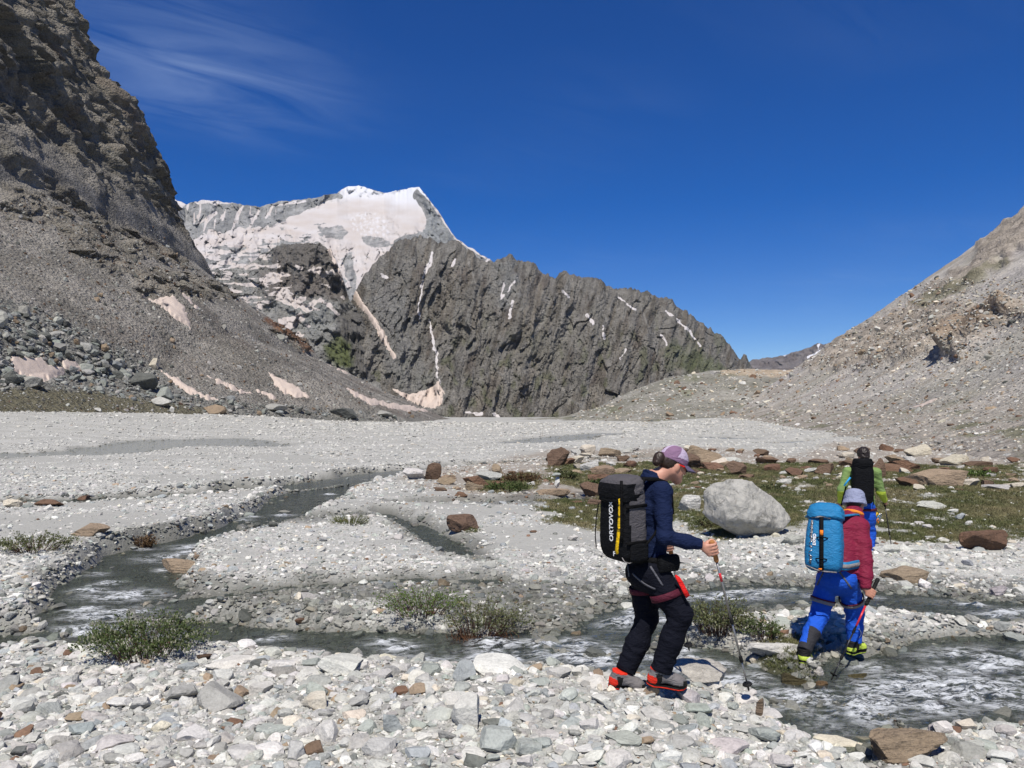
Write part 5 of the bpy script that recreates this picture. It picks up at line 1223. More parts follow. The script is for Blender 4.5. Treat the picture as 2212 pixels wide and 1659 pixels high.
# ------------------------------------------------------------------ hikers
class SDF:
    """small implicit-surface modeller: smooth unions of limbs and ellipsoids, meshed with surface nets"""
    def __init__(self, lo, hi, h):
        self.o = np.array(lo, float); self.h = h
        self.n = np.ceil((np.array(hi, float) - self.o) / h).astype(int) + 1
        self.D = np.full(self.n, .2, np.float32)
    def region(self, lo, hi):
        a = np.clip(np.floor((np.asarray(lo) - self.o) / self.h).astype(int), 0, self.n - 1); b = np.clip(np.ceil((np.asarray(hi) - self.o) / self.h).astype(int) + 1, 1, self.n)
        sl = tuple(slice(x, y) for x, y in zip(a, b))
        X = [(self.o[k] + self.h * np.arange(a[k], b[k])).astype(np.float32) for k in range(3)]
        return sl, X[0][:, None, None], X[1][None, :, None], X[2][None, None, :]
    def put(self, sl, d, k):
        A = self.D[sl]
        if k > 0:
            h = np.clip(.5 + .5 * (A - d) / k, 0, 1); self.D[sl] = A * (1 - h) + d * h - k * h * (1 - h)
        else: self.D[sl] = np.minimum(A, d)
    def cone(self, a, b, ra, rb, k=.02, n=None, s=1.0):
        a = np.array(a, float); b = np.array(b, float); R = max(ra, rb) + k + .03
        sl, x, y, z = self.region(np.minimum(a, b) - R, np.maximum(a, b) + R)
        d = b - a; L = d @ d + 1e-9
        t = np.clip(((x - a[0]) * d[0] + (y - a[1]) * d[1] + (z - a[2]) * d[2]) / L, 0, 1)
        qx, qy, qz = x - a[0] - t * d[0], y - a[1] - t * d[1], z - a[2] - t * d[2]
        if n is not None:
            n = np.array(n, float); n /= np.linalg.norm(n); e = (s - 1) * (qx * n[0] + qy * n[1] + qz * n[2])
            qx, qy, qz = qx + e * n[0], qy + e * n[1], qz + e * n[2]
        dd = np.sqrt(qx * qx + qy * qy + qz * qz) - (ra + (rb - ra) * t)
        self.put(sl, (dd / (1 if n is None else (1 + s) / 2)).astype(np.float32), k); return self
    def chain(self, pts, rads, k=.02, n=None, s=1.0):
        for i in range(len(pts) - 1): self.cone(pts[i], pts[i + 1], rads[i], rads[i + 1], k, n, s)
        return self
    def ell(self, c, radii, ax=None, k=.02, cut=False):
        c = np.array(c, float); radii = np.array(radii, float); ax = np.eye(3) if ax is None else np.array([list(v) for v in ax], float)
        R = max(radii) + k + .03; sl, x, y, z = self.region(c - R, c + R)
        u = [((x - c[0]) * a[0] + (y - c[1]) * a[1] + (z - c[2]) * a[2]) for a in ax]
        q = np.sqrt(sum((u[i] / radii[i]) ** 2 for i in range(3))); g = np.sqrt(sum((u[i] / radii[i] ** 2) ** 2 for i in range(3))) + 1e-6
        d = (q * (q - 1) / g).astype(np.float32)
        if cut: self.D[sl] = np.maximum(self.D[sl], -d)
        else: self.put(sl, d, k)
        return self
    def halfspace(self, p, n):
        """remove everything on the side n points to"""
        sl, x, y, z = self.region(self.o, self.o + self.h * self.n)
        self.D = np.maximum(self.D, ((x - p[0]) * n[0] + (y - p[1]) * n[1] + (z - p[2]) * n[2]).astype(np.float32)); return self
    def cut_local(self, p, n, c, rad):
        sl, x, y, z = self.region(np.array(c) - rad, np.array(c) + rad)
        d = ((x - p[0]) * n[0] + (y - p[1]) * n[1] + (z - p[2]) * n[2]); m = (x - c[0]) ** 2 + (y - c[1]) ** 2 + (z - c[2]) ** 2 < rad * rad
        self.D[sl] = np.where(m, np.maximum(self.D[sl], d), self.D[sl]).astype(np.float32); return self
    def wrinkle(self, amp, fx, fz, seed=0, band=.035, fn=None):
        m = np.abs(self.D) < band; i = np.argwhere(m); p = self.o + self.h * i
        w = 1 - 2 * np.abs(perlin(p[:, 0] * fx + seed, p[:, 1] * fx, p[:, 2] * fz + .6 * p[:, 0] * fx)) + .5 * perlin(p[:, 0] * fx * 2.3 + seed, p[:, 1] * fx * 2.3, p[:, 2] * fz * 2.1)
        if fn is not None: w = w * fn(p)
        self.D[m] -= (amp * (w - .35)).astype(np.float32); return self
    def mesh(self):
        D = self.D; S = D < 0; n = np.array(D.shape) - 1
        c = [(i, j, k) for i in (0, 1) for j in (0, 1) for k in (0, 1)]
        cnt = sum(S[i:i + n[0], j:j + n[1], k:k + n[2]].astype(np.int8) for i, j, k in c)
        act = (cnt > 0) & (cnt < 8); idx = np.argwhere(act); ids = np.full(act.shape, -1, np.int64); ids[act] = np.arange(len(idx))
        val = {q: D[idx[:, 0] + q[0], idx[:, 1] + q[1], idx[:, 2] + q[2]] for q in c}
        acc = np.zeros((len(idx), 3)); num = np.zeros(len(idx))
        for a in c:
            for ax in range(3):
                if a[ax]: continue
                b = list(a); b[ax] = 1; b = tuple(b); d0, d1 = val[a], val[b]; m = (d0 < 0) != (d1 < 0)
                t = np.where(m, d0 / np.where(m, d0 - d1, 1), 0); p = np.array(a, float)[None] + np.eye(3)[ax][None] * t[:, None]
                acc += p * m[:, None]; num += m
        V = self.o + self.h * (idx + acc / num[:, None])
        F = []
        for ax in range(3):
            b, cc = [(1, 2), (2, 0), (0, 1)][ax]
            s0 = [slice(None)] * 3; s1 = [slice(None)] * 3; s0[ax] = slice(0, -1); s1[ax] = slice(1, None)
            for q in (b, cc): s0[q] = slice(1, -1); s1[q] = slice(1, -1)
            A, B = S[tuple(s0)], S[tuple(s1)]
            e = np.argwhere(A != B)
            if not len(e): continue
            sg = A[tuple(e.T)]; e = e + np.array([0 if q == ax else 1 for q in range(3)])
            def cell(db, dc):
                w = e.copy(); w[:, b] += db; w[:, cc] += dc; return ids[tuple(w.T)]
            Q = np.stack([cell(-1, -1), cell(0, -1), cell(0, 0), cell(-1, 0)], -1); Q[~sg] = Q[~sg][:, ::-1]; F.append(Q)
        F = np.concatenate(F); return V, F[(F >= 0).all(1)]
    def obj(self, name, mats, parent, region=None):
        V, F = self.mesh(); me = mesh_np(name, V, F, True); o = link(name, me, mats, parent)
        if region is not None:
            c = V[F].mean(1); me.polygons.foreach_set('material_index', np.asarray(region(c), np.int32))
        return o
def v3(*a): return np.array(a, float)
def nrm(a): a = np.array(a, float); return a / np.linalg.norm(a)
def PP(u, v, Y): return np.array(P(u, v, Y)[:])

def tube(name, pts, rad, mat, parent, seg=10, smooth=True):
    pts = [np.array(p, float) for p in pts]; rad = [rad] * len(pts) if np.isscalar(rad) else rad
    V, up = [], None
    for i, p in enumerate(pts):
        d = nrm(pts[min(i + 1, len(pts) - 1)] - pts[max(i - 1, 0)])
        if up is None: up = nrm(np.cross(d, v3(.31, .87, .4)))
        s = nrm(np.cross(up, d)); up = nrm(np.cross(d, s))
        for k in range(seg):
            a = 2 * math.pi * k / seg; V.append(p + rad[i] * (math.cos(a) * s + math.sin(a) * up))
    F = [[i * seg + k, i * seg + (k + 1) % seg, (i + 1) * seg + (k + 1) % seg, (i + 1) * seg + k] for i in range(len(pts) - 1) for k in range(seg)]
    V += [pts[0], pts[-1]]; a, b = len(V) - 2, len(V) - 1; m = (len(pts) - 1) * seg
    T = [[a, (k + 1) % seg, k] for k in range(seg)] + [[b, m + k, m + (k + 1) % seg] for k in range(seg)]
    return link(name, mesh_np(name, V, [np.array(F), np.array(T)], smooth), mat, parent)
def ribbon(name, pts, nor, width, thick, mat, parent, closed=False):
    """strap along pts; nor = outward normals"""
    pts = [np.array(p, float) for p in pts]; n = len(pts); V = []; width = [width] * n if np.isscalar(width) else width
    for i, p in enumerate(pts):
        d = nrm(pts[(i + 1) % n if closed else min(i + 1, n - 1)] - pts[(i - 1) % n if closed else max(i - 1, 0)])
        q = nrm(nor[i]); s = nrm(np.cross(d, q)); q = nrm(np.cross(s, d)); w = width[i] / 2
        V += [p - s * w, p + s * w, p + s * w * .9 + q * thick, p - s * w * .9 + q * thick]
    F = []
    for i in range(n if closed else n - 1):
        a, b = i * 4, ((i + 1) % n) * 4
        for k in range(4): F.append([a + k, a + (k + 1) % 4, b + (k + 1) % 4, b + k])
    if not closed: F += [[3, 2, 1, 0], [4 * n - 4, 4 * n - 3, 4 * n - 2, 4 * n - 1]]
    return link(name, mesh_np(name, V, np.array(F), True), mat, parent)
def hoop(name, c, axis, side, ra, rb, width, thick, mat, parent, n=28):
    """band round a limb: ra along side, rb across"""
    axis = nrm(axis); s = nrm(np.array(side) - axis * (np.array(side) @ axis)); t = np.cross(axis, s); P_, N_ = [], []
    for k in range(n):
        a = 2 * math.pi * k / n; P_.append(np.array(c) + ra * math.cos(a) * s + rb * math.sin(a) * t); N_.append(math.cos(a) * s / ra + math.sin(a) * t / rb)
    return ribbon(name, P_, N_, width, thick, mat, parent, True)
class Frame:
    """local frame: x forward, y to the thing's own right, z up"""
    def __init__(self, o, f, up): self.o = np.array(o, float); self.z = nrm(up); self.x = nrm(np.array(f) - self.z * (np.array(f) @ self.z)); self.y = np.cross(self.x, self.z)
    def __call__(self, x, y, z): return self.o + x * self.x + y * self.y + z * self.z
    def d(self, x, y, z): return x * self.x + y * self.y + z * self.z
def loft(name, fr, secs, mats, parent, n=36, e=4.0, region=None, noise=0.0, seed=0):
    """superellipse sections (z, x centre, y centre, half x, half y)"""
    q = np.array(secs, float); i0 = np.arange(len(q)); i1 = np.linspace(0, len(q) - 1, max(len(q), 6 * len(q) - 5 if len(q) > 2 else 2))
    secs = np.stack([np.interp(i1, i0, q[:, k]) for k in range(5)], -1)
    if len(secs) > 12:
        for _ in range(2): secs[1:-1] = .25 * secs[:-2] + .5 * secs[1:-1] + .25 * secs[2:]
    a = np.linspace(0, 2 * math.pi, n, endpoint=False); ca, sa = np.cos(a), np.sin(a)
    sx = np.sign(ca) * np.abs(ca) ** (2 / e); sy = np.sign(sa) * np.abs(sa) ** (2 / e); L = []
    for z, cx, cy, hx, hy in secs: L.append(np.stack([cx + hx * sx, cy + hy * sy, np.full(n, z)], -1))
    L = np.array(L)
    if noise: 
        nn = noise * (ridged(L[..., 0] * 14 + seed, L[..., 1] * 14, L[..., 2] * 18, 2) - .4); nn[[0, -1]] *= .3
        ctr = L.mean(1, keepdims=True); dr = L - ctr; dr /= np.linalg.norm(dr, axis=2, keepdims=True) + 1e-6; L = L + dr * nn[..., None]
    loc = np.concatenate([L.reshape(-1, 3), L[0].mean(0)[None], L[-1].mean(0)[None]]); m = len(secs)
    W = fr.o + loc[:, :1] * fr.x + loc[:, 1:2] * fr.y + loc[:, 2:] * fr.z
    F = np.array([[i * n + k, (i + 1) * n + k, (i + 1) * n + (k + 1) % n, i * n + (k + 1) % n] for i in range(m - 1) for k in range(n)])
    T = np.array([[m * n, k, (k + 1) % n] for k in range(n)] + [[m * n + 1, (m - 1) * n + (k + 1) % n, (m - 1) * n + k] for k in range(n)])
    me = mesh_np(name, W, [F, T], True); o = link(name, me, mats, parent)
    if region is not None:
        cF = np.concatenate([loc[F].mean(1), loc[T].mean(1)]); me.polygons.foreach_set('material_index', np.asarray(region(cF), np.int32))
    return o
def text(name, body, fr, pos, right, upv, size, mat, parent):
    cu = bpy.data.curves.new(name, 'FONT'); cu.body = body; cu.size = size; cu.extrude = .0012; cu.align_x = 'LEFT'; cu.offset = .0012
    tmp = bpy.data.objects.new(name, cu); COL.objects.link(tmp)
    dg = bpy.context.evaluated_depsgraph_get(); me = bpy.data.meshes.new_from_object(tmp.evaluated_get(dg)); bpy.data.objects.remove(tmp)
    R = nrm(right); U = nrm(upv); N_ = np.cross(R, U)
    co = np.zeros(len(me.vertices) * 3); me.vertices.foreach_get('co', co); co = co.reshape(-1, 3)
    W = np.array(pos) + co[:, :1] * R + co[:, 1:2] * U + co[:, 2:] * N_
    me.vertices.foreach_set('co', W.astype(np.float32).ravel()); me.materials.clear()
    return link(name, me, mat, parent)

M = {}
def cloth_mat(name, col, rough, var, bump, bs, spec):
    t = NT(name); o = t.pos()
    c = t.mix(t.noise(14, 5, .65, vec=o), tuple(x * (1 - var) for x in col), tuple(min(1, x * (1 + var)) for x in col))
    fold = t.noise(16, 4, .55, vec=t.scale(o, (1.0, 1.0, 2.2)), dist=1.4)
    nb = t.bump(fold, .75, .018); nb = t.bump(t.noise(bs, 2, vec=o), bump, .001, nb)
    t.b.inputs['Specular IOR Level'].default_value = spec
    return t.done(c, rough, nb)
def fabric(key, col, rough=.8, var=.18, bump=.3, bs=600, spec=.12, sheen=0.0): M[key] = cloth_mat(key.replace('_', ' '), col, rough, var, bump, bs, spec)
fabric('navy_jersey', (.0085, .0150, .046), spec=.08); fabric('black_softshell', (.0068, .0075, .0125), .85, spec=.06); fabric('maroon_shell', (.175, .014, .038), .6); fabric('blue_trousers', (.014, .085, .48), .65)
fabric('green_top', (.165, .25, .085), .8); fabric('lime_cuff', (.36, .46, .05), .8); fabric('black_pack', (.0062, .0066, .0078), .75, spec=.08); fabric('grey_pack', (.080, .075, .080), .8); fabric('blue_pack', (.020, .165, .35), .5)
fabric('lilac', (.44, .36, .47), .8); fabric('plum', (.21, .125, .20), .8); fabric('dusky', (.10, .085, .14), .8); fabric('hat_grey', (.235, .255, .36), .85); fabric('harness_maroon', (.075, .012, .024), .6); fabric('strap_grey', (.22, .205, .205), .7)
fabric('strap_black', (.0055, .0055, .006), .7, spec=.08); fabric('red_web', (.62, .018, .016), .6); fabric('shoe_grey', (.155, .145, .145), .8); fabric('shoe_red', (.66, .035, .018), .5); fabric('rubber', (.012, .012, .012), .6, .3)
fabric('yellow_tape', (.80, .50, .012), .45); fabric('white_print', (.75, .75, .75), .5, .02, 0); fabric('orange_bit', (.75, .20, .02), .5); fabric('shoe_green', (.48, .60, .08), .6); fabric('dark_grey_panel', (.03, .03, .034), .7); fabric('scarf_orange', (.70, .22, .03), .8)
fabric('cyan_bit', (.03, .30, .60), .4); fabric('pants_seam', (.10, .10, .115), .6)
M['skin'] = mat_plain('fair skin', (.47, .235, .165), .5, .18, 40, .15, 500, .35)  # capped hiker's skin colour, lighter than the other two
M['skin_tan'] = mat_plain('tanned skin', (.40, .19, .125), .5, .18, 40, .15, 500, .35)
M['hair'] = mat_plain('brown hair', (.028, .0155, .010), .45, .5, 140, .6, 260, .4)
M['hair_dark'] = mat_plain('dark hair', (.016, .010, .008), .5, .5, 140, .6, 260, .4)
M['alu'] = mat_plain('grey aluminium', (.30, .29, .28), .35, .1, 60, 0, 1, .5, .75)
M['alu_black'] = mat_plain('black aluminium', (.02, .02, .022), .35, .1, 60, 0, 1, .5, .3)
M['alu_red'] = mat_plain('red aluminium', (.62, .03, .04), .35, .1, 60, 0, 1, .5, .2)
M['cork'] = mat_plain('cork', (.34, .15, .05), .85, .35, 120, .4, 300)
M['lens'] = mat_plain('dark lens', (.01, .01, .012), .12, .05, 10, 0, 1, .6)
M['steel'] = mat_plain('steel', (.5, .5, .5), .25, .1, 40, 0, 1, .5, .9)

def head_sdf(S, H, f, up, sc=1.0):
    f = nrm(f); up = nrm(np.array(up) - f * (np.array(up) @ f)); r = np.cross(f, up); ax = (r, f, up)
    at = lambda a, b, c: np.array(H) + sc * (a * r + b * f + c * up)
    S.ell(at(0, -.008, .035), np.array((.074, .094, .086)) * sc, ax, .01)
    S.ell(at(0, .025, -.02), np.array((.060, .062, .075)) * sc, ax, .03)
    S.cone(at(0, .045, -.055), at(0, .068, -.092), .042 * sc, .024 * sc, .03)
    for s in (-1, 1):
        S.cone(at(.045 * s, -.005, -.045), at(.018 * s, .06, -.088), .022 * sc, .022 * sc, .03)      # jaw
        S.ell(at(.074 * s, -.008, -.012), np.array((.009, .019, .031)) * sc, ax, .008)                  # ear
        S.ell(at(.038 * s, .066, -.018), np.array((.022, .014, .018)) * sc, ax, .02)                    # cheekbone
        S.ell(at(.031 * s, .079, .012), np.array((.013, .010, .008)) * sc, ax, .004)                    # eyeball / lid
    S.cone(at(0, .086, .012), at(0, .108, -.024), .008 * sc, .0125 * sc, .012)                          # nose
    S.cone(at(-.03, .078, .03), at(.03, .078, .03), .012 * sc, .012 * sc, .015)                         # brow
    S.ell(at(0, .086, -.052), np.array((.022, .010, .006)) * sc, ax, .006); S.ell(at(0, .083, -.064), np.array((.020, .010, .007)) * sc, ax, .006)
    return at
def grip_hand(S, wrist, c, axis, side=1, sc=1.0):
    """five fingers closed round a rod through c along axis; thumb on top"""
    wrist = np.array(wrist); c = np.array(c); a = nrm(axis); p = wrist - c; p = nrm(p - a * (p @ a)); q = np.cross(a, p) * side; R = .020 * sc
    S.cone(wrist, c + p * .045 + q * .012, .025 * sc, .024 * sc, .02, q, 1.45)
    for i, (s, r0, e) in enumerate([(.033, .0092, 250), (.011, .0096, 262), (-.011, .0092, 255), (-.031, .0080, 235)]):
        pts = [c + a * s * .9 + p * .040 + q * .012]
        for th in (55, 105, 165, 215, e):
            t = math.radians(th); rr = R + (.010 if th < 120 else .003); pts.append(c + a * (s - .004 * (th > 150)) + rr * (math.cos(t) * p + math.sin(t) * q))
        S.chain(pts, [r0 * 1.25, r0 * 1.15, r0, r0 * .95, r0 * .9, r0 * .82], .004)
    S.cone(c + a * .030 + p * .040 + q * .008, c - a * .028 + p * .040 + q * .010, .0165 * sc, .015 * sc, .015)
    tp = [c + a * .018 + p * .052 - q * .006, c + a * .042 + p * .026 - q * .016, c + a * .046 - q * .024 - p * .002, c + a * .040 - q * .014 - p * .020]
    S.chain(tp, [.0155, .0125, .0108, .0092], .008)
def shoe(parent, heel, toe, up, style, wide=1.0):
    heel = np.array(heel); toe = np.array(toe); L = np.linalg.norm(toe - heel); fr = Frame(heel, toe - heel, up); k = L / .28
    S = SDF(np.minimum(heel, toe) - .16, np.maximum(heel, toe) + .2, .0055)
    ax = (fr.x, fr.y, fr.z)
    S.ell(fr(.215 * k, 0, .046), (.062 * k, .046 * wide, .040), ax, .03); S.cone(fr(.2 * k, 0, .055), fr(.09 * k, 0, .082), .042, .046, .03, fr.y, .92)
    S.ell(fr(.055 * k, 0, .056), (.056, .041, .056), ax, .03); S.cone(fr(.062 * k, 0, .07), fr(.062 * k, 0, .135), .047, .052, .02)
    S.halfspace(fr(0, 0, .022), -fr.z); S.halfspace(fr(0, 0, .128), fr.z)
    def reg(c):
        q = c - fr.o; x = q @ fr.x / k; z = q @ fr.z; m = np.zeros(len(c), int)
        if style == 'red':
            m[(x < .062 - (z - .03) * .35) & (z < .078)] = 1; m[(x > .235) & (z < .07)] = 2; m[(z > .116)] = 1; m[(z < .042) & (x > .05)] = 2; m[(x > .062 - (z - .03) * .35) & (x < .085) & (z < .10)] = 2
        else:
            m[:] = 2; m[(x > .10) & (x < .235) & (z > .045) & (z < .098)] = 1; m[(x < .05) & (z > .04) & (z < .075)] = 1
        return m
    mats = [M['shoe_grey'], M['shoe_red'], M['rubber']] if style == 'red' else [M['shoe_grey'], M['shoe_green'], M['rubber']]
    up_ = S.obj('shoe', mats, parent, reg)
    xs = np.array([0, .012, .04, .09, .13, .18, .21, .245, .268, .28]) * k; ws = np.array([.008, .026, .036, .033, .034, .046, .048, .040, .024, .006]) * wide
    out = [(x, w) for x, w in zip(xs, ws)] + [(x, -w) for x, w in list(zip(xs, ws))[::-1]]; n = len(out); V = []
    for z, g in ((0.0, .94), (.007, 1.0), (.0145, 1.02), (.024, 1.0)):
        for x, w in out: V.append(fr(x, w * g, z + .02 * max(0, (x / k - .22) / .06) ** 2 + .008 * max(0, (.03 - x / k) / .03)))
    F = [[r * n + i, r * n + (i + 1) % n, (r + 1) * n + (i + 1) % n, (r + 1) * n + i] for r in range(3) for i in range(n)]
    bot = [[i, n - 1 - i, n - 2 - i, i + 1] for i in range(n // 2 - 1)]; top = [[3 * n + i + 1, 3 * n + n - 2 - i, 3 * n + n - 1 - i, 3 * n + i] for i in range(n // 2 - 1)]
    me = mesh_np('sole', V, np.array(F + bot + top), False); so = link('sole', me, [M['rubber'], M['shoe_red' if style == 'red' else 'shoe_green']], up_)
    me.polygons.foreach_set('material_index', np.array([0] * n + [1] * n + [0] * n + [0] * len(bot + top), np.int32))
    for i in range(5):
        x = (.105 + .022 * i) * k; z = .128 - .0105 * i
        tube('lace', [fr(x, -.026, z - .012), fr(x + .006, 0, z + .004), fr(x + .012, .026, z - .012)], .0028, M['red_web' if style == 'red' else 'strap_black'], up_, 6)
    return up_
def pole(label, top, tip, cork=False, red=(.28, .36), dark=False, grip_len=.14, group='trekking poles'):
    top = np.array(top); tip = np.array(tip); d = nrm(tip - top); L = np.linalg.norm(tip - top); at = lambda s: top + d * s
    root = empty('trekking_pole', Vector(tip)); tag(root, label, 'trekking pole', group)
    gm = M['cork'] if cork else M['rubber']
    tube('grip', [at(-.012), at(-.006), at(.01), at(.03), at(.06), at(.09), at(grip_len - .01), at(grip_len)], [.012, .0175, .0185, .0165, .0175, .0155, .0165, .013], gm, root, 14)
    a, b = L * .52, L * .78; A = M['alu_black'] if dark else M['alu']
    tube('shaft', [at(grip_len), at(a)], .0082, A, root, 10); tube('shaft', [at(a), at(b)], .0070, A, root, 10); tube('shaft', [at(b), at(L - .03)], .0060, A, root, 10)
    if red: tube('red_section', [at(L * red[0]), at(L * red[1])], .0087, M['alu_red'], root, 10)
    for s in (a, b): tube('clamp', [at(s - .025), at(s - .02), at(s + .018), at(s + .022)], [.009, .0125, .0125, .009], M['rubber'], root, 10)
    tube('basket', [at(L - .062), at(L - .058), at(L - .052), at(L - .047)], [.012, .031, .033, .012], M['rubber'], root, 18)
    tube('tip', [at(L - .047), at(L - .012), at(L)], [.008, .006, .0025], M['rubber'], root, 8)
    s = -nrm(np.cross(d, v3(0, 1, 0))); tube('wrist_strap', [at(.004), at(.012) + s * .02, at(.04) + s * .034, at(.075) + s * .034, at(.10) + s * .02, at(.085) + s * .012, at(.05) + s * .016], .0035, M['strap_black'], root, 6)
    return root

def torso(S, pel, waist, chest, nb, shR, shL, fwd, w, d, k=.05):
    """flattened trunk; w = half widths, d = width/depth ratio"""
    f = nrm(fwd); lat = nrm(np.array(shR) - np.array(shL))
    S.cone(pel, waist, w[0], w[1], k, f, d); S.cone(waist, chest, w[1], w[2], k, f, d); S.cone(chest, nb, w[2] * .92, w[3], k, f, d * .92)
    S.cone(shR, shL, w[4], w[4], k, None)

# ---------------------------------------------------------------- hiker with the dark backpack
def hiker_dark():
    h = nrm((.866, .5, 0)); r = v3(.5, -.866, 0); up = v3(0, 0, 1)
    foot = PP(1380, 1492, 5.15)
    root = empty('person', Vector(foot)); tag(root, 'hiker in navy top, black trousers and lilac cap stepping along the gravel bank', 'person')
    shR, shL = PP(1431, 1062, 5.06), PP(1431, 1062, 5.06) - r * .30
    mid = (shR + shL) / 2; nb = mid + v3(.022, .01, .055); chest = mid + v3(-.008, 0, -.10); pel = PP(1402, 1215, 5.2); waist = pel * .5 + chest * .5 + v3(.012, 0, -.02)
    elR, wrR = PP(1436, 1160, 4.97), PP(1513, 1176, 5.0); gR = PP(1541, 1184, 5.01); tipR = PP(1618, 1493, 5.2)
    elL = shL + v3(.05, .08, -.27); gL = PP(1446, 1176, 5.5); wrL = gL + v3(-.07, -.01, .03); tipL = PP(1489, 1406, 5.78)
    axR, axL = nrm(gR - tipR), nrm(gL - tipL)
    hpR, knR, anR = PP(1412, 1236, 5.12), PP(1470, 1326, 5.06), PP(1428, 1447, 5.08)
    hpL, knL, anL = PP(1392, 1236, 5.29), PP(1397, 1338, 5.30), PP(1351, 1450, 5.25)
    heR, toR = PP(1396, 1480, 5.08), PP(1482, 1494, 5.10); heL, toL = PP(1313, 1484, 5.22), PP(1391, 1502, 5.24)
    H = PP(1454, 1005, 5.21); f = nrm((.90, .36, -.34)); hu = nrm((.30, .12, .93))
    # skin: whole figure
    S = SDF((.42, 4.7, .40), (1.55, 5.75, 2.2), .0062)
    at = head_sdf(S, H, f, hu, .97)
    S.cone(nb + v3(-.01, 0, -.02), at(0, -.022, -.035), .058, .054, .03)
    torso(S, pel, waist, chest, nb, shR, shL, h, (.125, .105, .125, .07, .05), 1.45)
    S.chain([shR, elR, wrR], [.042, .034, .024], .02); S.chain([shL, elL, wrL], [.042, .034, .024], .02)
    grip_hand(S, wrR, gR, axR, 1); grip_hand(S, wrL, gL, axL, 1)
    S.chain([hpR, knR, anR], [.075, .05, .034], .03); S.chain([hpL, knL, anL], [.075, .05, .034], .03)
    S.cone(anR, toR * .6 + heR * .4 + v3(0, 0, .05), .032, .022, .02); S.cone(anL, toL * .6 + heL * .4 + v3(0, 0, .05), .032, .022, .02)
    S.obj('body', M['skin'], root)
    # jersey
    J = SDF((.55, 4.7, 1.15), (1.6, 5.75, 2.1), .0075)
    torso(J, pel + v3(0, 0, .03), waist, chest, nb, shR, shL, h, (.142, .125, .145, .078, .064), 1.42)
    J.cone(nb + v3(0, 0, -.03), nb + v3(.016, .007, .055), .075, .066, .02)
    J.chain([shR, shR * .5 + elR * .5, elR, wrR * .6 + elR * .4, wrR - (wrR - elR) * .03], [.062, .056, .049, .044, .036], .025); J.chain([shL, elL, wrL], [.062, .05, .036], .025)
    J.halfspace(pel + v3(0, 0, -.035), v3(0, 0, -1)); J.halfspace(nb + v3(.01, 0, .058), nrm((.42, .18, .88))); J.halfspace(wrR + (wrR - elR) * .02, nrm(wrR - elR))
    J.wrinkle(.0045, 10, 24, 3.0)
    J.obj('jersey', M['navy_jersey'], root)
    # trousers
    T = SDF((.55, 4.75, .45), (1.4, 5.6, 1.45), .0072)
    T.cone(pel + v3(0, 0, .04), (hpR + hpL) / 2, .140, .140, .04, h, 1.28); T.ell(pel - h * .055 + v3(0, 0, -.07), (.10, .145, .10), (h, r, up), .05)
    T.chain([hpR, hpR * .45 + knR * .55, knR, knR * .55 + anR * .45, anR + v3(0, 0, .0)], [.106, .091, .074, .074, .067], .04)
    T.chain([hpL, hpL * .45 + knL * .55, knL, knL * .55 + anL * .45, anL + v3(0, 0, .0)], [.102, .087, .073, .074, .068], .04)
    dR, dL = nrm(anR - knR), nrm(anL - knL)
    sl = T.region(T.o, T.o + T.h * T.n); _, x, y, z = sl
    cutR = ((x - anR[0]) * dR[0] + (y - anR[1]) * dR[1] + (z - anR[2]) * dR[2]) - .0; cutL = ((x - anL[0]) * dL[0] + (y - anL[1]) * dL[1] + (z - anL[2]) * dL[2]) - .0
    nearR = (x - anR[0]) ** 2 + (y - anR[1]) ** 2 < (x - anL[0]) ** 2 + (y - anL[1]) ** 2
    T.D = np.maximum(T.D, np.where(nearR, cutR, cutL).astype(np.float32)); T.halfspace(pel + v3(0, 0, .06), v3(0, 0, 1))
    T.wrinkle(.0075, 8, 22, 8.0, fn=lambda p: .3 + .65 * np.exp(-((p[:, 2] - knR[2]) / .13) ** 2) + 1.0 * np.exp(-((p[:, 2] - .66) / .10) ** 2))
    tr = T.obj('trousers', M['black_softshell'], root)
    shoe(root, heR, toR, nrm((.15, -.05, 1)), 'red', 1.05); shoe(root, heL, toL, nrm((.2, -.05, 1)), 'red', 1.05)
    # cap, hair, glasses
    hr = np.cross(f, hu); hx = (hr, f, hu)
    C = SDF(H - .2, H + .25, .004); C.ell(at(0, -.008, .040), (.084, .105, .096), hx, 0); C.halfspace(at(0, 0, .016), -nrm(hu + .12 * f)); C.ell(at(0, -.01, .03), (.076, .096, .087), hx, 0, True)
    def capreg(c):
        q = c - H; a = q @ hr; b = q @ f; e = q @ hu; m = np.zeros(len(c), int); m[e < .052] = 1; m[(b < -.035 + .5 * (e - .05)) & (e < .13)] = 1; m[(np.abs(a) < .02) & (e > .06)] = 0
        return m
    cap = C.obj('cap', [M['lilac'], M['plum']], root, capreg)
    vis = []
    for j in range(7):
        for i in range(13):
            t = (i - 6) / 6 * 1.25; rad = (.088 + .078 * (j / 6) * math.cos(t * .9) ** .8 if abs(t) < 1.7 else .088)
            vis.append(at(rad * math.sin(t) * .9, rad * math.cos(t) + .01, .030 - .030 * (j / 6) - .018 * math.sin(t) ** 2))
    vb = np.array(vis); vt = vb + hu * .004; F = grid_faces(7, 13)
    link('visor', mesh_np('visor', np.concatenate([vb, vt]), np.concatenate([F[:, ::-1], F + len(vb)]), True), M['dusky'], cap)
    Hh = SDF(H - .22, H + .2, .0055); Hh.ell(at(0, -.020, .028), (.0755, .092, .084), hx, 0); Hh.ell(at(0, -.055, -.010), (.055, .046, .036), hx, .02); Hh.halfspace(at(0, -.030, 0), nrm(f - .45 * hu)); Hh.halfspace(at(0, 0, .03), hu)
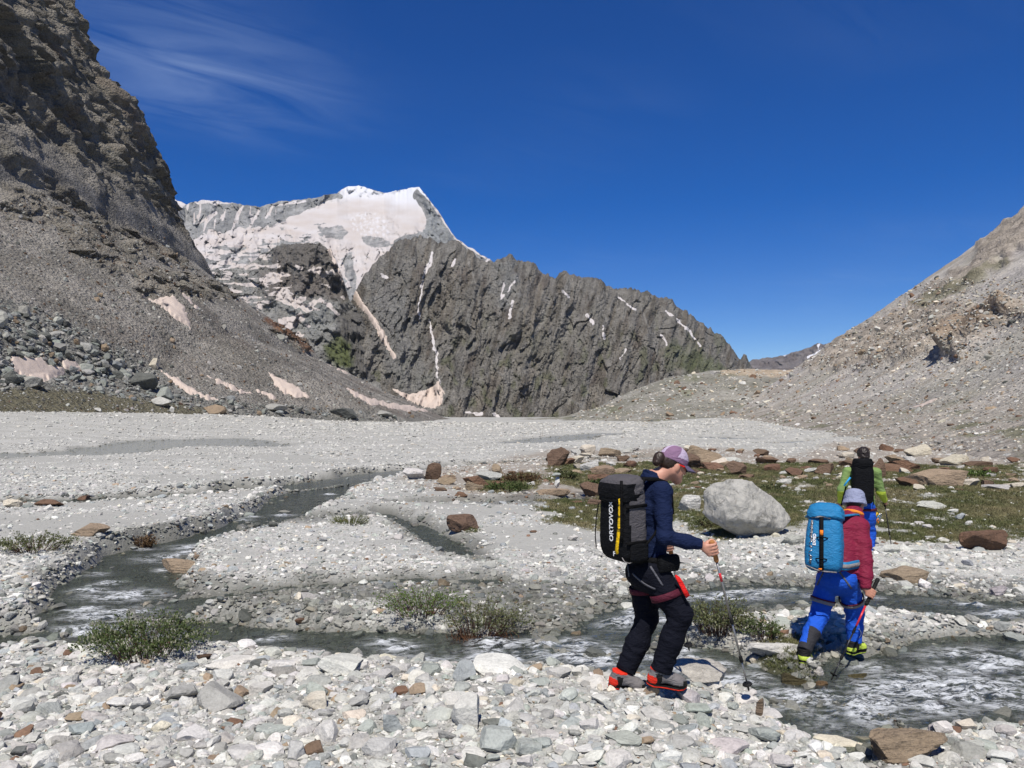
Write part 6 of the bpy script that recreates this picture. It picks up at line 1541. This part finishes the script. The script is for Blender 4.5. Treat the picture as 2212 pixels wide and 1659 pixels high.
    Hh.ell(at(0, -.126, .012), (.040, .038, .046), hx, .012); Hh.ell(at(.005, -.138, -.018), (.03, .028, .03), hx, .01); Hh.wrinkle(.004, 70, 30, 4)
    Hh.obj('hair', M['hair'], root)
    g = tube('sunglasses', [at(.078, -.01, .006), at(.078, .045, .006), at(.066, .080, .002)], [.0035, .0055, .0065], M['red_web'], root, 8)
    tube('temple', [at(-.078, -.01, .006), at(-.078, .045, .006), at(-.066, .080, .002)], [.0035, .0055, .0065], M['red_web'], g, 8)
    for s in (-1, 1):
        L_ = SDF(H - .2, H + .2, .005); L_.ell(at(.034 * s, .088, -.002), (.034, .012, .021), hx, 0); L_.obj('lens', M['lens'], g)
    # harness
    dth = nrm(knR - hpR); hoop('harness_loop', hpR + (knR - hpR) * .52, nrm(dth * .75 + v3(0, 0, -.5)), h, .118, .106, .046, .005, M['harness_maroon'], root)
    dtl = nrm(knL - hpL); hoop('harness_loop', hpL + (knL - hpL) * .34, nrm(dtl + v3(.1, 0, .0)), h, .108, .104, .040, .005, M['harness_maroon'], root)
    for a_, b_ in (((545, 800), (618, 915)), ((440, 842), (575, 935)), ((412, 790), (420, 860))):
        P0 = [PP(1206.8 + .3638 * (a_[0] + (b_[0] - a_[0]) * t), 932.5 + .3638 * (a_[1] + (b_[1] - a_[1]) * t + (12 * math.sin(t * 3.14) if a_[0] == 440 else 0)), 5.0) for t in np.linspace(0, 1, 7)]
        snap(tr, P0, .004, .013 if a_[0] != 412 else .010, 'riser_strap', M['pants_seam'], root)
    ribbon('red_strap', [PP(1206.8 + .3638 * x, 932.5 + .3638 * y, 4.985) for x, y in ((692, 852), (708, 870), (728, 905), (748, 945), (768, 980))], [v3(.3, -1, .2)] * 5, [.012, .03, .034, .034, .032], .006, M['red_web'], root)
    hoop('hip_belt', pel + v3(0, 0, .035), up, h, .118, .158, .05, .012, M['strap_black'], root)
    bx = Frame(pel + h * .015 + r * .172 + v3(0, 0, .022), h, up); loft('belt_pouch', bx, [(-.055, 0, 0, .07, .010), (-.05, 0, .005, .078, .024), (0, 0, .008, .082, .034), (.05, 0, .005, .078, .024), (.056, 0, 0, .07, .010)], M['black_pack'], root, 28, 5, noise=.002)
    # backpack
    b0 = (pel + chest) / 2
    fr = Frame(v3(mid[0], mid[1], 0) - h * .205 + v3(0, 0, PP(0, 1205, 5.1)[2]) , h, nrm(up - h * .02)); pk = empty('backpack', Vector(fr.o)); tag(pk, 'black and grey mountaineering backpack with yellow stripe worn by the capped hiker', 'backpack')
    hgt = PP(0, 1030, 5.1)[2] - fr.o[2]
    def side(c): 
        m = np.zeros(len(c), int); m[(np.abs(c[:, 1]) > .105) & (c[:, 0] > -.055) & (c[:, 2] > .12)] = 1; return m
    body = loft('pack_body', fr, [(-.02, .03, 0, .05, .09), (.0, .01, 0, .08, .12), (.03, 0, 0, .095, .135), (.08, -.003, 0, .102, .142), (.16, -.003, 0, .104, .145), (.28, 0, 0, .102, .145), (.38, .004, 0, .098, .14), (.44, .006, 0, .094, .135), (.50, .01, 0, .085, .125), (.53, .012, 0, .06, .10)], [M['black_pack'], M['grey_pack']], pk, 48, 5, side, .005, 2)
    loft('lid', fr, [(hgt - .165, -.045, 0, .05, .11), (hgt - .15, -.030, 0, .085, .138), (hgt - .11, -.018, 0, .104, .147), (hgt - .06, -.012, 0, .108, .147), (hgt - .02, -.002, 0, .098, .138), (hgt + .004, .01, 0, .08, .115), (hgt + .014, .018, 0, .05, .07)], [M['black_pack'], M['grey_pack']], pk, 44, 3.6, lambda c: np.where((c[:, 2] > hgt - .035) | ((c[:, 0] > .0) & (c[:, 2] > hgt - .1)), 1, 0), .009, 5)
    loft('side_pocket', Frame(fr(.015, .143, .075), h, up), [(-.075, 0, 0, .06, .008), (-.06, 0, 0, .07, .018), (.03, 0, 0, .072, .016), (.055, 0, 0, .07, .010)], M['black_pack'], pk, 24, 4, None, .002)
    ys = [( .113 - .0007 * i * i, .44 - .046 * i) for i in range(10)]
    ribbon('yellow_stripe', [fr(-.1075 + (.012 if z < .07 else 0) + (.02 if z < .04 else 0), y, z) for y, z in ys], [fr.d(-1, .25, 0)] * 10, .024, .005, M['yellow_tape'], pk)
    ribbon('tool_strap', [fr(-.106, .128 - .001 * i, .53 - .05 * i) for i in range(9)], [fr.d(-1, .5, 0)] * 9, .02, .006, M['strap_black'], pk)
    ribbon('compression_strap', [fr(x, .150, .36 + .01 * x) for x in (-.09, -.04, .02, .08)], [fr.d(0, 1, 0)] * 4, .022, .004, M['strap_black'], pk)
    ribbon('compression_strap', [fr(x, .152, .125 - .02 * x) for x in (-.09, -.04, .02, .08)], [fr.d(0, 1, 0)] * 4, .022, .004, M['strap_black'], pk)
    for z in (.375, .30, .22): tube('loop', [fr(-.108, .082, z), fr(-.118, .088, z + .01), fr(-.118, .100, z - .005), fr(-.108, .118, z)], .003, M['strap_black'], pk, 6)
    text('lettering', 'ORTOVOX', fr, fr(-.1095, .034, .125), fr.d(0, 0, 1), fr.d(0, -1, 0), .053, M['white_print'], pk)
    text('emblem', 'F', fr, fr(-.100, .02, .030), fr.d(0, 1, .1), fr.d(0, 0, 1), .045, M['white_print'], pk)
    loft('orange_tag', Frame(fr(-.11, .085, .44), h, up), [(-.010, 0, 0, .003, .008), (.010, 0, 0, .003, .008)], M['orange_bit'], pk, 12, 4)
    tube('cord', [fr(-.09, .10, .03), fr(-.085, .12, .005), fr(-.06, .135, -.005), fr(-.02, .14, .005)], .0032, M['strap_grey'], pk, 6)
    tube('dangling_strap', [fr(-.10, -.13, .36), fr(-.112, -.145, .25), fr(-.118, -.15, .14), fr(-.11, -.15, .06)], .004, M['strap_black'], pk, 6)
    for s, sh in ((1, shR), (-1, shL)):
        q = [fr(.085, .075 * s, .45), fr(.11, .085 * s, .515), sh + v3(-.01, 0, .066) - r * s * .055, sh + h * .055 + v3(0, 0, .045) - r * s * .055, sh + h * .095 + v3(0, 0, -.04) - r * s * .055, sh + h * .10 + v3(0, 0, -.16) - r * s * .05]
        ribbon('shoulder_strap', q, [fr.d(.2, 0, 1), fr.d(-.1, 0, 1), fr.d(0, 0, 1), fr.d(.6, 0, 1), fr.d(1, 0, .3), fr.d(1, 0, 0)], .058, .024, M['strap_black'], pk)
    ribbon('stabiliser_strap', [PP(1206.8 + .3638 * x, 932.5 + .3638 * y, Y) for x, y, Y in ((592, 570, 5.02), (565, 615, 4.99), (525, 665, 4.985), (492, 708, 4.99))], [v3(.2, -1, .1)] * 4, .016, .003, M['strap_black'], pk)
    pole('grey trekking pole with cork grip in the capped hiker\'s outstretched hand', gR + axR * .042, tipR, True, (.20, .255), group=None)
    pole('grey trekking pole with cork grip behind the capped hiker\'s leg', gL + axL * .042, tipL, True, (.20, .255), group=None)
def snap(obj_, pts, lift, width, name, mat, parent):
    """lay a strap on the surface of a garment (towards the viewer side)"""
    me = obj_.data; bv = BVHTree.FromPolygons([v.co[:] for v in me.vertices], [p.vertices[:] for p in me.polygons]); Q, N_ = [], []
    for p in pts:
        o = Vector((0, 0, CAMZ)); d = (Vector(p) - o).normalized(); hh = bv.ray_cast(o, d)
        if hh[0] is None: hh = bv.find_nearest(Vector(p))
        n = np.array(hh[1][:]); n = n if n @ np.array(d[:]) < 0 else -n
        Q.append(np.array(hh[0][:]) + n * .001); N_.append(n)
    return ribbon(name, Q, N_, width, lift, mat, parent)

# ---------------------------------------------------------------- hiker in the red jacket
def hiker_red():
    h = nrm((.52, .854, 0)); r = v3(.854, -.52, 0); up = v3(0, 0, 1)
    c7 = lambda x, y, Y: PP(1689.6 + .1852 * x, 954.5 + .1852 * y, Y); c8 = lambda x, y, Y: PP(1689.6 + .172 * x, 1206.9 + .172 * y, Y)
    root = empty('person', Vector(PP(1790, 1430, 6.95))); tag(root, 'hiker in red jacket, bright blue trousers and grey bucket hat bending over the stream crossing', 'person')
    pel = PP(1809, 1236, 7.0); shR, shL = PP(1856, 1138, 7.08), PP(1856, 1138, 7.08) - r * .33
    mid = (shR + shL) / 2; nb = PP(1842, 1118, 7.26); chest = mid + v3(.0, -.02, -.06); waist = pel * .52 + chest * .48
    H = PP(1847, 1088, 7.33); f = nrm((.60, .62, -.55)); hu = nrm((.28, .38, .88))
    elR, wrR = c7(962, 1385, 6.93), c8(1098, 318, 6.86); top, tip = c8(1200, 262, 6.88), c8(615, 1525, 6.62); axp = nrm(top - tip); gR = top - axp * .15
    wrR = gR - h * .02 - r * .045 + v3(0, -.01, .055)
    elL, wrL = shL + v3(.05, .14, -.22), shL + v3(.20, .33, -.26)
    hpR, knR, anR = PP(1829, 1250, 6.96), PP(1846, 1322, 7.10), PP(1846, 1384, 7.08)
    hpL, knL, anL = PP(1788, 1250, 7.06), PP(1770, 1328, 7.04), PP(1738, 1402, 6.82)
    heR, toR = PP(1832, 1416, 7.02), PP(1873, 1405, 7.16); heL, toL = PP(1734, 1437, 6.72), PP(1752, 1444, 6.95)
    toL = heL + .27 * nrm((.45, .86, -.12)); toR = heR + .275 * nrm((.80, .60, .02))
    S = SDF((2.45, 6.45, -.1), (3.6, 7.85, 1.72), .008)
    at = head_sdf(S, H, f, hu); S.cone(nb + v3(0, 0, -.02), at(0, -.02, -.035), .062, .058, .03)
    torso(S, pel, waist, chest, nb, shR, shL, h, (.135, .125, .14, .08, .055), 1.4)
    S.chain([shR, elR, wrR], [.045, .038, .027], .02); S.chain([shL, elL, wrL], [.045, .038, .027], .02); grip_hand(S, wrR, gR, axp, 1, 1.15); S.ell(wrL + v3(.06, .06, -.02), (.05, .04, .03), None, .02)
    S.chain([hpR, knR, anR], [.08, .055, .038], .03); S.chain([hpL, knL, anL], [.08, .055, .038], .03)
    S.cone(anR, toR * .6 + heR * .4 + v3(0, 0, .05), .034, .024, .02); S.cone(anL, toL * .6 + heL * .4 + v3(0, 0, .05), .034, .024, .02)
    S.obj('body', M['skin_tan'], root)
    J = SDF((2.45, 6.5, .65), (3.6, 7.85, 1.6), .0085)
    torso(J, pel + v3(0, 0, .02), waist, chest, nb, shR, shL, h, (.170, .165, .175, .09, .080), 1.32, .06)
    J.cone(nb - v3(0, 0, .04), nb + v3(.02, .02, .04), .092, .080, .03)
    J.chain([shR, shR * .5 + elR * .5, elR, elR * .45 + wrR * .55, wrR - nrm(wrR - elR) * .015], [.082, .076, .066, .060, .046], .03); J.chain([shL, elL, wrL], [.08, .066, .05], .03)
    J.cut_local(pel + v3(0, 0, -.06), nrm((-.1, -.25, -1)), pel + v3(-.03, 0, -.10), .205); J.cut_local(wrR + nrm(wrR - elR) * .01, nrm(wrR - elR), wrR, .12); J.wrinkle(.006, 9, 20, 5)
    J.obj('jacket', M['maroon_shell'], root)
    T = SDF((2.45, 6.45, -.05), (3.4, 7.5, 1.0), .0085)
    T.cone(pel + v3(0, 0, .03), (hpR + hpL) / 2, .155, .155, .04, h, 1.2); T.ell(pel - h * .05 + v3(0, 0, -.06), (.105, .152, .105), (h, r, up), .045)
    T.chain([hpR, hpR * .45 + knR * .55, knR, knR * .5 + anR * .5, anR], [.100, .089, .077, .071, .066], .035); T.chain([hpL, hpL * .45 + knL * .55, knL, knL * .5 + anL * .5, anL], [.100, .089, .078, .071, .065], .035)
    _, x, y, z = T.region(T.o, T.o + T.h * T.n); dR, dL = nrm(anR - knR), nrm(anL - knL)
    near = (x - anR[0]) ** 2 + (y - anR[1]) ** 2 < (x - anL[0]) ** 2 + (y - anL[1]) ** 2
    T.D = np.maximum(T.D, np.where(near, -.02 + (x - anR[0]) * dR[0] + (y - anR[1]) * dR[1] + (z - anR[2]) * dR[2], -.025 + (x - anL[0]) * dL[0] + (y - anL[1]) * dL[1] + (z - anL[2]) * dL[2]).astype(np.float32)); T.halfspace(pel + v3(0, 0, .08), up)
    T.wrinkle(.007, 8, 20, 2, fn=lambda p: .35 + .9 * np.exp(-((p[:, 2] - knR[2]) / .12) ** 2))
    def panel(c):
        q = c - anL; t = q @ (knL - anL) / np.linalg.norm(knL - anL); s = q @ r
        m = np.zeros(len(c), int); m[(c[:, 0] < (anL[0] + anR[0]) / 2) & (s - t * .02 > .018) & (t < .20)] = 1; m[(c[:, 0] < (anL[0] + anR[0]) / 2) & (t < .03)] = 1
        return m
    tr = T.obj('trousers', [M['blue_trousers'], M['dark_grey_panel']], root, panel)
    shoe(root, heR, toR, nrm((.05, -.05, 1)), 'green', 1.1); shoe(root, heL, toL, nrm((.1, .1, 1)), 'green', 1.1)
    # bucket hat
    hr = np.cross(f, hu); up2 = nrm(hu * .6 + v3(0, .15, .75)); hf = Frame(at(0, -.01, .0), f, up2)
    loft('bucket_hat', hf, [(-.014, 0, 0, .116, .108), (.010, 0, 0, .111, .102), (.034, 0, 0, .104, .095), (.06, 0, 0, .101, .091), (.09, -.002, 0, .095, .086), (.115, -.004, 0, .080, .073), (.132, -.005, 0, .052, .048), (.138, -.005, 0, .02, .02)], M['hat_grey'], root, 36, 2.1, None, .004, 3)
    Hh = SDF(H - .18, H + .18, .006); Hh.ell(at(0, -.02, .02), (.079, .092, .085), (hr, f, hu), 0); Hh.ell(at(0, -.045, -.03), (.062, .05, .04), (hr, f, hu), .02); Hh.halfspace(at(0, .01, 0), f); Hh.halfspace(at(0, 0, .03), hu); Hh.wrinkle(.004, 60, 30, 2); Hh.obj('hair', M['hair_dark'], root)
    hoop('scarf', nb + v3(.012, .015, .035), nrm((.3, .3, .9)), f, .082, .082, .03, .01, M['scarf_orange'], root)
    # harness
    for hp, kn in ((hpL, knL), (hpR, knR)):
        d = nrm(kn - hp); cpt = hp + (kn - hp) * .62; hoop('harness_loop', cpt, d, r, .103, .105, .036, .006, M['strap_grey'], root); hoop('harness_loop', cpt - d * .018, d, r, .104, .106, .014, .007, M['harness_maroon'], root)
    for a_, b_ in (((685, 115), (870, 375)), ((520, 170), (440, 330))):
        snap(tr, [c8(a_[0] + (b_[0] - a_[0]) * t, a_[1] + (b_[1] - a_[1]) * t, 6.8) for t in np.linspace(0, 1, 7)], .004, .016, 'riser_strap', M['pants_seam'], root)
    snap(tr, [c8(965 + 25 * math.sin(t * 3.1), 880 + 110 * t, 6.9) for t in np.linspace(0, 1, 6)], .002, .006, 'piping', M['white_print'], root)
    # blue backpack
    bk = nrm(up * .95 + h * .22); fr = Frame(PP(1779, 1226, 6.80), h, bk); pk = empty('backpack', Vector(fr.o)); tag(pk, 'bright blue roll-top backpack with grey straps worn by the red-jacketed hiker', 'backpack')
    loft('pack_body', fr, [(-.035, .02, 0, .06, .10), (-.015, 0, 0, .10, .135), (.02, 0, 0, .115, .150), (.10, 0, 0, .122, .156), (.20, 0, 0, .122, .156), (.30, 0, 0, .118, .150), (.38, 0, 0, .110, .142), (.44, .005, 0, .10, .132), (.455, .008, 0, .085, .12)], M['blue_pack'], pk, 48, 3.4, None, .004, 1)
    loft('lid', fr, [(.415, -.005, 0, .085, .125), (.43, -.005, 0, .117, .149), (.47, 0, 0, .122, .150), (.52, .01, 0, .112, .140), (.555, .02, 0, .09, .115), (.575, .03, 0, .05, .07)], M['blue_pack'], pk, 48, 2.8, None, .011, 7)
    ribbon('ice_axe_shaft', [fr(-.128, -.012, .43), fr(-.134, -.006, .30), fr(-.136, 0, .16), fr(-.132, .004, .02), fr(-.12, .006, -.03)], [fr.d(-1, 0, 0)] * 5, .034, .014, M['strap_black'], pk)
    for z0, z1, w in ((.27, .315, .028), (-.03, -.015, .03)): ribbon('orange_loop', [fr(-.147, -.003, z0), fr(-.149, -.004, z1)], [fr.d(-1, 0, 0)] * 2, w, .005, M['orange_bit'], pk)
    for z in (.065, .25): tube('axe_keeper', [fr(-.126, -.045, z), fr(-.152, -.02, z + .004), fr(-.152, .02, z + .004), fr(-.126, .045, z)], .0055, M['strap_black'], pk, 8)
    for y in (-.092, .118): ribbon('daisy_chain', [fr(-.124 + (.05 if abs(y) > .1 else .012), y, z) for z in (.40, .30, .20, .10, .02)], [fr.d(-1, .8 if y > 0 else -.4, 0)] * 5, .018, .004, M['strap_grey'], pk)
    for k in range(9): tube('lace', [fr(-.118, -.092 + .016 * (-1) ** k, .38 - .04 * k), fr(-.122, -.092 - .016 * (-1) ** k, .36 - .04 * k)], .0035, M['steel'], pk, 6)
    ribbon('top_strap', [fr(-.10, -.10, .425), fr(-.128, -.04, .43), fr(-.126, .0, .44), fr(-.11, .06, .425)], [fr.d(-1, 0, .2)] * 4, .014, .004, M['strap_grey'], pk)
    tube('bottom_cord', [fr(-.09, -.13, .0), fr(-.125, -.04, -.03), fr(-.125, .03, -.038), fr(-.08, .12, -.035)], .006, M['strap_grey'], pk, 8)
    text('lettering', 'EXPED', fr, fr(-.130, -.052, .18), fr.d(0, 0, 1), fr.d(0, -1, 0), .034, M['white_print'], pk)
    q = [fr(.105, .07, .44), fr(.15, .09, .47), nb * .45 + shR * .55 + v3(-.01, -.03, .075), nb * .4 + shR * .6 + h * .08 + v3(0, 0, .045), shR * .75 + nb * .25 + h * .13 + v3(0, 0, -.05)]
    ribbon('shoulder_strap', q, [up, up, up, nrm(up + h), h], .052, .012, M['blue_pack'], pk)
    ribbon('shoulder_strap', [p - r * .24 for p in q], [up, up, up, nrm(up + h), h], .052, .012, M['blue_pack'], pk)
    wp = [fr(.08, .13, .03), fr(.12, .175, .035), pel + r * .185 + h * .0 + v3(0, 0, .095), pel + r * .185 + h * .07 + v3(0, 0, .095)]
    ribbon('hip_belt', wp, [fr.d(-.4, 1, 0)] * 4, .075, .012, M['blue_pack'], pk); ribbon('hip_belt_trim', [p + fr.d(-.4, .95, 0) * .014 for p in wp], [fr.d(-.4, 1, 0)] * 4, .034, .004, M['strap_grey'], pk)
    ribbon('stabiliser_strap', [pel + r * .19 + h * .05 + v3(0, -.01, .13), pel + r * .20 + h * .09 + v3(0, -.01, .24)], [r] * 2, .02, .004, M['strap_grey'], pk)
    pole('black and red trekking pole planted in the stream by the red-jacketed hiker', top, tip, False, (.27, .47), True, .26, None)

# ---------------------------------------------------------------- hiker with green sleeves
def hiker_green():
    Y0 = 11.6; h = nrm((.20, .98, 0)); r = v3(.98, -.20, 0); up = v3(0, 0, 1)
    c7 = lambda x, y, Y=Y0: PP(1689.6 + .1852 * x, 954.5 + .1852 * y, Y)
    root = empty('person', Vector(PP(1870, 1222, Y0))); tag(root, 'dark-haired hiker in green long-sleeved top and blue trousers walking away', 'person')
    shR, shL = c7(1095, 358, 11.58), c7(765, 352, 11.66); mid = (shR + shL) / 2; nb = mid + v3(0, 0, .06); chest = mid + v3(0, 0, -.12); pel = c7(960, 800, 11.6); waist = (pel + chest) / 2
    H = c7(948, 160, 11.68); f = nrm((.1, .95, -.28)); hu = nrm((0, .28, .96))
    elR, gR = c7(1150, 590, 11.6), c7(1192, 705, 11.75); tip = c7(1310, 1438, 11.7); axp = nrm(gR - tip); wrR = gR + v3(-.02, -.05, .04)
    elL, wrL = c7(695, 560, 11.6), c7(680, 690, 11.8)
    hpR, knR, anR = c7(1000, 860), c7(1010, 1080, 11.68), c7(992, 1385, 11.55); hpL, knL, anL = c7(890, 860), c7(880, 1090, 11.78), c7(890, 1370, 11.85)
    S = SDF((4.6, 11.2, -.1), (6.0, 12.25, 1.85), .012)
    at = head_sdf(S, H, f, hu); S.cone(nb - v3(0, 0, .03), at(0, -.02, -.035), .062, .06, .03); torso(S, pel, waist, chest, nb, shR, shL, h, (.135, .125, .15, .08, .055), 1.4)
    S.chain([shR, elR, wrR], [.045, .038, .028], .02); S.chain([shL, elL, wrL], [.045, .038, .028], .02); grip_hand(S, wrR, gR, axp, 1, 1.1); S.ell(wrL + v3(0, .03, -.06), (.035, .045, .05), None, .02)
    S.chain([hpR, knR, anR], [.08, .055, .04], .03); S.chain([hpL, knL, anL], [.08, .055, .04], .03); S.obj('body', M['skin_tan'], root)
    J = SDF((4.6, 11.2, .7), (6.0, 12.25, 1.7), .012); torso(J, pel + v3(0, 0, .05), waist, chest, nb, shR, shL, h, (.15, .145, .165, .085, .07), 1.35)
    J.chain([shR, elR, wrR], [.068, .060, .042], .03); J.chain([shL, elL, wrL], [.068, .060, .042], .03); J.halfspace(pel, -up); J.wrinkle(.008, 6, 12, 5)
    zR = (elR[2] + .02)
    J.obj('top', [M['green_top'], M['lime_cuff']], root, lambda c: np.where(c[:, 2] < zR, np.where(np.abs((c - mid) @ r) > .19, 1, 0), 0))
    T = SDF((4.8, 11.2, 0), (5.9, 12.1, 1.05), .012); T.cone(pel + v3(0, 0, .05), (hpR + hpL) / 2, .15, .15, .04, h, 1.2); T.chain([hpR, knR, anR], [.115, .095, .08], .04); T.chain([hpL, knL, anL], [.115, .095, .08], .04); T.halfspace(anR, -up); T.wrinkle(.01, 5, 12, 2)
    T.obj('trousers', M['blue_trousers'], root)
    shoe(root, anR + v3(-.02, -.08, -.10), anR + v3(.05, .19, -.10), up, 'green', 1.1); shoe(root, anL + v3(-.02, -.08, -.10), anL + v3(.02, .19, -.10), up, 'green', 1.1)
    hr = np.cross(f, hu); Hh = SDF(H - .2, H + .2, .008); Hh.ell(at(0, -.012, .035), (.088, .104, .098), (hr, f, hu), 0); Hh.ell(at(0, -.05, -.03), (.07, .055, .05), (hr, f, hu), .02); Hh.halfspace(at(0, .05, 0), nrm(f - .4 * hu)); Hh.wrinkle(.009, 28, 28, 3); Hh.obj('hair', M['hair_dark'], root)
    hoop('harness_belt', pel + v3(0, 0, .02), up, h, .13, .165, .04, .01, M['harness_maroon'], root)
    for i, (dx, dz, mt) in enumerate(((.15, -.02, 'yellow_tape'), (.17, -.06, 'cyan_bit'), (.16, -.10, 'orange_bit'), (.19, -.03, 'steel'))):
        p = pel + r * dx + v3(0, -.06, dz); tube('carabiner', [p, p + v3(.02, 0, -.03), p + v3(.005, 0, -.08), p + v3(-.015, 0, -.04), p], .006, M[mt], root, 6)
    fr = Frame(c7(938, 715, 11.40), h, up); fr.o = fr.o + v3(0, 0, 0); pk = empty('backpack', Vector(fr.o)); tag(pk, 'slim black backpack with gathered top worn by the green-sleeved hiker', 'backpack')
    hz = c7(938, 195, 11.4)[2] - fr.o[2]
    loft('pack_body', fr, [(0, .01, 0, .06, .10), (.02, 0, 0, .085, .128), (.12, 0, 0, .10, .145), (.30, 0, 0, .10, .148), (hz * .72, 0, 0, .095, .142), (hz * .82, 0, 0, .085, .135)], M['black_pack'], pk, 36, 4, None, .006, 3)
    loft('collar', fr, [(hz * .76, 0, 0, .08, .13), (hz * .84, -.005, 0, .092, .138), (hz * .92, -.008, 0, .095, .14), (hz, .0, 0, .085, .115)], M['black_pack'], pk, 36, 2.6, None, .012, 9)
    tube('blue_shovel_shaft', [c7(722, 512, 11.33), c7(795, 415, 11.33)], .014, M['cyan_bit'], pk, 8)
    tube('side_strap', [c7(745, 520, 11.4), c7(690, 740, 11.42)], .012, M['strap_black'], pk, 6); tube('side_strap', [c7(1055, 520, 11.42), c7(1068, 740, 11.45)], .008, M['strap_black'], pk, 6)
    for s, sh in ((1, shR), (-1, shL)): ribbon('shoulder_strap', [fr(.08, .1 * s, hz * .72), sh - r * s * .07 + v3(0, 0, .085), sh - r * s * .06 + h * .1 + v3(0, 0, .02)], [up, up, h], .055, .012, M['strap_black'], pk)
    pole('thin black trekking pole in the green-sleeved hiker\'s hand', gR + axp * .05, tip, False, None, True, .12, None)
hiker_dark(); hiker_red(); hiker_green()
# ------------------------------------------------------------------ thin mountain air
def build_haze():
    lo = np.full(3, 1e9); hi = np.full(3, -1e9)
    for k, (V, F, o) in TERRAIN.items(): lo = np.minimum(lo, V.min(0)); hi = np.maximum(hi, V.max(0))
    lo -= (60, 60, 1); hi += (60, 60, 12); lo[1] = -60; lo[0] = min(lo[0], -600)
    x0, y0, z0 = lo; x1, y1, z1 = hi
    V = [(x0, y0, z0), (x1, y0, z0), (x1, y1, z0), (x0, y1, z0), (x0, y0, z1), (x1, y0, z1), (x1, y1, z1), (x0, y1, z1)]
    me = mesh_np('haze', V, np.array([[0, 3, 2, 1], [4, 5, 6, 7], [0, 1, 5, 4], [1, 2, 6, 5], [2, 3, 7, 6], [3, 0, 4, 7]]), False)
    mt = bpy.data.materials.new('thin air'); mt.use_nodes = True; nt = mt.node_tree; nt.nodes.remove(nt.nodes['Principled BSDF'])
    pv = nt.nodes.new('ShaderNodeVolumePrincipled'); pv.inputs['Color'].default_value = (.80, .90, 1.0, 1); pv.inputs['Density'].default_value = .00005; pv.inputs['Anisotropy'].default_value = .1
    nt.links.new(pv.outputs[0], nt.nodes['Material Output'].inputs['Volume'])
    tag(link('haze', me, mt), 'thin bluish mountain air over the whole valley', 'haze', kind='stuff')
build_haze()
